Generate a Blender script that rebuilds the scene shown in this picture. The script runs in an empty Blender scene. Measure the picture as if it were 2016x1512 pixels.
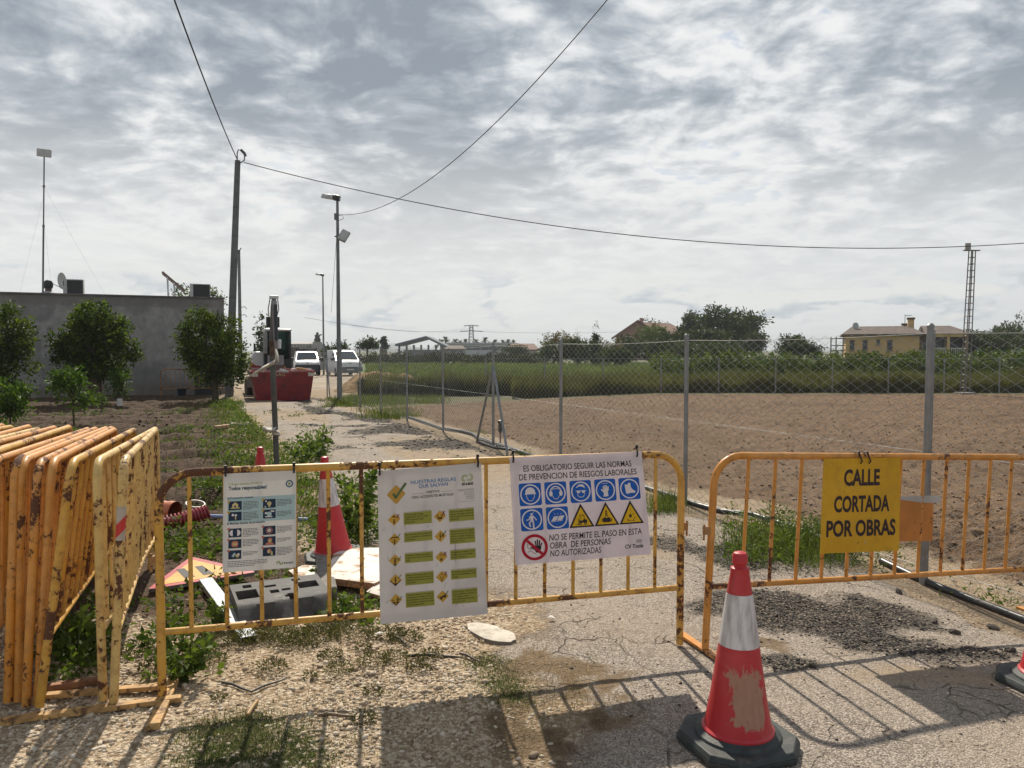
import bpy, math, random
import numpy as np
from mathutils import Vector, Matrix

# ------------------------------------------------------------------ camera, sky, sun
scene = bpy.context.scene
COL = scene.collection
PW, PH, FPX = 2016.0, 1512.0, 1514.0
CAMZ = 1.55
PITCH = math.atan(66.0 / FPX)
cam_d = bpy.data.cameras.new('camera'); cam = bpy.data.objects.new('camera', cam_d); COL.objects.link(cam)
cam.location = (0, 0, CAMZ); cam.rotation_euler = (math.pi / 2 - PITCH, 0, 0)
cam_d.sensor_width = 36.0; cam_d.lens = 36.0 * FPX / PW; cam_d.clip_start = 0.05; cam_d.clip_end = 9000
scene.camera = cam
vs = scene.view_settings
vs.view_transform = 'Standard'; vs.look = 'None'; vs.gamma = 1.0; vs.exposure = 0.24; vs.use_curve_mapping = False
scene.render.resolution_x = 1024; scene.render.resolution_y = 768
scene.cycles.max_bounces = 6; scene.cycles.diffuse_bounces = 3; scene.cycles.glossy_bounces = 3
scene.cycles.transmission_bounces = 4; scene.cycles.transparent_max_bounces = 6
scene.cycles.use_denoising = True; scene.cycles.use_adaptive_sampling = True; scene.cycles.adaptive_threshold = 0.02

SUN_EL, SUN_AZ = math.radians(45), math.radians(-10)      # azimuth from +Y towards +X
sun_d = bpy.data.lights.new('sun', 'SUN'); sun = bpy.data.objects.new('sun', sun_d); COL.objects.link(sun)
sun_d.energy = 4.6; sun_d.angle = math.radians(0.9); sun_d.color = (1.0, 0.91, 0.77)
sdir = Vector((math.sin(SUN_AZ) * math.cos(SUN_EL), math.cos(SUN_AZ) * math.cos(SUN_EL), math.sin(SUN_EL)))
sun.rotation_euler = sdir.to_track_quat('Z', 'Y').to_euler()
sun.location = (0, 0, 30)

class NT:
    """small helper for node trees"""
    def __init__(s, tree, dim='3D'): s.t = tree; s.n = tree.nodes; s.l = tree.links; s.dim = dim
    def new(s, typ, **kw):
        nd = s.n.new(typ)
        for k, v in kw.items():
            if k == 'ins':
                for i, val in v.items(): s.set(nd, i, val)
            else: setattr(nd, k, v)
        return nd
    def set(s, nd, i, val):
        sock = nd.inputs[i]
        if hasattr(val, 'is_output') or isinstance(val, bpy.types.NodeSocket): s.l.new(val, sock)
        else: sock.default_value = val
    def math(s, op, a, b=0.0, c=None, clamp=False):
        nd = s.new('ShaderNodeMath', operation=op, use_clamp=clamp); s.set(nd, 0, a); s.set(nd, 1, b)
        if c is not None: s.set(nd, 2, c)
        return nd.outputs[0]
    def vmath(s, op, a, b=(0, 0, 0), sc=None):
        nd = s.new('ShaderNodeVectorMath', operation=op); s.set(nd, 0, a); s.set(nd, 1, b)
        if sc is not None: s.set(nd, 3, sc)
        return nd.outputs[0]
    def ramp(s, fac, stops, mode='LINEAR'):
        nd = s.new('ShaderNodeValToRGB'); cr = nd.color_ramp; cr.interpolation = mode
        while len(cr.elements) < len(stops): cr.elements.new(0.5)
        for e, (p, c) in zip(cr.elements, stops):
            e.position = p; e.color = (c, c, c, 1) if not hasattr(c, '__len__') else (*c[:3], 1)
        s.set(nd, 0, fac); return nd.outputs[0]
    def noise(s, vec, scale, detail=4.0, rough=0.55, dist=0.0, lac=2.0):
        nd = s.new('ShaderNodeTexNoise', noise_dimensions=s.dim); s.set(nd, 'Vector', vec); s.set(nd, 'Scale', scale); s.set(nd, 'Detail', detail)
        s.set(nd, 'Roughness', rough); s.set(nd, 'Distortion', dist); s.set(nd, 'Lacunarity', lac); return nd.outputs[0]
    def voro(s, vec, scale, feature='F1', out=0, rnd=1.0):
        nd = s.new('ShaderNodeTexVoronoi', feature=feature, voronoi_dimensions=s.dim); s.set(nd, 'Vector', vec); s.set(nd, 'Scale', scale)
        s.set(nd, 'Randomness', rnd); return nd.outputs[out]
    def mix(s, f, a, b, typ='MIX'):
        nd = s.new('ShaderNodeMix', data_type='RGBA', blend_type=typ); nd.clamp_factor = True
        s.set(nd, 0, f)
        for i, v in ((6, a), (7, b)):
            s.set(nd, i, (*v[:3], 1) if isinstance(v, (tuple, list)) else v)
        return nd.outputs[2]
    def smooth(s, x, lo, hi):
        nd = s.new('ShaderNodeMapRange', interpolation_type='SMOOTHSTEP'); s.set(nd, 0, x); s.set(nd, 1, lo); s.set(nd, 2, hi)
        return nd.outputs[0]

def build_world():
    w = bpy.data.worlds.new('World'); scene.world = w; w.use_nodes = True
    N = NT(w.node_tree, '2D'); N.n.clear()
    sky = N.new('ShaderNodeTexSky', sky_type='NISHITA'); sky.sun_disc = False
    sky.sun_elevation = SUN_EL; sky.sun_rotation = SUN_AZ; sky.air_density = 1.0; sky.dust_density = 2.0
    d = N.new('ShaderNodeTexCoord').outputs['Generated']
    sep = N.new('ShaderNodeSeparateXYZ'); N.set(sep, 0, d)
    z = N.math('MAXIMUM', sep.outputs[2], 0.0)
    inv = N.math('DIVIDE', 1.0, N.math('ADD', z, 0.20))
    cx = N.math('MULTIPLY', sep.outputs[0], inv); cy = N.math('MULTIPLY', sep.outputs[1], inv)
    p = N.new('ShaderNodeCombineXYZ'); N.set(p, 0, cx); N.set(p, 1, N.math('MULTIPLY', cy, 1.0)); N.set(p, 2, 3.7)
    p = p.outputs[0]
    # a layer of broken stratocumulus; its thickness decides how much light comes through
    wv = N.new('ShaderNodeTexNoise', noise_dimensions='2D', ins={'Vector': p, 'Scale': 1.8, 'Detail': 2.0}).outputs[1]
    pw = N.vmath('ADD', p, N.vmath('SCALE', N.vmath('SUBTRACT', wv, (0.5, 0.5, 0.5)), sc=0.20))
    def thick(v):
        big = N.noise(v, 1.0, 2, 0.5); med = N.noise(N.vmath('ADD', N.vmath('MULTIPLY', v, (1.0, 1.12, 1)), (4.2, 1.7, 0)), 6.0, 8, 0.54)
        bil = N.math('ABSOLUTE', N.math('SUBTRACT', N.noise(N.vmath('ADD', v, (9.1, 3.3, 0)), 8.5, 5, 0.55), 0.5))
        return N.math('SUBTRACT', N.math('ADD', N.math('MULTIPLY', big, 0.76), N.math('MULTIPLY', med, 0.82)), N.math('MULTIPLY', bil, 0.42))
    T = thick(pw)
    # the same layer a little nearer the sun: where it is thinner there, the edge is lit
    sp = (math.sin(SUN_AZ) * 0.78, math.cos(SUN_AZ) * 0.78, 3.7)
    stp = N.vmath('NORMALIZE', N.vmath('SUBTRACT', sp, p))
    Ts = thick(N.vmath('ADD', pw, N.vmath('SCALE', stp, sc=0.045)))
    rim = N.math('MULTIPLY', N.math('SUBTRACT', T, Ts), 2.6)
    T = N.math('ADD', T, N.math('MULTIPLY', N.smooth(z, 0.16, 0.42), 0.125))
    lum = N.math('SUBTRACT', N.math('MULTIPLY', N.math('SUBTRACT', T, 0.545), 2.45), rim)
    cloud = N.ramp(lum, [(0.0, (0.78, 0.79, 0.79)), (0.18, (0.69, 0.71, 0.725)), (0.42, (0.50, 0.535, 0.57)), (0.68, (0.345, 0.385, 0.435)), (1.0, (0.25, 0.29, 0.34))])
    cover = N.smooth(T, 0.46, 0.56)
    cloud10 = N.vmath('SCALE', cloud, sc=9.6)
    blue = N.mix(0.55, N.vmath('SCALE', sky.outputs[0], sc=0.9), (4.6, 5.2, 5.9))
    col = N.mix(cover, blue, cloud10)
    # milky air low over the horizon with small cumulus heaps in it
    ang = N.math('ARCTAN2', sep.outputs[0], sep.outputs[1])
    q = N.new('ShaderNodeCombineXYZ'); N.set(q, 0, N.math('MULTIPLY', ang, 8.0)); N.set(q, 1, N.math('MULTIPLY', z, 24.0)); q = q.outputs[0]
    cum = N.noise(q, 1.0, 6, 0.55); lift = N.noise(N.vmath('ADD', q, (-0.05, 0.35, 0)), 1.0, 6, 0.55)
    band = N.math('MULTIPLY', N.smooth(z, 0.012, 0.035), N.math('SUBTRACT', 1.0, N.smooth(z, 0.06, 0.12)))
    cumf = N.math('MULTIPLY', N.smooth(cum, 0.50, 0.57), band)
    ccol = N.ramp(N.math('ADD', 0.5, N.math('MULTIPLY', N.math('SUBTRACT', cum, lift), 3.5)), [(0.20, (0.44, 0.50, 0.555)), (0.50, (0.60, 0.635, 0.65)), (0.80, (0.76, 0.765, 0.74))])
    sh = N.new('ShaderNodeVectorMath', operation='DOT_PRODUCT'); N.set(sh, 0, d); N.set(sh, 1, tuple(sdir)); fwd = N.smooth(sh.outputs['Value'], 0.2, 0.95)
    veil = N.mix(N.noise(N.vmath('MULTIPLY', q, (0.4, 1.2, 1)), 0.5, 4), (5.0, 5.5, 5.9), (6.5, 6.7, 6.75))
    veil = N.mix(N.math('MULTIPLY', fwd, 0.7), veil, (8.2, 8.05, 7.65))
    col = N.mix(N.math('MULTIPLY', N.math('SUBTRACT', 1.0, N.smooth(z, 0.05, 0.33)), 0.90), col, veil)
    col = N.mix(N.math('MULTIPLY', cumf, 0.85), col, N.vmath('SCALE', ccol, sc=9.2))
    bg = N.new('ShaderNodeBackground'); N.set(bg, 0, col); N.set(bg, 1, 0.1)
    out = N.new('ShaderNodeOutputWorld'); N.l.new(bg.outputs[0], out.inputs[0])
build_world()
scene.world.cycles.sampling_method = 'NONE'

# ------------------------------------------------------------------ geometry helpers
R = random.Random(7)
RNG = np.random.default_rng(11)

def base_z(y):
    return -0.0055 * min(max(y - 3.0, 0.0), 57.0)
def ray(px, py):
    u = (px - PW / 2) / FPX; v = (PH / 2 - py) / FPX
    return Vector((u, math.cos(PITCH) + v * math.sin(PITCH), -math.sin(PITCH) + v * math.cos(PITCH)))
def G(px, py, dz=0.0):
    """the ground point seen at a pixel of the photograph"""
    d = ray(px, py); z = dz
    for _ in range(8):
        k = (z - CAMZ) / d.z; y = d.y * k; z = base_z(y) + dz
    return Vector((d.x * k, y, z))
def P(px, py, y):
    """the point at ground distance y seen at a pixel"""
    d = ray(px, py); k = y / d.y
    return Vector((d.x * k, y, CAMZ + d.z * k))
def onto(px, py, a, n):
    """the point of a plane (point a, normal n) seen at a pixel"""
    d = ray(px, py); o = Vector((0, 0, CAMZ)); k = (a - o).dot(n) / d.dot(n)
    return o + d * k

class MB:
    def __init__(s): s.v = []; s.f = []; s.m = []
    def add(s, vs, fs, mi=0):
        o = len(s.v); s.v += [tuple(p) for p in vs]; s.f += [tuple(o + i for i in f) for f in fs]; s.m += [mi] * len(fs); return s
    def box(s, lo, hi, mi=0, M=None):
        x0, y0, z0 = lo; x1, y1, z1 = hi
        vs = [(x0, y0, z0), (x1, y0, z0), (x1, y1, z0), (x0, y1, z0), (x0, y0, z1), (x1, y0, z1), (x1, y1, z1), (x0, y1, z1)]
        if M is not None: vs = [M @ Vector(p) for p in vs]
        return s.add(vs, [(3, 2, 1, 0), (4, 5, 6, 7), (0, 1, 5, 4), (1, 2, 6, 5), (2, 3, 7, 6), (3, 0, 4, 7)], mi)
    def tube(s, pts, r, n=8, mi=0, cap=True):
        pts = [Vector(p) for p in pts]; m = len(pts)
        rs = r if hasattr(r, '__len__') else [r] * m
        up = Vector((0, 0, 1)); vs = []; prev = None
        for i in range(m):
            t = (pts[min(i + 1, m - 1)] - pts[max(i - 1, 0)]).normalized()
            if prev is None:
                a = t.cross(up if abs(t.z) < 0.95 else Vector((0, 1, 0))).normalized()
            else:
                a = (prev - t * prev.dot(t)).normalized()
            b = t.cross(a); prev = a
            for k in range(n):
                an = 2 * math.pi * k / n
                vs.append(pts[i] + (a * math.cos(an) + b * math.sin(an)) * rs[i])
        fs = [(i * n + k, i * n + (k + 1) % n, (i + 1) * n + (k + 1) % n, (i + 1) * n + k) for i in range(m - 1) for k in range(n)]
        if cap: fs += [tuple(range(n))[::-1], tuple((m - 1) * n + k for k in range(n))]
        return s.add(vs, fs, mi)
    def lathe(s, prof, n=24, mi=0, M=None, cap=True):
        vs = []
        for r_, z_ in prof:
            for k in range(n):
                a = 2 * math.pi * k / n; vs.append(Vector((r_ * math.cos(a), r_ * math.sin(a), z_)))
        if M is not None: vs = [M @ p for p in vs]
        m = len(prof)
        fs = [(i * n + k, i * n + (k + 1) % n, (i + 1) * n + (k + 1) % n, (i + 1) * n + k) for i in range(m - 1) for k in range(n)]
        if cap: fs += [tuple(range(n))[::-1], tuple((m - 1) * n + k for k in range(n))]
        return s.add(vs, fs, mi)
    def prism(s, poly, z0, z1, mi=0, M=None, taper=1.0):
        n = len(poly); cx = sum(p[0] for p in poly) / n; cy = sum(p[1] for p in poly) / n
        vs = [Vector((x, y, z0)) for x, y in poly] + [Vector((cx + (x - cx) * taper, cy + (y - cy) * taper, z1)) for x, y in poly]
        if M is not None: vs = [M @ p for p in vs]
        return s.add(vs, [tuple(range(n))[::-1], tuple(range(n, 2 * n))] + [(i, (i + 1) % n, n + (i + 1) % n, n + i) for i in range(n)], mi)
    def build(s, name, mats, parent=None, smooth=None, bevel=0.0):
        me = bpy.data.meshes.new(name); me.from_pydata(s.v, [], s.f)
        if not isinstance(mats, (list, tuple)): mats = [mats]
        for m in mats: me.materials.append(m)
        if len(mats) > 1: me.polygons.foreach_set('material_index', s.m)
        ob = bpy.data.objects.new(name, me); COL.objects.link(ob)
        if parent is not None: ob.parent = parent
        if smooth is not None:
            me.polygons.foreach_set('use_smooth', [True] * len(me.polygons))
            me.set_sharp_from_angle(angle=math.radians(smooth))
        if bevel:
            md = ob.modifiers.new('edge', 'BEVEL'); md.width = bevel; md.segments = 2; md.limit_method = 'ANGLE'
        return ob

def tag(o, label=None, cat=None, group=None, kind=None):
    if label: o['label'] = label
    if cat: o['category'] = cat
    if group: o['group'] = group
    if kind: o['kind'] = kind
    return o
def empty(name, loc=(0, 0, 0), rz=0.0, label=None, cat=None, group=None, M=None):
    o = bpy.data.objects.new(name, None); COL.objects.link(o); o.empty_display_size = 0.1
    if M is not None: o.matrix_world = M
    else: o.location = loc; o.rotation_euler = (0, 0, rz)
    return tag(o, label, cat, group)
def copy_tree(o, parent=None):
    c = o.copy(); COL.objects.link(c); c.parent = parent
    for ch in o.children: copy_tree(ch, c)
    return c
def bulk(name, V, F, mat, parent=None, var=None, smooth=False):
    """one mesh from numpy arrays; F is (n,3) or (n,4)"""
    me = bpy.data.meshes.new(name); nv, nf, k = len(V), len(F), F.shape[1]
    me.vertices.add(nv); me.vertices.foreach_set('co', np.ascontiguousarray(V, dtype=np.float32).ravel())
    me.loops.add(nf * k); me.loops.foreach_set('vertex_index', np.ascontiguousarray(F, dtype=np.int32).ravel())
    me.polygons.add(nf); me.polygons.foreach_set('loop_start', np.arange(0, nf * k, k, dtype=np.int32))
    me.polygons.foreach_set('loop_total', np.full(nf, k, dtype=np.int32))
    if smooth: me.polygons.foreach_set('use_smooth', np.ones(nf, dtype=bool))
    me.update(calc_edges=True); me.materials.append(mat)
    if var is not None:
        a = me.attributes.new('var', 'FLOAT', 'FACE'); a.data.foreach_set('value', np.ascontiguousarray(var, dtype=np.float32))
    ob = bpy.data.objects.new(name, me); COL.objects.link(ob)
    if parent is not None: ob.parent = parent
    return ob

def vnoise(x, y, seed=0):
    xi = np.floor(x); yi = np.floor(y); fx = x - xi; fy = y - yi
    fx = fx * fx * (3 - 2 * fx); fy = fy * fy * (3 - 2 * fy)
    def h(a, b):
        v = np.sin(a * 127.1 + b * 311.7 + seed * 74.7) * 43758.5453; return v - np.floor(v)
    return (h(xi, yi) * (1 - fx) + h(xi + 1, yi) * fx) * (1 - fy) + (h(xi, yi + 1) * (1 - fx) + h(xi + 1, yi + 1) * fx) * fy
def fbm(x, y, oct=4, seed=0, gain=0.5):
    a, s, t = 1.0, 0.0, 0.0
    for i in range(oct):
        s = s + a * vnoise(x * 2 ** i, y * 2 ** i, seed + i * 13); t += a; a *= gain
    return s / t
def sst(x, a, b):
    t = np.clip((x - a) / (b - a), 0, 1); return t * t * (3 - 2 * t)

# ------------------------------------------------------------------ materials
MATS = {}
def newmat(name):
    m = bpy.data.materials.new(name); m.use_nodes = True; N = NT(m.node_tree)
    b = N.n['Principled BSDF']; return m, N, b
def simple(name, col, rough=0.6, metal=0.0, var=0.12, scale=6.0, bump=0.0, bscale=40.0, spec=0.5, dirt=None, dscale=5.0, dlo=0.55, dhi=0.75):
    """plain material with a little uneven tone, optional dirt blotches and fine relief"""
    if name in MATS: return MATS[name]
    m, N, b = newmat(name); tc = N.new('ShaderNodeTexCoord').outputs['Object']
    n = N.noise(tc, scale, 5, 0.6)
    lo = tuple(c * (1 - var) for c in col); hi = tuple(min(1, c * (1 + var)) for c in col)
    c = N.mix(N.smooth(n, 0.3, 0.7), lo, hi)
    if dirt is not None:
        dn = N.noise(N.vmath('ADD', tc, (3.1, 7.7, 1.9)), dscale, 6, 0.65, 0.3)
        c = N.mix(N.smooth(dn, dlo, dhi), c, dirt)
    N.set(b, 'Base Color', c); N.set(b, 'Metallic', metal); N.set(b, 'Specular IOR Level', spec)
    N.set(b, 'Roughness', N.math('ADD', rough - 0.06, N.math('MULTIPLY', n, 0.12), clamp=True))
    if bump:
        bp = N.new('ShaderNodeBump'); N.set(bp, 'Strength', 1.0); N.set(bp, 'Distance', bump)
        N.set(bp, 'Height', N.noise(tc, bscale, 5, 0.6)); N.set(b, 'Normal', bp.outputs[0])
    MATS[name] = m; return m
def flat(name, col, rough=0.55, spec=0.3):
    if name in MATS: return MATS[name]
    m, N, b = newmat(name); tc = N.new('ShaderNodeTexCoord').outputs['Object']
    n = N.noise(tc, 9.0, 4, 0.6)
    N.set(b, 'Base Color', N.mix(n, tuple(c * 0.93 for c in col), tuple(min(1, c * 1.07) for c in col)))
    N.set(b, 'Roughness', rough); N.set(b, 'Specular IOR Level', spec)
    MATS[name] = m; return m
def glass_dark(name, col=(0.03, 0.04, 0.05), rough=0.06):
    m, N, b = newmat(name); N.set(b, 'Base Color', (*col, 1)); N.set(b, 'Roughness', rough); N.set(b, 'Specular IOR Level', 0.8); MATS[name] = m; return m
def rusty_paint(name, rust_amt=0.56):
    """painted steel tube with chipped, rusty spots; the paint colour is the object's colour"""
    m, N, b = newmat(name); tc = N.new('ShaderNodeTexCoord').outputs['Object']
    oi = N.new('ShaderNodeObjectInfo'); rnd = N.math('MULTIPLY', oi.outputs['Random'], 37.0)
    off = N.new('ShaderNodeCombineXYZ'); N.set(off, 0, rnd); N.set(off, 1, rnd)
    v = N.vmath('ADD', tc, off.outputs[0])
    fade = N.noise(v, 5.0, 5, 0.6)
    paint = N.mix(N.smooth(fade, 0.30, 0.62), oi.outputs['Color'], N.mix(0.14, oi.outputs['Color'], (0.80, 0.64, 0.40)))
    grime = N.noise(v, 14.0, 5, 0.65)
    paint = N.mix(N.math('MULTIPLY', N.smooth(grime, 0.42, 0.72), 0.45), paint, (0.24, 0.10, 0.025))
    spots = N.math('ADD', N.math('MULTIPLY', N.noise(v, 34.0, 5, 0.68, 0.5), 0.52), N.math('MULTIPLY', N.noise(v, 3.6, 3, 0.55), 0.60))
    f = N.smooth(spots, rust_amt, rust_amt + 0.022)
    halo = N.math('MULTIPLY', N.smooth(spots, rust_amt - 0.05, rust_amt), 0.35)
    rust = N.mix(N.noise(v, 90.0, 3), (0.055, 0.022, 0.012), (0.16, 0.065, 0.03))
    c = N.mix(f, N.mix(halo, paint, (0.40, 0.17, 0.04)), rust)
    N.set(b, 'Base Color', c); N.set(b, 'Roughness', N.math('ADD', 0.42, N.math('MULTIPLY', f, 0.45)))
    bp = N.new('ShaderNodeBump'); N.set(bp, 'Strength', 0.7); N.set(bp, 'Distance', 0.0012)
    N.set(bp, 'Height', N.math('SUBTRACT', N.math('MULTIPLY', N.noise(v, 120.0, 3), 0.3), f)); N.set(b, 'Normal', bp.outputs[0])
    MATS[name] = m; return m
def leafmat(name, dark, light, trans=0.35, gloss=0.45):
    m, N, b = newmat(name)
    at = N.new('ShaderNodeAttribute', attribute_name='var').outputs['Fac']
    c = N.ramp(at, [(0.0, dark), (0.6, tuple((a + 2 * b_) / 3 for a, b_ in zip(dark, light))), (1.0, light)])
    N.set(b, 'Base Color', c); N.set(b, 'Roughness', max(gloss, 0.55)); N.set(b, 'Specular IOR Level', 0.12)
    tr = N.new('ShaderNodeBsdfTranslucent'); N.set(tr, 0, N.mix(1.0, c, (1.0, 1.05, 0.38), 'MULTIPLY'))
    mx = N.new('ShaderNodeMixShader'); N.set(mx, 0, trans); N.l.new(b.outputs[0], mx.inputs[1]); N.l.new(tr.outputs[0], mx.inputs[2])
    N.l.new(mx.outputs[0], N.n['Material Output'].inputs[0])
    MATS[name] = m; return m
# ------------------------------------------------------------------ terrain
F0 = Vector((2.85, 5.27)); RD = Vector((-0.39, 0.92)).normalized(); RN = Vector((-RD.y, RD.x))   # road direction, left normal
def st(x, y):
    dx = x - F0.x; dy = y - F0.y
    return dx * RD.x + dy * RD.y, dx * RN.x + dy * RN.y        # s along the fence, t metres to its left
def from_st(s, t):
    return Vector((F0.x + RD.x * s + RN.x * t, F0.y + RD.y * s + RN.y * t))

def masks(x, y):
    s, t = st(x, y)
    w1 = fbm(x * 0.9, y * 0.9, 4, 3) - 0.5; w2 = fbm(x * 3.1, y * 3.1, 3, 9) - 0.5
    tw = t + w1 * 0.9 + w2 * 0.35
    field_far = np.minimum(30.0, np.maximum(22.5, 24.0 + 0.75 * (x + 2.4)))
    field = sst(-tw, 0.35, 0.75) * (1 - sst(y + w1 * 1.5, field_far - 0.3, field_far + 0.3))
    road = sst(tw, 0.25, 0.5) * (1 - sst(t + w1 * 0.9 + w2 * 0.5, 2.85, 3.25))
    # loose black asphalt: the big heap of crumbs behind the cone and the broken right side of the road
    def blob(px, py, rx, ry, k=1.0):
        c = G(px, py); d = np.sqrt(((x - c.x) / rx) ** 2 + ((y - c.y) / ry) ** 2) + w1 * 1.1 + w2 * 1.3
        return k * (1 - sst(d, 0.45, 1.35))
    dark = np.maximum.reduce([blob(1640, 1215, 0.80, 0.52), blob(1760, 1265, 0.58, 0.36), blob(1540, 1180, 0.5, 0.4), blob(1440, 1090, 0.5, 0.5, 0.8), blob(1560, 1310, 0.22, 0.12),
                              blob(1330, 1075, 0.35, 0.3, 0.7), blob(880, 872, 1.2, 1.1), blob(690, 882, 0.4, 0.4, 0.7), blob(800, 845, 1.1, 1.3), blob(660, 838, 1.0, 0.35), blob(760, 822, 1.0, 1.2, 0.8),
                              blob(640, 800, 0.8, 0.6, 0.6), blob(1930, 1275, 0.25, 0.15, 0.9), blob(1000, 880, 0.4, 0.4, 0.6)])
    far_dark = sst(fbm(s * 0.35, t * 1.4, 4, 21), 0.53, 0.63) * (1 - sst(np.abs(t - 1.0), 0.4, 1.1)) * sst(s, 5, 8)
    dark = np.maximum(dark, far_dark * 0.9) * np.clip(road + sst(t, 0.1, 0.4), 0, 1)
    sand = sst(fbm(s * 0.25 + 4, t * 0.9, 4, 5), 0.42, 0.6) * sst(s, 3.0, 6.5) * (1 - 0.5 * sst(t, 2.2, 2.9))
    sand = np.maximum(sand, sst(-tw, -0.35, 0.1) * (1 - field)); yard = sst(y, 25.5, 27.5) * sst(-0.205 * y - x + w1 * 2, -0.2, 0.4) * (1 - sst(t, 3.4, 4.2)); sand = np.maximum(sand, yard)
    sand = np.maximum(sand, 0.75 * blob(1250, 1080, 0.5, 0.5)); sand = np.maximum(sand, 0.65 * blob(1790, 1330, 0.7, 0.22))
    brown = np.maximum.reduce([blob(1120, 1370, 0.33, 0.42), blob(1480, 1270, 0.3, 0.2, 0.7), blob(1200, 1400, 0.12, 0.2)]) * (0.4 + 0.6 * sst(fbm(x * 7, y * 7, 3, 31), 0.35, 0.6))
    garden = np.maximum(sst(t + w1 * 1.2, 4.0, 4.6) * sst(y + w1 * 1.0, 6.2, 7.2), 0.85 * sst(t + w1 * 1.2, 3.5, 4.0) * sst(y + w1 * 1.2 + 0.25 * x, 3.75, 4.15)) * (1 - sst(y, 40, 44))
    gravel = sst(t + w1 * 0.9, 3.0, 3.4) * (1 - garden) * (1 - sst(y, 6.0, 8.0)) * (0.55 + 0.45 * sst(fbm(x * 2.2, y * 2.2, 3, 41), 0.35, 0.55))
    verge = sst(t + w1, 2.9, 3.5) * (1 - garden) * sst(y, 5.0, 7.0) * (1 - sst(t, 6.0, 9.0))
    green = np.maximum(verge * sst(fbm(x * 1.5, y * 1.5, 3, 51), 0.42, 0.65) * 0.6,
                       (1 - road) * (1 - field) * (1 - garden) * sst(y, 20, 24) * (t < 0.3) * 0.9 * (1 - yard))
    return s, t, road, dark, sand, brown, field, garden, gravel, green, w1

def height(x, y, fine=True):
    s, t, road, dark, sand, brown, field, garden, gravel, green, w1 = masks(x, y)
    z = -0.0055 * np.clip(y - 3.0, 0, 57)
    z = z - 0.085 * np.exp(-((x - 3.3) ** 2 / 1.6 + (y - 4.7) ** 2 / 1.8)) * 1.0
    z = z + w1 * 0.03
    z = z + road * 0.012
    c1 = fbm(x * 5.0, y * 5.0, 4, 61) - 0.5; c2 = fbm(x * 16, y * 16, 3, 71) - 0.5
    z = z + field * (c1 * 0.13 + c2 * 0.07 - 0.02 + 0.012 * np.sin(t * 2 * np.pi / 0.75 + w1 * 3))
    fur = np.sin((y * 0.985 - x * 0.17 + w1 * 0.35) * 2 * np.pi / 1.25)
    z = z + garden * (-0.05 + (0.10 * fur - 0.02) * sst(y, 6.5, 8.0) + (c1 * 0.12 + c2 * 0.05) * (0.35 + 0.65 * sst(y, 6.0, 8.0)) + 0.04 * (1 - sst(y, 6.0, 8.0)))
    z = z + gravel * (c2 * 0.025 + 0.01) + dark * (c1 * 0.02 + c2 * 0.03) + green * c1 * 0.04
    z = z + brown * (c2 * 0.02)
    # potholes and broken edges further up the road
    pot = sst(fbm(s * 0.6, t * 1.3, 4, 81), 0.56, 0.62) * road * sst(s, 3, 6)
    z = z - pot * 0.035
    return z, (road, dark, sand, green), (field, garden, gravel, brown)

def zat(x, y):
    z, _, _ = height(np.array([x], dtype=float), np.array([y], dtype=float)); return float(z[0])
def zarr(x, y): return height(x, y)[0]

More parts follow.
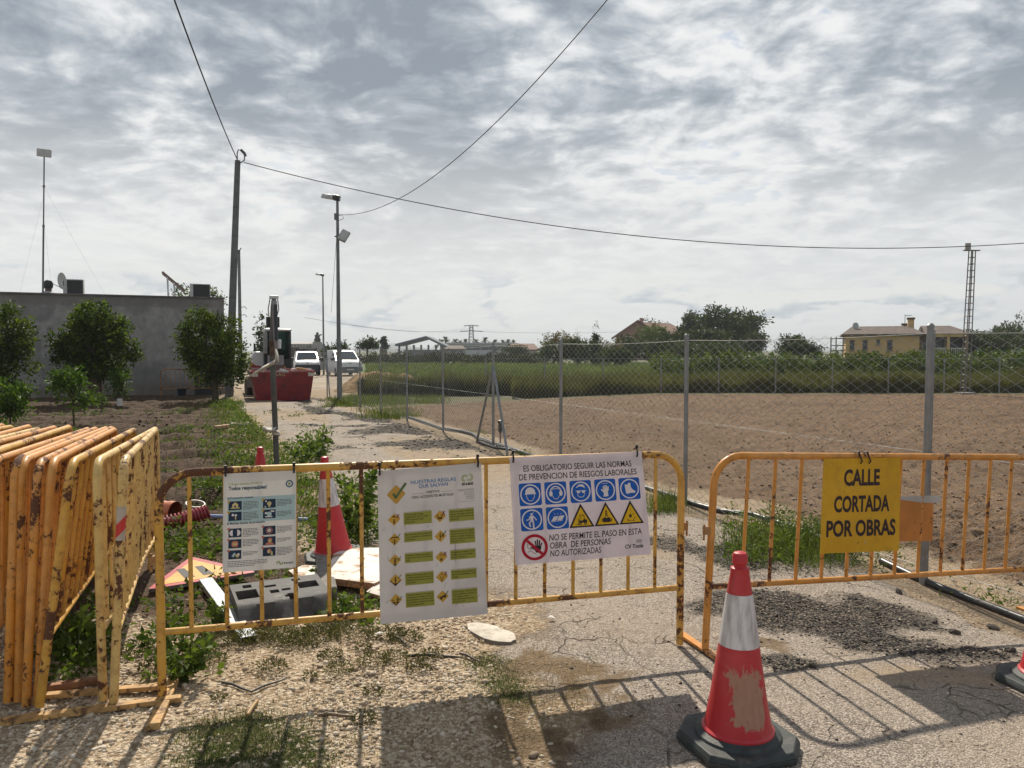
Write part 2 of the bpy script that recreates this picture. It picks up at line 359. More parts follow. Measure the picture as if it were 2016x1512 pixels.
def ground_material():
    m, N, b = newmat('open_ground'); N.dim = '2D'; pos = N.new('ShaderNodeNewGeometry').outputs['Position']
    a = N.new('ShaderNodeAttribute', attribute_name='ma'); bb = N.new('ShaderNodeAttribute', attribute_name='mb')
    sa = N.new('ShaderNodeSeparateColor'); N.set(sa, 0, a.outputs['Color']); sb = N.new('ShaderNodeSeparateColor'); N.set(sb, 0, bb.outputs['Color'])
    road, dark, sand, green = sa.outputs[0], sa.outputs[1], sa.outputs[2], a.outputs['Alpha']
    field, garden, gravel, brown = sb.outputs[0], sb.outputs[1], sb.outputs[2], bb.outputs['Alpha']
    n1 = N.noise(pos, 1.3, 4, 0.6); n2 = N.noise(pos, 9.0, 4, 0.65); n3 = N.noise(pos, 55.0, 3, 0.65)
    grit = N.voro(pos, 120.0); grit2 = N.voro(pos, 55.0); cell = N.voro(pos, 75.0, out=1); cell2 = N.voro(pos, 150.0, out=1)
    cs = N.new('ShaderNodeSeparateColor'); N.set(cs, 0, cell); cs2 = N.new('ShaderNodeSeparateColor'); N.set(cs2, 0, cell2)
    # bare dirt between stones
    dirt = N.mix(N.smooth(n2, 0.3, 0.7), (0.27, 0.19, 0.115), (0.44, 0.33, 0.215))
    dirt = N.mix(N.smooth(n1, 0.35, 0.65), N.mix(0.4, dirt, (0.20, 0.135, 0.08)), dirt)
    dirt = N.mix(N.math('MULTIPLY', N.smooth(cs.outputs[0], 0.62, 0.75), 0.55), dirt, (0.60, 0.51, 0.39))
    # weathered asphalt: pale stones in a grey-brown binder, with cracks
    asp = N.mix(N.smooth(cs2.outputs[1], 0.25, 0.8), (0.20, 0.165, 0.135), (0.46, 0.395, 0.33))
    asp = N.mix(N.math('MULTIPLY', N.smooth(n3, 0.5, 0.7), 0.5), asp, (0.125, 0.108, 0.094))
    asp = N.mix(N.math('MULTIPLY', N.smooth(n1, 0.4, 0.7), 0.4), asp, (0.40, 0.325, 0.25))
    asp = N.mix(N.math('MULTIPLY', N.smooth(n2, 0.52, 0.75), 0.45), asp, (0.20, 0.165, 0.13))
    warp = N.vmath('ADD', pos, N.vmath('SCALE', N.new('ShaderNodeTexNoise', noise_dimensions='2D', ins={'Vector': pos, 'Scale': 2.6, 'Detail': 3.0, 'Roughness': 0.65}).outputs[1], sc=0.28))
    cr = N.voro(warp, 2.7, 'DISTANCE_TO_EDGE'); cr2 = N.voro(warp, 6.5, 'DISTANCE_TO_EDGE')
    crk = N.math('MAXIMUM', N.math('SUBTRACT', 1.0, N.smooth(cr, 0.004, 0.022)), N.math('MULTIPLY', N.math('SUBTRACT', 1.0, N.smooth(cr2, 0.006, 0.035)), N.smooth(n1, 0.50, 0.60)))
    crk = N.math('MULTIPLY', crk, N.smooth(N.noise(pos, 1.9, 4), 0.44, 0.62))
    asp = N.mix(N.math('MULTIPLY', crk, 0.7), asp, (0.05, 0.037, 0.026))
    blk = N.mix(N.smooth(cs.outputs[2], 0.2, 0.9), (0.020, 0.018, 0.017), (0.085, 0.076, 0.068))
    blk = N.mix(N.smooth(n3, 0.53, 0.66), blk, (0.27, 0.22, 0.165)); blk = N.mix(N.math('MULTIPLY', N.smooth(n2, 0.54, 0.68), 0.6), blk, (0.22, 0.18, 0.14))
    snd = N.mix(N.smooth(n2, 0.3, 0.7), (0.27, 0.20, 0.13), (0.39, 0.30, 0.205))
    snd = N.mix(N.math('MULTIPLY', N.smooth(n3, 0.55, 0.7), 0.5), snd, (0.22, 0.165, 0.11))
    fld = N.mix(N.smooth(n2, 0.3, 0.72), (0.125, 0.076, 0.043), (0.215, 0.140, 0.084))
    fld = N.mix(N.math('MULTIPLY', N.smooth(n3, 0.55, 0.72), 0.7), fld, (0.23, 0.155, 0.095))
    fld = N.mix(N.math('MULTIPLY', N.smooth(N.noise(pos, 0.35, 3), 0.45, 0.65), 0.35), fld, (0.075, 0.045, 0.026)); fld = N.mix(N.math('MULTIPLY', N.smooth(n1, 0.42, 0.62), 0.3), fld, (0.20, 0.134, 0.082))
    grd = N.mix(N.smooth(n2, 0.3, 0.7), (0.052, 0.031, 0.018), (0.112, 0.070, 0.043))
    grd = N.mix(N.math('MULTIPLY', N.smooth(n3, 0.58, 0.72), 0.6), grd, (0.15, 0.10, 0.062))
    grn = N.mix(N.smooth(n2, 0.35, 0.65), (0.035, 0.050, 0.014), (0.085, 0.105, 0.035))
    brn = N.mix(N.smooth(n3, 0.3, 0.7), (0.13, 0.088, 0.050), (0.24, 0.17, 0.10))
    c = dirt
    rag = N.math('ADD', N.math('MULTIPLY', N.math('SUBTRACT', n3, 0.5), 0.9), N.math('MULTIPLY', N.math('SUBTRACT', n2, 0.5), 0.9))
    def edge(f, w=0.25): return N.smooth(N.math('ADD', f, rag), 0.5 - w, 0.5 + w)
    c = N.mix(edge(gravel), c, N.mix(N.smooth(cs.outputs[0], 0.3, 0.8), dirt, (0.56, 0.46, 0.335)))
    c = N.mix(edge(road), c, asp); c = N.mix(N.math('MULTIPLY', edge(sand), 0.85), c, snd); c = N.mix(edge(brown), c, brn)
    c = N.mix(edge(dark), c, blk); c = N.mix(edge(field), c, fld); c = N.mix(edge(garden), c, grd); c = N.mix(N.math('MULTIPLY', edge(green), 0.8), c, grn)
    N.set(b, 'Base Color', c); N.set(b, 'Roughness', 0.9); N.set(b, 'Specular IOR Level', 0.25)
    soil = N.math('ADD', N.math('MULTIPLY', n2, 1.2), N.math('MULTIPLY', n3, 0.6))
    hard = N.math('ADD', N.math('MULTIPLY', N.math('SUBTRACT', 1.0, grit), 0.22), N.math('MULTIPLY', n3, 0.25))
    hard = N.math('SUBTRACT', hard, N.math('MULTIPLY', crk, 0.55))
    hard = N.math('ADD', hard, N.math('MULTIPLY', N.math('MULTIPLY', dark, N.math('SUBTRACT', 1.0, grit2)), 0.7))
    lump = N.math('ADD', soil, N.math('MULTIPLY', N.math('SUBTRACT', 1.0, grit2), 0.45))
    hmix = N.new('ShaderNodeMix', data_type='FLOAT'); N.set(hmix, 0, edge(road)); N.set(hmix, 2, lump); N.set(hmix, 3, hard)
    bp = N.new('ShaderNodeBump'); N.set(bp, 'Strength', 0.9); N.set(bp, 'Distance', 0.024); N.set(bp, 'Height', hmix.outputs[0]); N.set(b, 'Normal', bp.outputs[0])
    return m
GROUND = ground_material()

def grid(x0, x1, y0, y1, step, hole=None):
    nx = int(round((x1 - x0) / step)) + 1; ny = int(round((y1 - y0) / step)) + 1
    X, Y = np.meshgrid(np.linspace(x0, x1, nx), np.linspace(y0, y1, ny)); X = X.ravel(); Y = Y.ravel()
    Z, A, B = height(X, Y)
    i = np.arange(nx - 1)[None, :] + nx * np.arange(ny - 1)[:, None]; i = i.ravel()
    F = np.stack([i, i + 1, i + 1 + nx, i + nx], 1)
    if hole:
        fx = X[F].mean(1); fy = Y[F].mean(1)
        F = F[~((fx > hole[0]) & (fx < hole[1]) & (fy > hole[2]) & (fy < hole[3]))]
    return np.stack([X, Y, Z], 1), F, np.stack(A, 1), np.stack(B, 1)
def make_terrain():
    parts = [grid(-5.2, 5.2, 1.2, 7.6, 0.02), grid(-26, 24, 7.6, 34.0, 0.09), grid(-26, 24, -9.2, 7.6, 0.16, hole=(-5.2, 5.2, 1.2, 7.6))]
    V = []; F = []; A = []; B = []; o = 0
    for v, f, a, b in parts:
        V.append(v); F.append(f + o); A.append(a); B.append(b); o += len(v)
    V = np.concatenate(V); F = np.concatenate(F); A = np.concatenate(A); B = np.concatenate(B)
    c = V[F].mean(1); s, t = st(c[:, 0], c[:, 1])
    fa = A[F].mean(1); fb = B[F].mean(1)
    cls = np.zeros(len(F), int)
    cls[(t > 0.1) & (t < 3.2)] = 1
    cls[fb[:, 0] > 0.5] = 2
    cls[(fb[:, 1] > 0.5) & (cls == 0)] = 3
    for k, nm in enumerate(('ground', 'road', 'ploughed_field', 'garden_plot')):
        f = F[cls == k]; used = np.unique(f); remap = np.zeros(len(V), int); remap[used] = np.arange(len(used))
        ob = bulk(nm, V[used], remap[f], GROUND, smooth=True)
        for an, arr in (('ma', A), ('mb', B)):
            at = ob.data.attributes.new(an, 'FLOAT_COLOR', 'POINT'); at.data.foreach_set('color', arr[used].astype(np.float32).ravel())
        tag(ob, kind='structure', label={'ground': 'pebbly dirt ground around the site entrance', 'road': 'cracked dusty asphalt lane leading past the skip',
            'ploughed_field': 'bare brown ploughed field behind the wire fence', 'garden_plot': 'dark furrowed vegetable plot before the concrete wall'}[nm])
make_terrain()

def far_land():
    # the plain beyond, one sheet to the horizon, under the detailed ground
    m = simple('far_land', (0.10, 0.105, 0.05), 0.95, var=0.35, scale=0.03, dirt=(0.17, 0.14, 0.09), dscale=0.012)
    L = 4500; z = -0.42
    mb = MB(); mb.add([(-L, -L, z), (L, -L, z), (L, L, z), (-L, L, z)], [(0, 1, 2, 3)])
    tag(mb.build('terrain', m), 'flat green farmland stretching to the horizon', kind='structure')
    # crop field between the tall grass and the far hedge
    n = 70; ys = np.linspace(33.5, 100, n); U, Y = np.meshgrid(np.linspace(0, 1, n), ys); U = U.ravel(); Y = Y.ravel(); xl = -0.2 * Y; X = xl + U * (70 - xl)
    Z = -0.10 + 0.25 * fbm(X * 0.25, Y * 0.25, 3, 5)
    Z[Y < 33.8] = -0.4
    i = (np.arange(n - 1)[None, :] + n * np.arange(n - 1)[:, None]).ravel()
    g = simple('crop_green', (0.085, 0.125, 0.035), 0.9, var=0.35, scale=0.5, bump=0.15, bscale=3.0, dirt=(0.12, 0.12, 0.045), dscale=0.25)
    tag(bulk('crop_field', np.stack([X, Y, Z], 1), np.stack([i, i + 1, i + 1 + n, i + n], 1), g, smooth=True), 'green crop field beyond the tall grass', kind='structure')
    # the lane carries on past the vans
    m2 = simple('lane_dust', (0.31, 0.25, 0.185), 0.95, var=0.25, scale=0.8, bump=0.03, bscale=5, dirt=(0.24, 0.20, 0.16), dscale=0.5)
    vv = []; ns = 24
    for k in range(ns + 1):
        s_ = 30.6 + k * 2.4
        for t_ in (-9.0, -5.0, -1.0, 2.5, 5.0):
            q_ = from_st(s_, t_ + 0.25 * math.sin(k * 1.7 + t_)); vv.append((q_.x, q_.y, base_z(q_.y) - 0.012 + 0.03 * math.sin(k * 2.1 + t_ * 3)))
    tag(MB().add(vv, [(5 * k + j, 5 * k + j + 1, 5 * k + 6 + j, 5 * k + 5 + j) for k in range(ns) for j in range(4)]).build('road', m2, smooth=60), 'dusty lane surface beneath the parked vans', kind='structure')
    # distant hills
    hm = simple('hill', (0.075, 0.10, 0.10), 0.95, var=0.25, scale=0.006)
    for k, (px0, px1, pyt, dist) in enumerate([(700, 840, 676, 2600), (560, 700, 682, 3000), (1020, 1420, 681, 3400), (1500, 2100, 682, 3600)]):
        nx, ny = 40, 12
        a = P(px0, 690, dist); b_ = P(px1, 690, dist); top = P((px0 + px1) / 2, pyt, dist).z
        vv = []
        for j in range(ny):
            for i_ in range(nx):
                u = i_ / (nx - 1); w = j / (ny - 1)
                h = top * math.sin(math.pi * u) ** 0.8 * math.sin(math.pi * w) * (0.8 + 0.4 * float(vnoise(np.array([u * 7 + k * 9.0]), np.array([w * 3]), 3)[0]))
                vv.append((a.x + (b_.x - a.x) * u, dist + (w - 0.5) * 900, -1 + max(0, h)))
        ff = [(j * nx + i_, j * nx + i_ + 1, (j + 1) * nx + i_ + 1, (j + 1) * nx + i_) for j in range(ny - 1) for i_ in range(nx - 1)]
        tag(MB().add(vv, ff).build('hill', hm, smooth=60), kind='structure')
far_land()
# ------------------------------------------------------------------ crowd barriers
PAINT = rusty_paint('barrier_paint', 0.628); PAINT_OLD = rusty_paint('barrier_paint_worn', 0.606)
def arc_path(L, H, r=0.13, n=7):
    pts = [(0, 0, 0), (0, 0, H * 0.35), (0, 0, H - r)]
    pts += [(r - r * math.cos(a), 0, H - r + r * math.sin(a)) for a in [math.pi / 2 * k / n for k in range(1, n)]]
    pts += [(r, 0, H), (L * 0.33, 0, H), (L * 0.66, 0, H), (L - r, 0, H)]
    pts += [(L - r + r * math.sin(a), 0, H - r + r * math.cos(a)) for a in [math.pi / 2 * k / n for k in range(1, n)]]
    return pts + [(L, 0, H - r), (L, 0, H * 0.35), (L, 0, 0)]
def barrier_meshes(L, H, nb, first, pitch, rail, r, rb, tag_):
    fr = bpy.data.meshes
    a = MB().tube(arc_path(L, H, r), 0.0185, 12).build('frame', PAINT, smooth=50)
    b = MB().tube([(0.015, 0, rail), (L * 0.5, 0, rail), (L - 0.015, 0, rail)], 0.015, 10).build('lower_rail', PAINT, smooth=50)
    c = MB().tube([(0, 0, rail), (0, 0, (rail + H) / 2), (0, 0, H)], rb, 8).build('bar', PAINT, smooth=50)
    out = (a.data, b.data, c.data)
    for o in (a, b, c): bpy.data.objects.remove(o)
    return out + ([first + pitch * k for k in range(nb)],)
def barrier(meshes, A, B, lean, color, label, group=None, foot=(True, True), worn=False, drop=0.0):
    """A, B: the feet of the two posts; lean: radians about the base line"""
    A = Vector(A); B = Vector(B); x = (B - A).normalized(); y = Vector((0, 0, 1)).cross(x).normalized(); z = x.cross(y)
    M = Matrix((x, y, z)).transposed().to_4x4(); M.translation = A
    M = M @ Matrix.Rotation(lean, 4, 'X')
    e = empty('crowd_barrier', label=label, cat='barrier', group=group, M=M)
    fm, rm, bm, xs = meshes
    def part(nm, me, loc=(0, 0, 0)):
        o = bpy.data.objects.new(nm, me); COL.objects.link(o); o.parent = e; o.location = loc; o.color = (*color, 1)
        if worn:
            o.material_slots[0].link = 'OBJECT'; o.material_slots[0].material = PAINT_OLD
        return o
    part('frame', fm); part('lower_rail', rm)
    for x_ in xs: part('bar', bm, (x_, 0, 0))
    L = max(v.co.x for v in fm.vertices) - 0.0185
    for k, f in enumerate(foot):
        if not f: continue
        fo = part('foot', FOOT, (L if k else 0, 0, 0)); fo.rotation_euler = (-lean, 0, 0)
    return e
_f = MB().box((-0.022, -0.24, 0.0), (0.022, 0.24, 0.012)).build('foot', PAINT, bevel=0.002); FOOT = _f.data.copy(); bpy.data.objects.remove(_f)
ORANGE = (0.64, 0.25, 0.022); YELLOW = (0.62, 0.325, 0.03); CREAM = (0.68, 0.46, 0.15)

# the two barriers that close the lane
A1 = G(320, 1386); B1 = G(1338, 1277); A1.z = zat(A1.x, A1.y) + 0.012; B1.z = zat(B1.x, B1.y) + 0.012
L1 = (B1 - A1).length
M1 = barrier_meshes(L1, 1.0, 16, 0.125, (L1 - 0.27) / 15, 0.30, 0.15, 0.0095, 'a')
closing = barrier(M1, A1, B1, 0.0, YELLOW, 'yellow steel barrier carrying three white notices across the lane', 'barriers closing the lane', foot=(False, False), worn=True)
A2 = G(1388, 1290); A2.z = zat(A2.x, A2.y) + 0.012
dir2 = Vector((2.02, 0.66)).normalized()
B2 = Vector((A2.x + dir2.x * 2.45, A2.y + dir2.y * 2.45, 0)); B2.z = A2.z - 0.115
M2 = barrier_meshes(2.45, 1.0, 14, 0.20, 0.165, 0.33, 0.15, 0.0095, 'b')
closing2 = barrier(M2, A2, B2, 0.0, ORANGE, 'orange steel barrier carrying the yellow street closed sign', 'barriers closing the lane', foot=(True, True))
# stray hinge lugs on the posts
for e, xx, zz, s in ((closing2, -0.028, 0.62, -1), (closing, L1 + 0.02, 0.62, 1), (closing, -0.02, 0.62, -1)):
    o = MB().box((xx - 0.016, -0.012, zz - 0.02), (xx + 0.016, 0.012, zz + 0.02)).tube([(xx + s * 0.014, 0, zz - 0.05), (xx + s * 0.014, 0, zz + 0.03)], 0.006, 6).build('hinge_lug', PAINT, e)
    o.color = (0.30, 0.14, 0.04, 1)
n2 = Vector((dir2.y, -dir2.x, 0)).normalized(); n1 = Vector(((B1 - A1).y, -(B1 - A1).x, 0)).normalized()
# orange plate welded into the right barrier
def plate():
    a = A2 + n2 * 0.006
    c = [onto(px, py, a, n2) for px, py in ((1768, 980), (1838, 978), (1836, 1065), (1766, 1066))]
    Mi = closing2.matrix_world.inverted() if False else None
    mb = MB(); back = [p - n2 * 0.004 for p in c]
    mb.add(c + back, [(0, 1, 2, 3), (7, 6, 5, 4), (0, 4, 5, 1), (1, 5, 6, 2), (2, 6, 7, 3), (3, 7, 4, 0)])
    o = mb.build('plate', simple('orange_plate', (0.50, 0.19, 0.035), 0.5, var=0.15, dirt=(0.22, 0.08, 0.02), dscale=18, dlo=0.62, dhi=0.68)); o.parent = closing2
    bpy.context.view_layer.update(); o.matrix_parent_inverse = closing2.matrix_world.inverted()
    # grey tape holding it to the bar
    mb = MB(); q = [onto(px, py, a + n2 * 0.002, n2) for px, py in ((1762, 977), (1852, 976), (1850, 990), (1820, 990), (1764, 983))]
    mb.add(q + [p - n2 * 0.002 for p in q], [(0, 4, 3, 2, 1), (5, 6, 7, 8, 9)] + [(i, (i + 1) % 5, 5 + (i + 1) % 5, 5 + i) for i in range(5)])
    o = mb.build('tape', simple('grey_tape', (0.42, 0.40, 0.38), 0.4)); o.parent = closing2; o.matrix_parent_inverse = closing2.matrix_world.inverted()
plate()

# stack of spare barriers at the left, leaning against each other, running away from the camera
M3 = barrier_meshes(2.42, 1.04, 15, 0.16, 0.15, 0.30, 0.10, 0.0095, 'c')
row = [  # front foot pixel, sideways lean (m at the top, + to the right), colour, worn
    ((224, 1399), 0.055, CREAM, True), ((203, 1392), -0.01, CREAM, True), ((78, 1408), 0.135, YELLOW, True), ((74, 1398), 0.07, ORANGE, False), ((52, 1402), 0.06, ORANGE, True), ((36, 1394), 0.03, ORANGE, False), ((16, 1398), 0.045, ORANGE, True)]
words = ['outermost, with a red and white reflective band on its post', 'second from the white notices side', 'third from the white notices side, leaning out over a dark gap',
         'fourth from the white notices side, orange', 'fifth from the white notices side, by the picture edge', 'sixth from the white notices side', 'seventh, its post at the very picture edge', 'eighth, seen mostly as a top rail',
         'ninth in order from the notices side', 'tenth in order from the notices side', 'eleventh in order from the notices side', 'twelfth in order from the notices side', 'thirteenth in order from the notices side', 'fourteenth in order from the notices side', 'fifteenth in order from the notices side', 'last one, only a corner of its rail in view']
fronts = [(G(*p), ln, c, w) for p, ln, c, w in row]
last = fronts[-1][0]
for k in range(9):
    fronts.append((Vector((last.x - sum([.07, .16, .10, .07, .15, .09, .18, .09, .10][:k + 1]), last.y + 0.03 * (k % 3) + 0.04 * k, 0)), 0.05 + 0.03 * ((k * 7) % 3 - 1), [ORANGE, YELLOW, ORANGE, ORANGE, CREAM, ORANGE, YELLOW, ORANGE, CREAM][k], k % 2 == 0))
stack_objs = []
for k, (a, ln, c, w) in enumerate(fronts):
    rd = Vector((RD.x + 0.045 + 0.012 * ((k * 5) % 3 - 1), RD.y, 0)).normalized()
    b = a + rd * 2.42 + Vector((0.02 * ((k * 3) % 4 - 1.5), 0, 0))
    a = Vector((a.x, a.y, zat(a.x, a.y) + 0.02)); b = Vector((b.x, b.y, zat(b.x, b.y) - 0.03 - 0.004 * (k % 4)))
    # x axis of the barrier runs away from the camera, so a lean to the right is a negative turn about it
    e = barrier(M3, a, b, math.asin(ln / 1.04), c, 'stacked rusty barrier, ' + words[k], 'spare barriers stacked at the verge', foot=(False, False), worn=w)
    stack_objs.append(e)
# reflective band on the outermost post
def band():
    e = stack_objs[0]; mb = MB(); n = 10
    mb.tube([(0, 0, 0.70), (0, 0, 0.845)], 0.0195, 14)
    m, N, b = newmat('reflective_band'); tc = N.new('ShaderNodeTexCoord').outputs['Object']; sp = N.new('ShaderNodeSeparateXYZ'); N.set(sp, 0, tc)
    k = N.math('ADD', sp.outputs[2], N.math('MULTIPLY', sp.outputs[1], 1.1)); k = N.math('SUBTRACT', k, 0.755)
    f = N.math('MULTIPLY', N.smooth(k, -0.028, -0.026), N.math('SUBTRACT', 1.0, N.smooth(k, 0.030, 0.032)))
    N.set(b, 'Base Color', N.mix(f, N.mix(N.noise(tc, 30.0), (0.55, 0.50, 0.45), (0.35, 0.28, 0.22)), (0.55, 0.03, 0.03))); N.set(b, 'Roughness', 0.45)
    o = mb.build('reflective_band', m, e, smooth=60); o['label'] = 'red and white reflective band'
band()
# flat bars and battens the stack stands on
def batten(a, b, w, h, label, mat, name='batten'):
    a = Vector(a); b = Vector(b); x = (b - a).normalized(); y = Vector((0, 0, 1)).cross(x).normalized(); z = x.cross(y)
    M = Matrix((x, y, z)).transposed().to_4x4(); M.translation = a
    e = MB().box((0, -w / 2, 0), ((b - a).length, w / 2, h)).build(name, mat, bevel=0.002); e.matrix_world = M
    return tag(e, label, 'batten', 'battens under the stacked barriers')
WOODM = simple('worn_batten', (0.46, 0.27, 0.10), 0.7, var=0.25, scale=25, bump=0.001, dirt=(0.14, 0.07, 0.03), dscale=22, dlo=0.5, dhi=0.62)
STEELM = simple('rust_bar', (0.26, 0.12, 0.06), 0.75, var=0.4, scale=20, dirt=(0.50, 0.30, 0.09), dscale=14)
def gp(px, py, dz=0.0):
    p = G(px, py); return Vector((p.x, p.y, zat(p.x, p.y) + dz))
batten(gp(-60, 1446, 0.004), gp(86, 1420, 0.004), 0.045, 0.022, 'short yellow batten lying under the front of the stack', WOODM)
batten(gp(88, 1421, 0.004), gp(357, 1387, 0.01), 0.04, 0.022, 'long yellow batten running out from the stack to the closing barrier', WOODM)
batten(gp(300, 1446, 0.006), gp(345, 1345, 0.012), 0.05, 0.018, 'flat yellow foot bar pointing at the camera beside the barrier post', WOODM, 'foot_bar')
batten(gp(80, 1385, 0.008), gp(325, 1362, 0.008), 0.04, 0.02, 'rear batten half hidden behind the stacked posts', WOODM)
batten(gp(60, 1376, 0.008), gp(205, 1352, 0.008), 0.035, 0.03, 'rusty brown bar lying behind the stacked posts', STEELM)

# ------------------------------------------------------------------ notices: print helpers
FONT_CACHE = {}
def glyphs(text, bold=0.0):
    key = (text, bold)
    if key in FONT_CACHE: return FONT_CACHE[key]
    cu = bpy.data.curves.new('t', 'FONT'); cu.body = text; cu.size = 1.0; cu.offset = bold; cu.resolution_u = 3
    ob = bpy.data.objects.new('t', cu); COL.objects.link(ob)
    dg = bpy.context.evaluated_depsgraph_get(); me = ob.evaluated_get(dg).to_mesh()
    vs = [(v.co.x, v.co.y) for v in me.vertices]; fs = [tuple(p.vertices) for p in me.polygons]
    ob.evaluated_get(dg).to_mesh_clear(); bpy.data.objects.remove(ob); bpy.data.curves.remove(cu)
    FONT_CACHE[key] = (vs, fs); return vs, fs
class Sheet:
    """a printed sheet: u to the right, v down, both in sheet units; four corners in space"""
    def __init__(s, name, label, corners, w, h, n, mat, thick=0.004, cat='sign', group=None):
        s.c = corners; s.w = w; s.h = h; s.n = n; s.layers = 0
        s.o = corners[3]
        s.e = empty(name, s.o, 0, label, cat, group)
        s.parts = 0
        mb = MB(); k = 8
        vs = [s.p(w * i / k, h * j / k, 0) for j in range(k + 1) for i in range(k + 1)]
        vb = [s.p(w * i / k, h * j / k, 0) + n * -thick for j in range(k + 1) for i in range(k + 1)]
        q = k + 1; fs = [(j * q + i, (j + 1) * q + i, (j + 1) * q + i + 1, j * q + i + 1) for j in range(k) for i in range(k)]
        N_ = len(vs); fb = [tuple(N_ + i for i in f[::-1]) for f in fs]
        rim = [i for i in range(q)] + [j * q + k for j in range(1, q)] + [k * q + i for i in range(k - 1, -1, -1)] + [j * q for j in range(k - 1, 0, -1)]
        fr = [(rim[i], rim[(i + 1) % len(rim)], N_ + rim[(i + 1) % len(rim)], N_ + rim[i]) for i in range(len(rim))]
        mb.add(vs + vb, fs + fb + fr); mb.build('panel', mat, s.e)
    def p(s, u, v, lay):
        a = u / s.w; b = v / s.h; tl, tr, br, bl = s.c
        q = (tl * (1 - a) + tr * a) * (1 - b) + (bl * (1 - a) + br * a) * b
        return q + s.n * (0.0007 * lay) - s.o
    def emit(s, name, items, mats, label=None):
        """items: (layer, verts2d, faces, material index)"""
        groups = [[it] for it in items] if name == 'lettering' else [items]
        for g in groups:
            mb = MB()
            for lay, vs, fs, mi in g: mb.add([s.p(u, v, lay) for u, v in vs], fs, mi)
            o = mb.build(name, mats, s.e)
            if label: o['label'] = label
            if name in ('small_print', 'scratch'): o['kind'] = 'stuff'
        return o
def I_poly(pts, mi=0, lay=1): return (lay, pts, [tuple(range(len(pts)))], mi)
def I_rect(u0, v0, u1, v1, mi=0, lay=1): return I_poly([(u0, v0), (u0, v1), (u1, v1), (u1, v0)], mi, lay)
def I_rrect(u0, v0, u1, v1, r, mi=0, lay=1):
    pts = []
    for cx, cy, a0 in ((u1 - r, v0 + r, -90), (u1 - r, v1 - r, 0), (u0 + r, v1 - r, 90), (u0 + r, v0 + r, 180)):
        pts += [(cx + r * math.cos(math.radians(a0 + 22.5 * k)), cy + r * math.sin(math.radians(a0 + 22.5 * k))) for k in range(5)]
    return I_poly(pts, mi, lay)
def I_disc(u, v, r, mi=0, lay=1, n=24, ry=None): return I_poly([(u + r * math.cos(2 * math.pi * k / n), v + (ry or r) * math.sin(2 * math.pi * k / n)) for k in range(n)], mi, lay)
def I_ring(u, v, r0, r1, mi=0, lay=1, n=32, a0=0, a1=360):
    m = n + 1; vs = []
    for k in range(m):
        a = math.radians(a0 + (a1 - a0) * k / n); vs += [(u + r0 * math.cos(a), v + r0 * math.sin(a)), (u + r1 * math.cos(a), v + r1 * math.sin(a))]
    return (lay, vs, [(2 * k, 2 * k + 1, 2 * k + 3, 2 * k + 2) for k in range(n)], mi)
def I_line(pts, w, mi=0, lay=1):
    vs = []; fs = []
    for (a, b), (c, d) in zip(pts[:-1], pts[1:]):
        L = math.hypot(c - a, d - b) or 1e-6; nx, ny = -(d - b) / L * w / 2, (c - a) / L * w / 2; o = len(vs)
        ex, ey = (c - a) / L * w * 0.3, (d - b) / L * w * 0.3
        vs += [(a + nx - ex, b + ny - ey), (a - nx - ex, b - ny - ey), (c - nx + ex, d - ny + ey), (c + nx + ex, d + ny + ey)]; fs.append((o, o + 1, o + 2, o + 3))
    return (lay, vs, fs, mi)
def I_text(t, u, v, h, width=None, bold=0.0, mi=0, lay=1, align='L', slant=0.0):
    """capitals h high with their feet on v; width squeezes the line to fit"""
    vs, fs = glyphs(t, bold)
    if not vs: return (lay, [], [], mi)
    x0 = min(p[0] for p in vs); x1 = max(p[0] for p in vs); k = h / 0.70; kx = (width / (x1 - x0)) if width else k
    off = {'L': 0, 'C': -(x1 - x0) * kx / 2, 'R': -(x1 - x0) * kx}[align]
    return (lay, [(u + off + (x - x0) * kx + slant * y * k, v - y * k) for x, y in vs], fs, mi)
def xf(items, cx, cy, s, lay=0):
    return [(l + lay, [(cx + u * s, cy + v * s) for u, v in vs], fs, mi) for l, vs, fs, mi in items]
def ties(sheet, us, mat, up=0.03, down=0.035):
    for u in us:
        a = sheet.p(u, -up / 1.0, 6); b = sheet.p(u, down, 6); n = sheet.n
        mid = (a + b) / 2 + n * 0.012
        mb = MB().tube([a - n * 0.03, a + Vector((0, 0, 0.012)), a + n * 0.01, mid, b], 0.0045, 6).tube([a + Vector((0.0, 0, 0.010)) + n * 0.004, a + Vector((0.0, 0, 0.026)) + n * 0.006], 0.007, 6)
        mb.build('cable_tie', mat, sheet.e)
BLACKP = flat('print_black', (0.022, 0.020, 0.024)); TIE = flat('black_tie', (0.02, 0.02, 0.02), 0.4)
WHITEP = flat('print_white', (0.74, 0.70, 0.72)); BLUEP = flat('print_blue', (0.008, 0.105, 0.46)); YELP = flat('print_yellow', (0.70, 0.43, 0.012)); REDP = flat('print_red', (0.42, 0.008, 0.03))
SKYBLUE = flat('print_mid_blue', (0.03, 0.17, 0.42)); NAVY = flat('print_navy', (0.016, 0.035, 0.075)); PALEBLUE = flat('print_pale_blue', (0.40, 0.55, 0.57)); GREYP = flat('print_grey', (0.13, 0.13, 0.14))
OLIVE = flat('print_olive', (0.30, 0.30, 0.055)); MUSTARD = flat('print_mustard', (0.56, 0.33, 0.05)); LIME = flat('print_lime', (0.30, 0.38, 0.13)); AMBER = flat('print_amber', (0.52, 0.30, 0.06)); GREEN = flat('print_green', (0.10, 0.16, 0.06))
SKIN = flat('print_coral', (0.55, 0.20, 0.13)); CREAMP = flat('print_cream', (0.58, 0.50, 0.24)); PINKRED = flat('print_pinkred', (0.5, 0.17, 0.14))
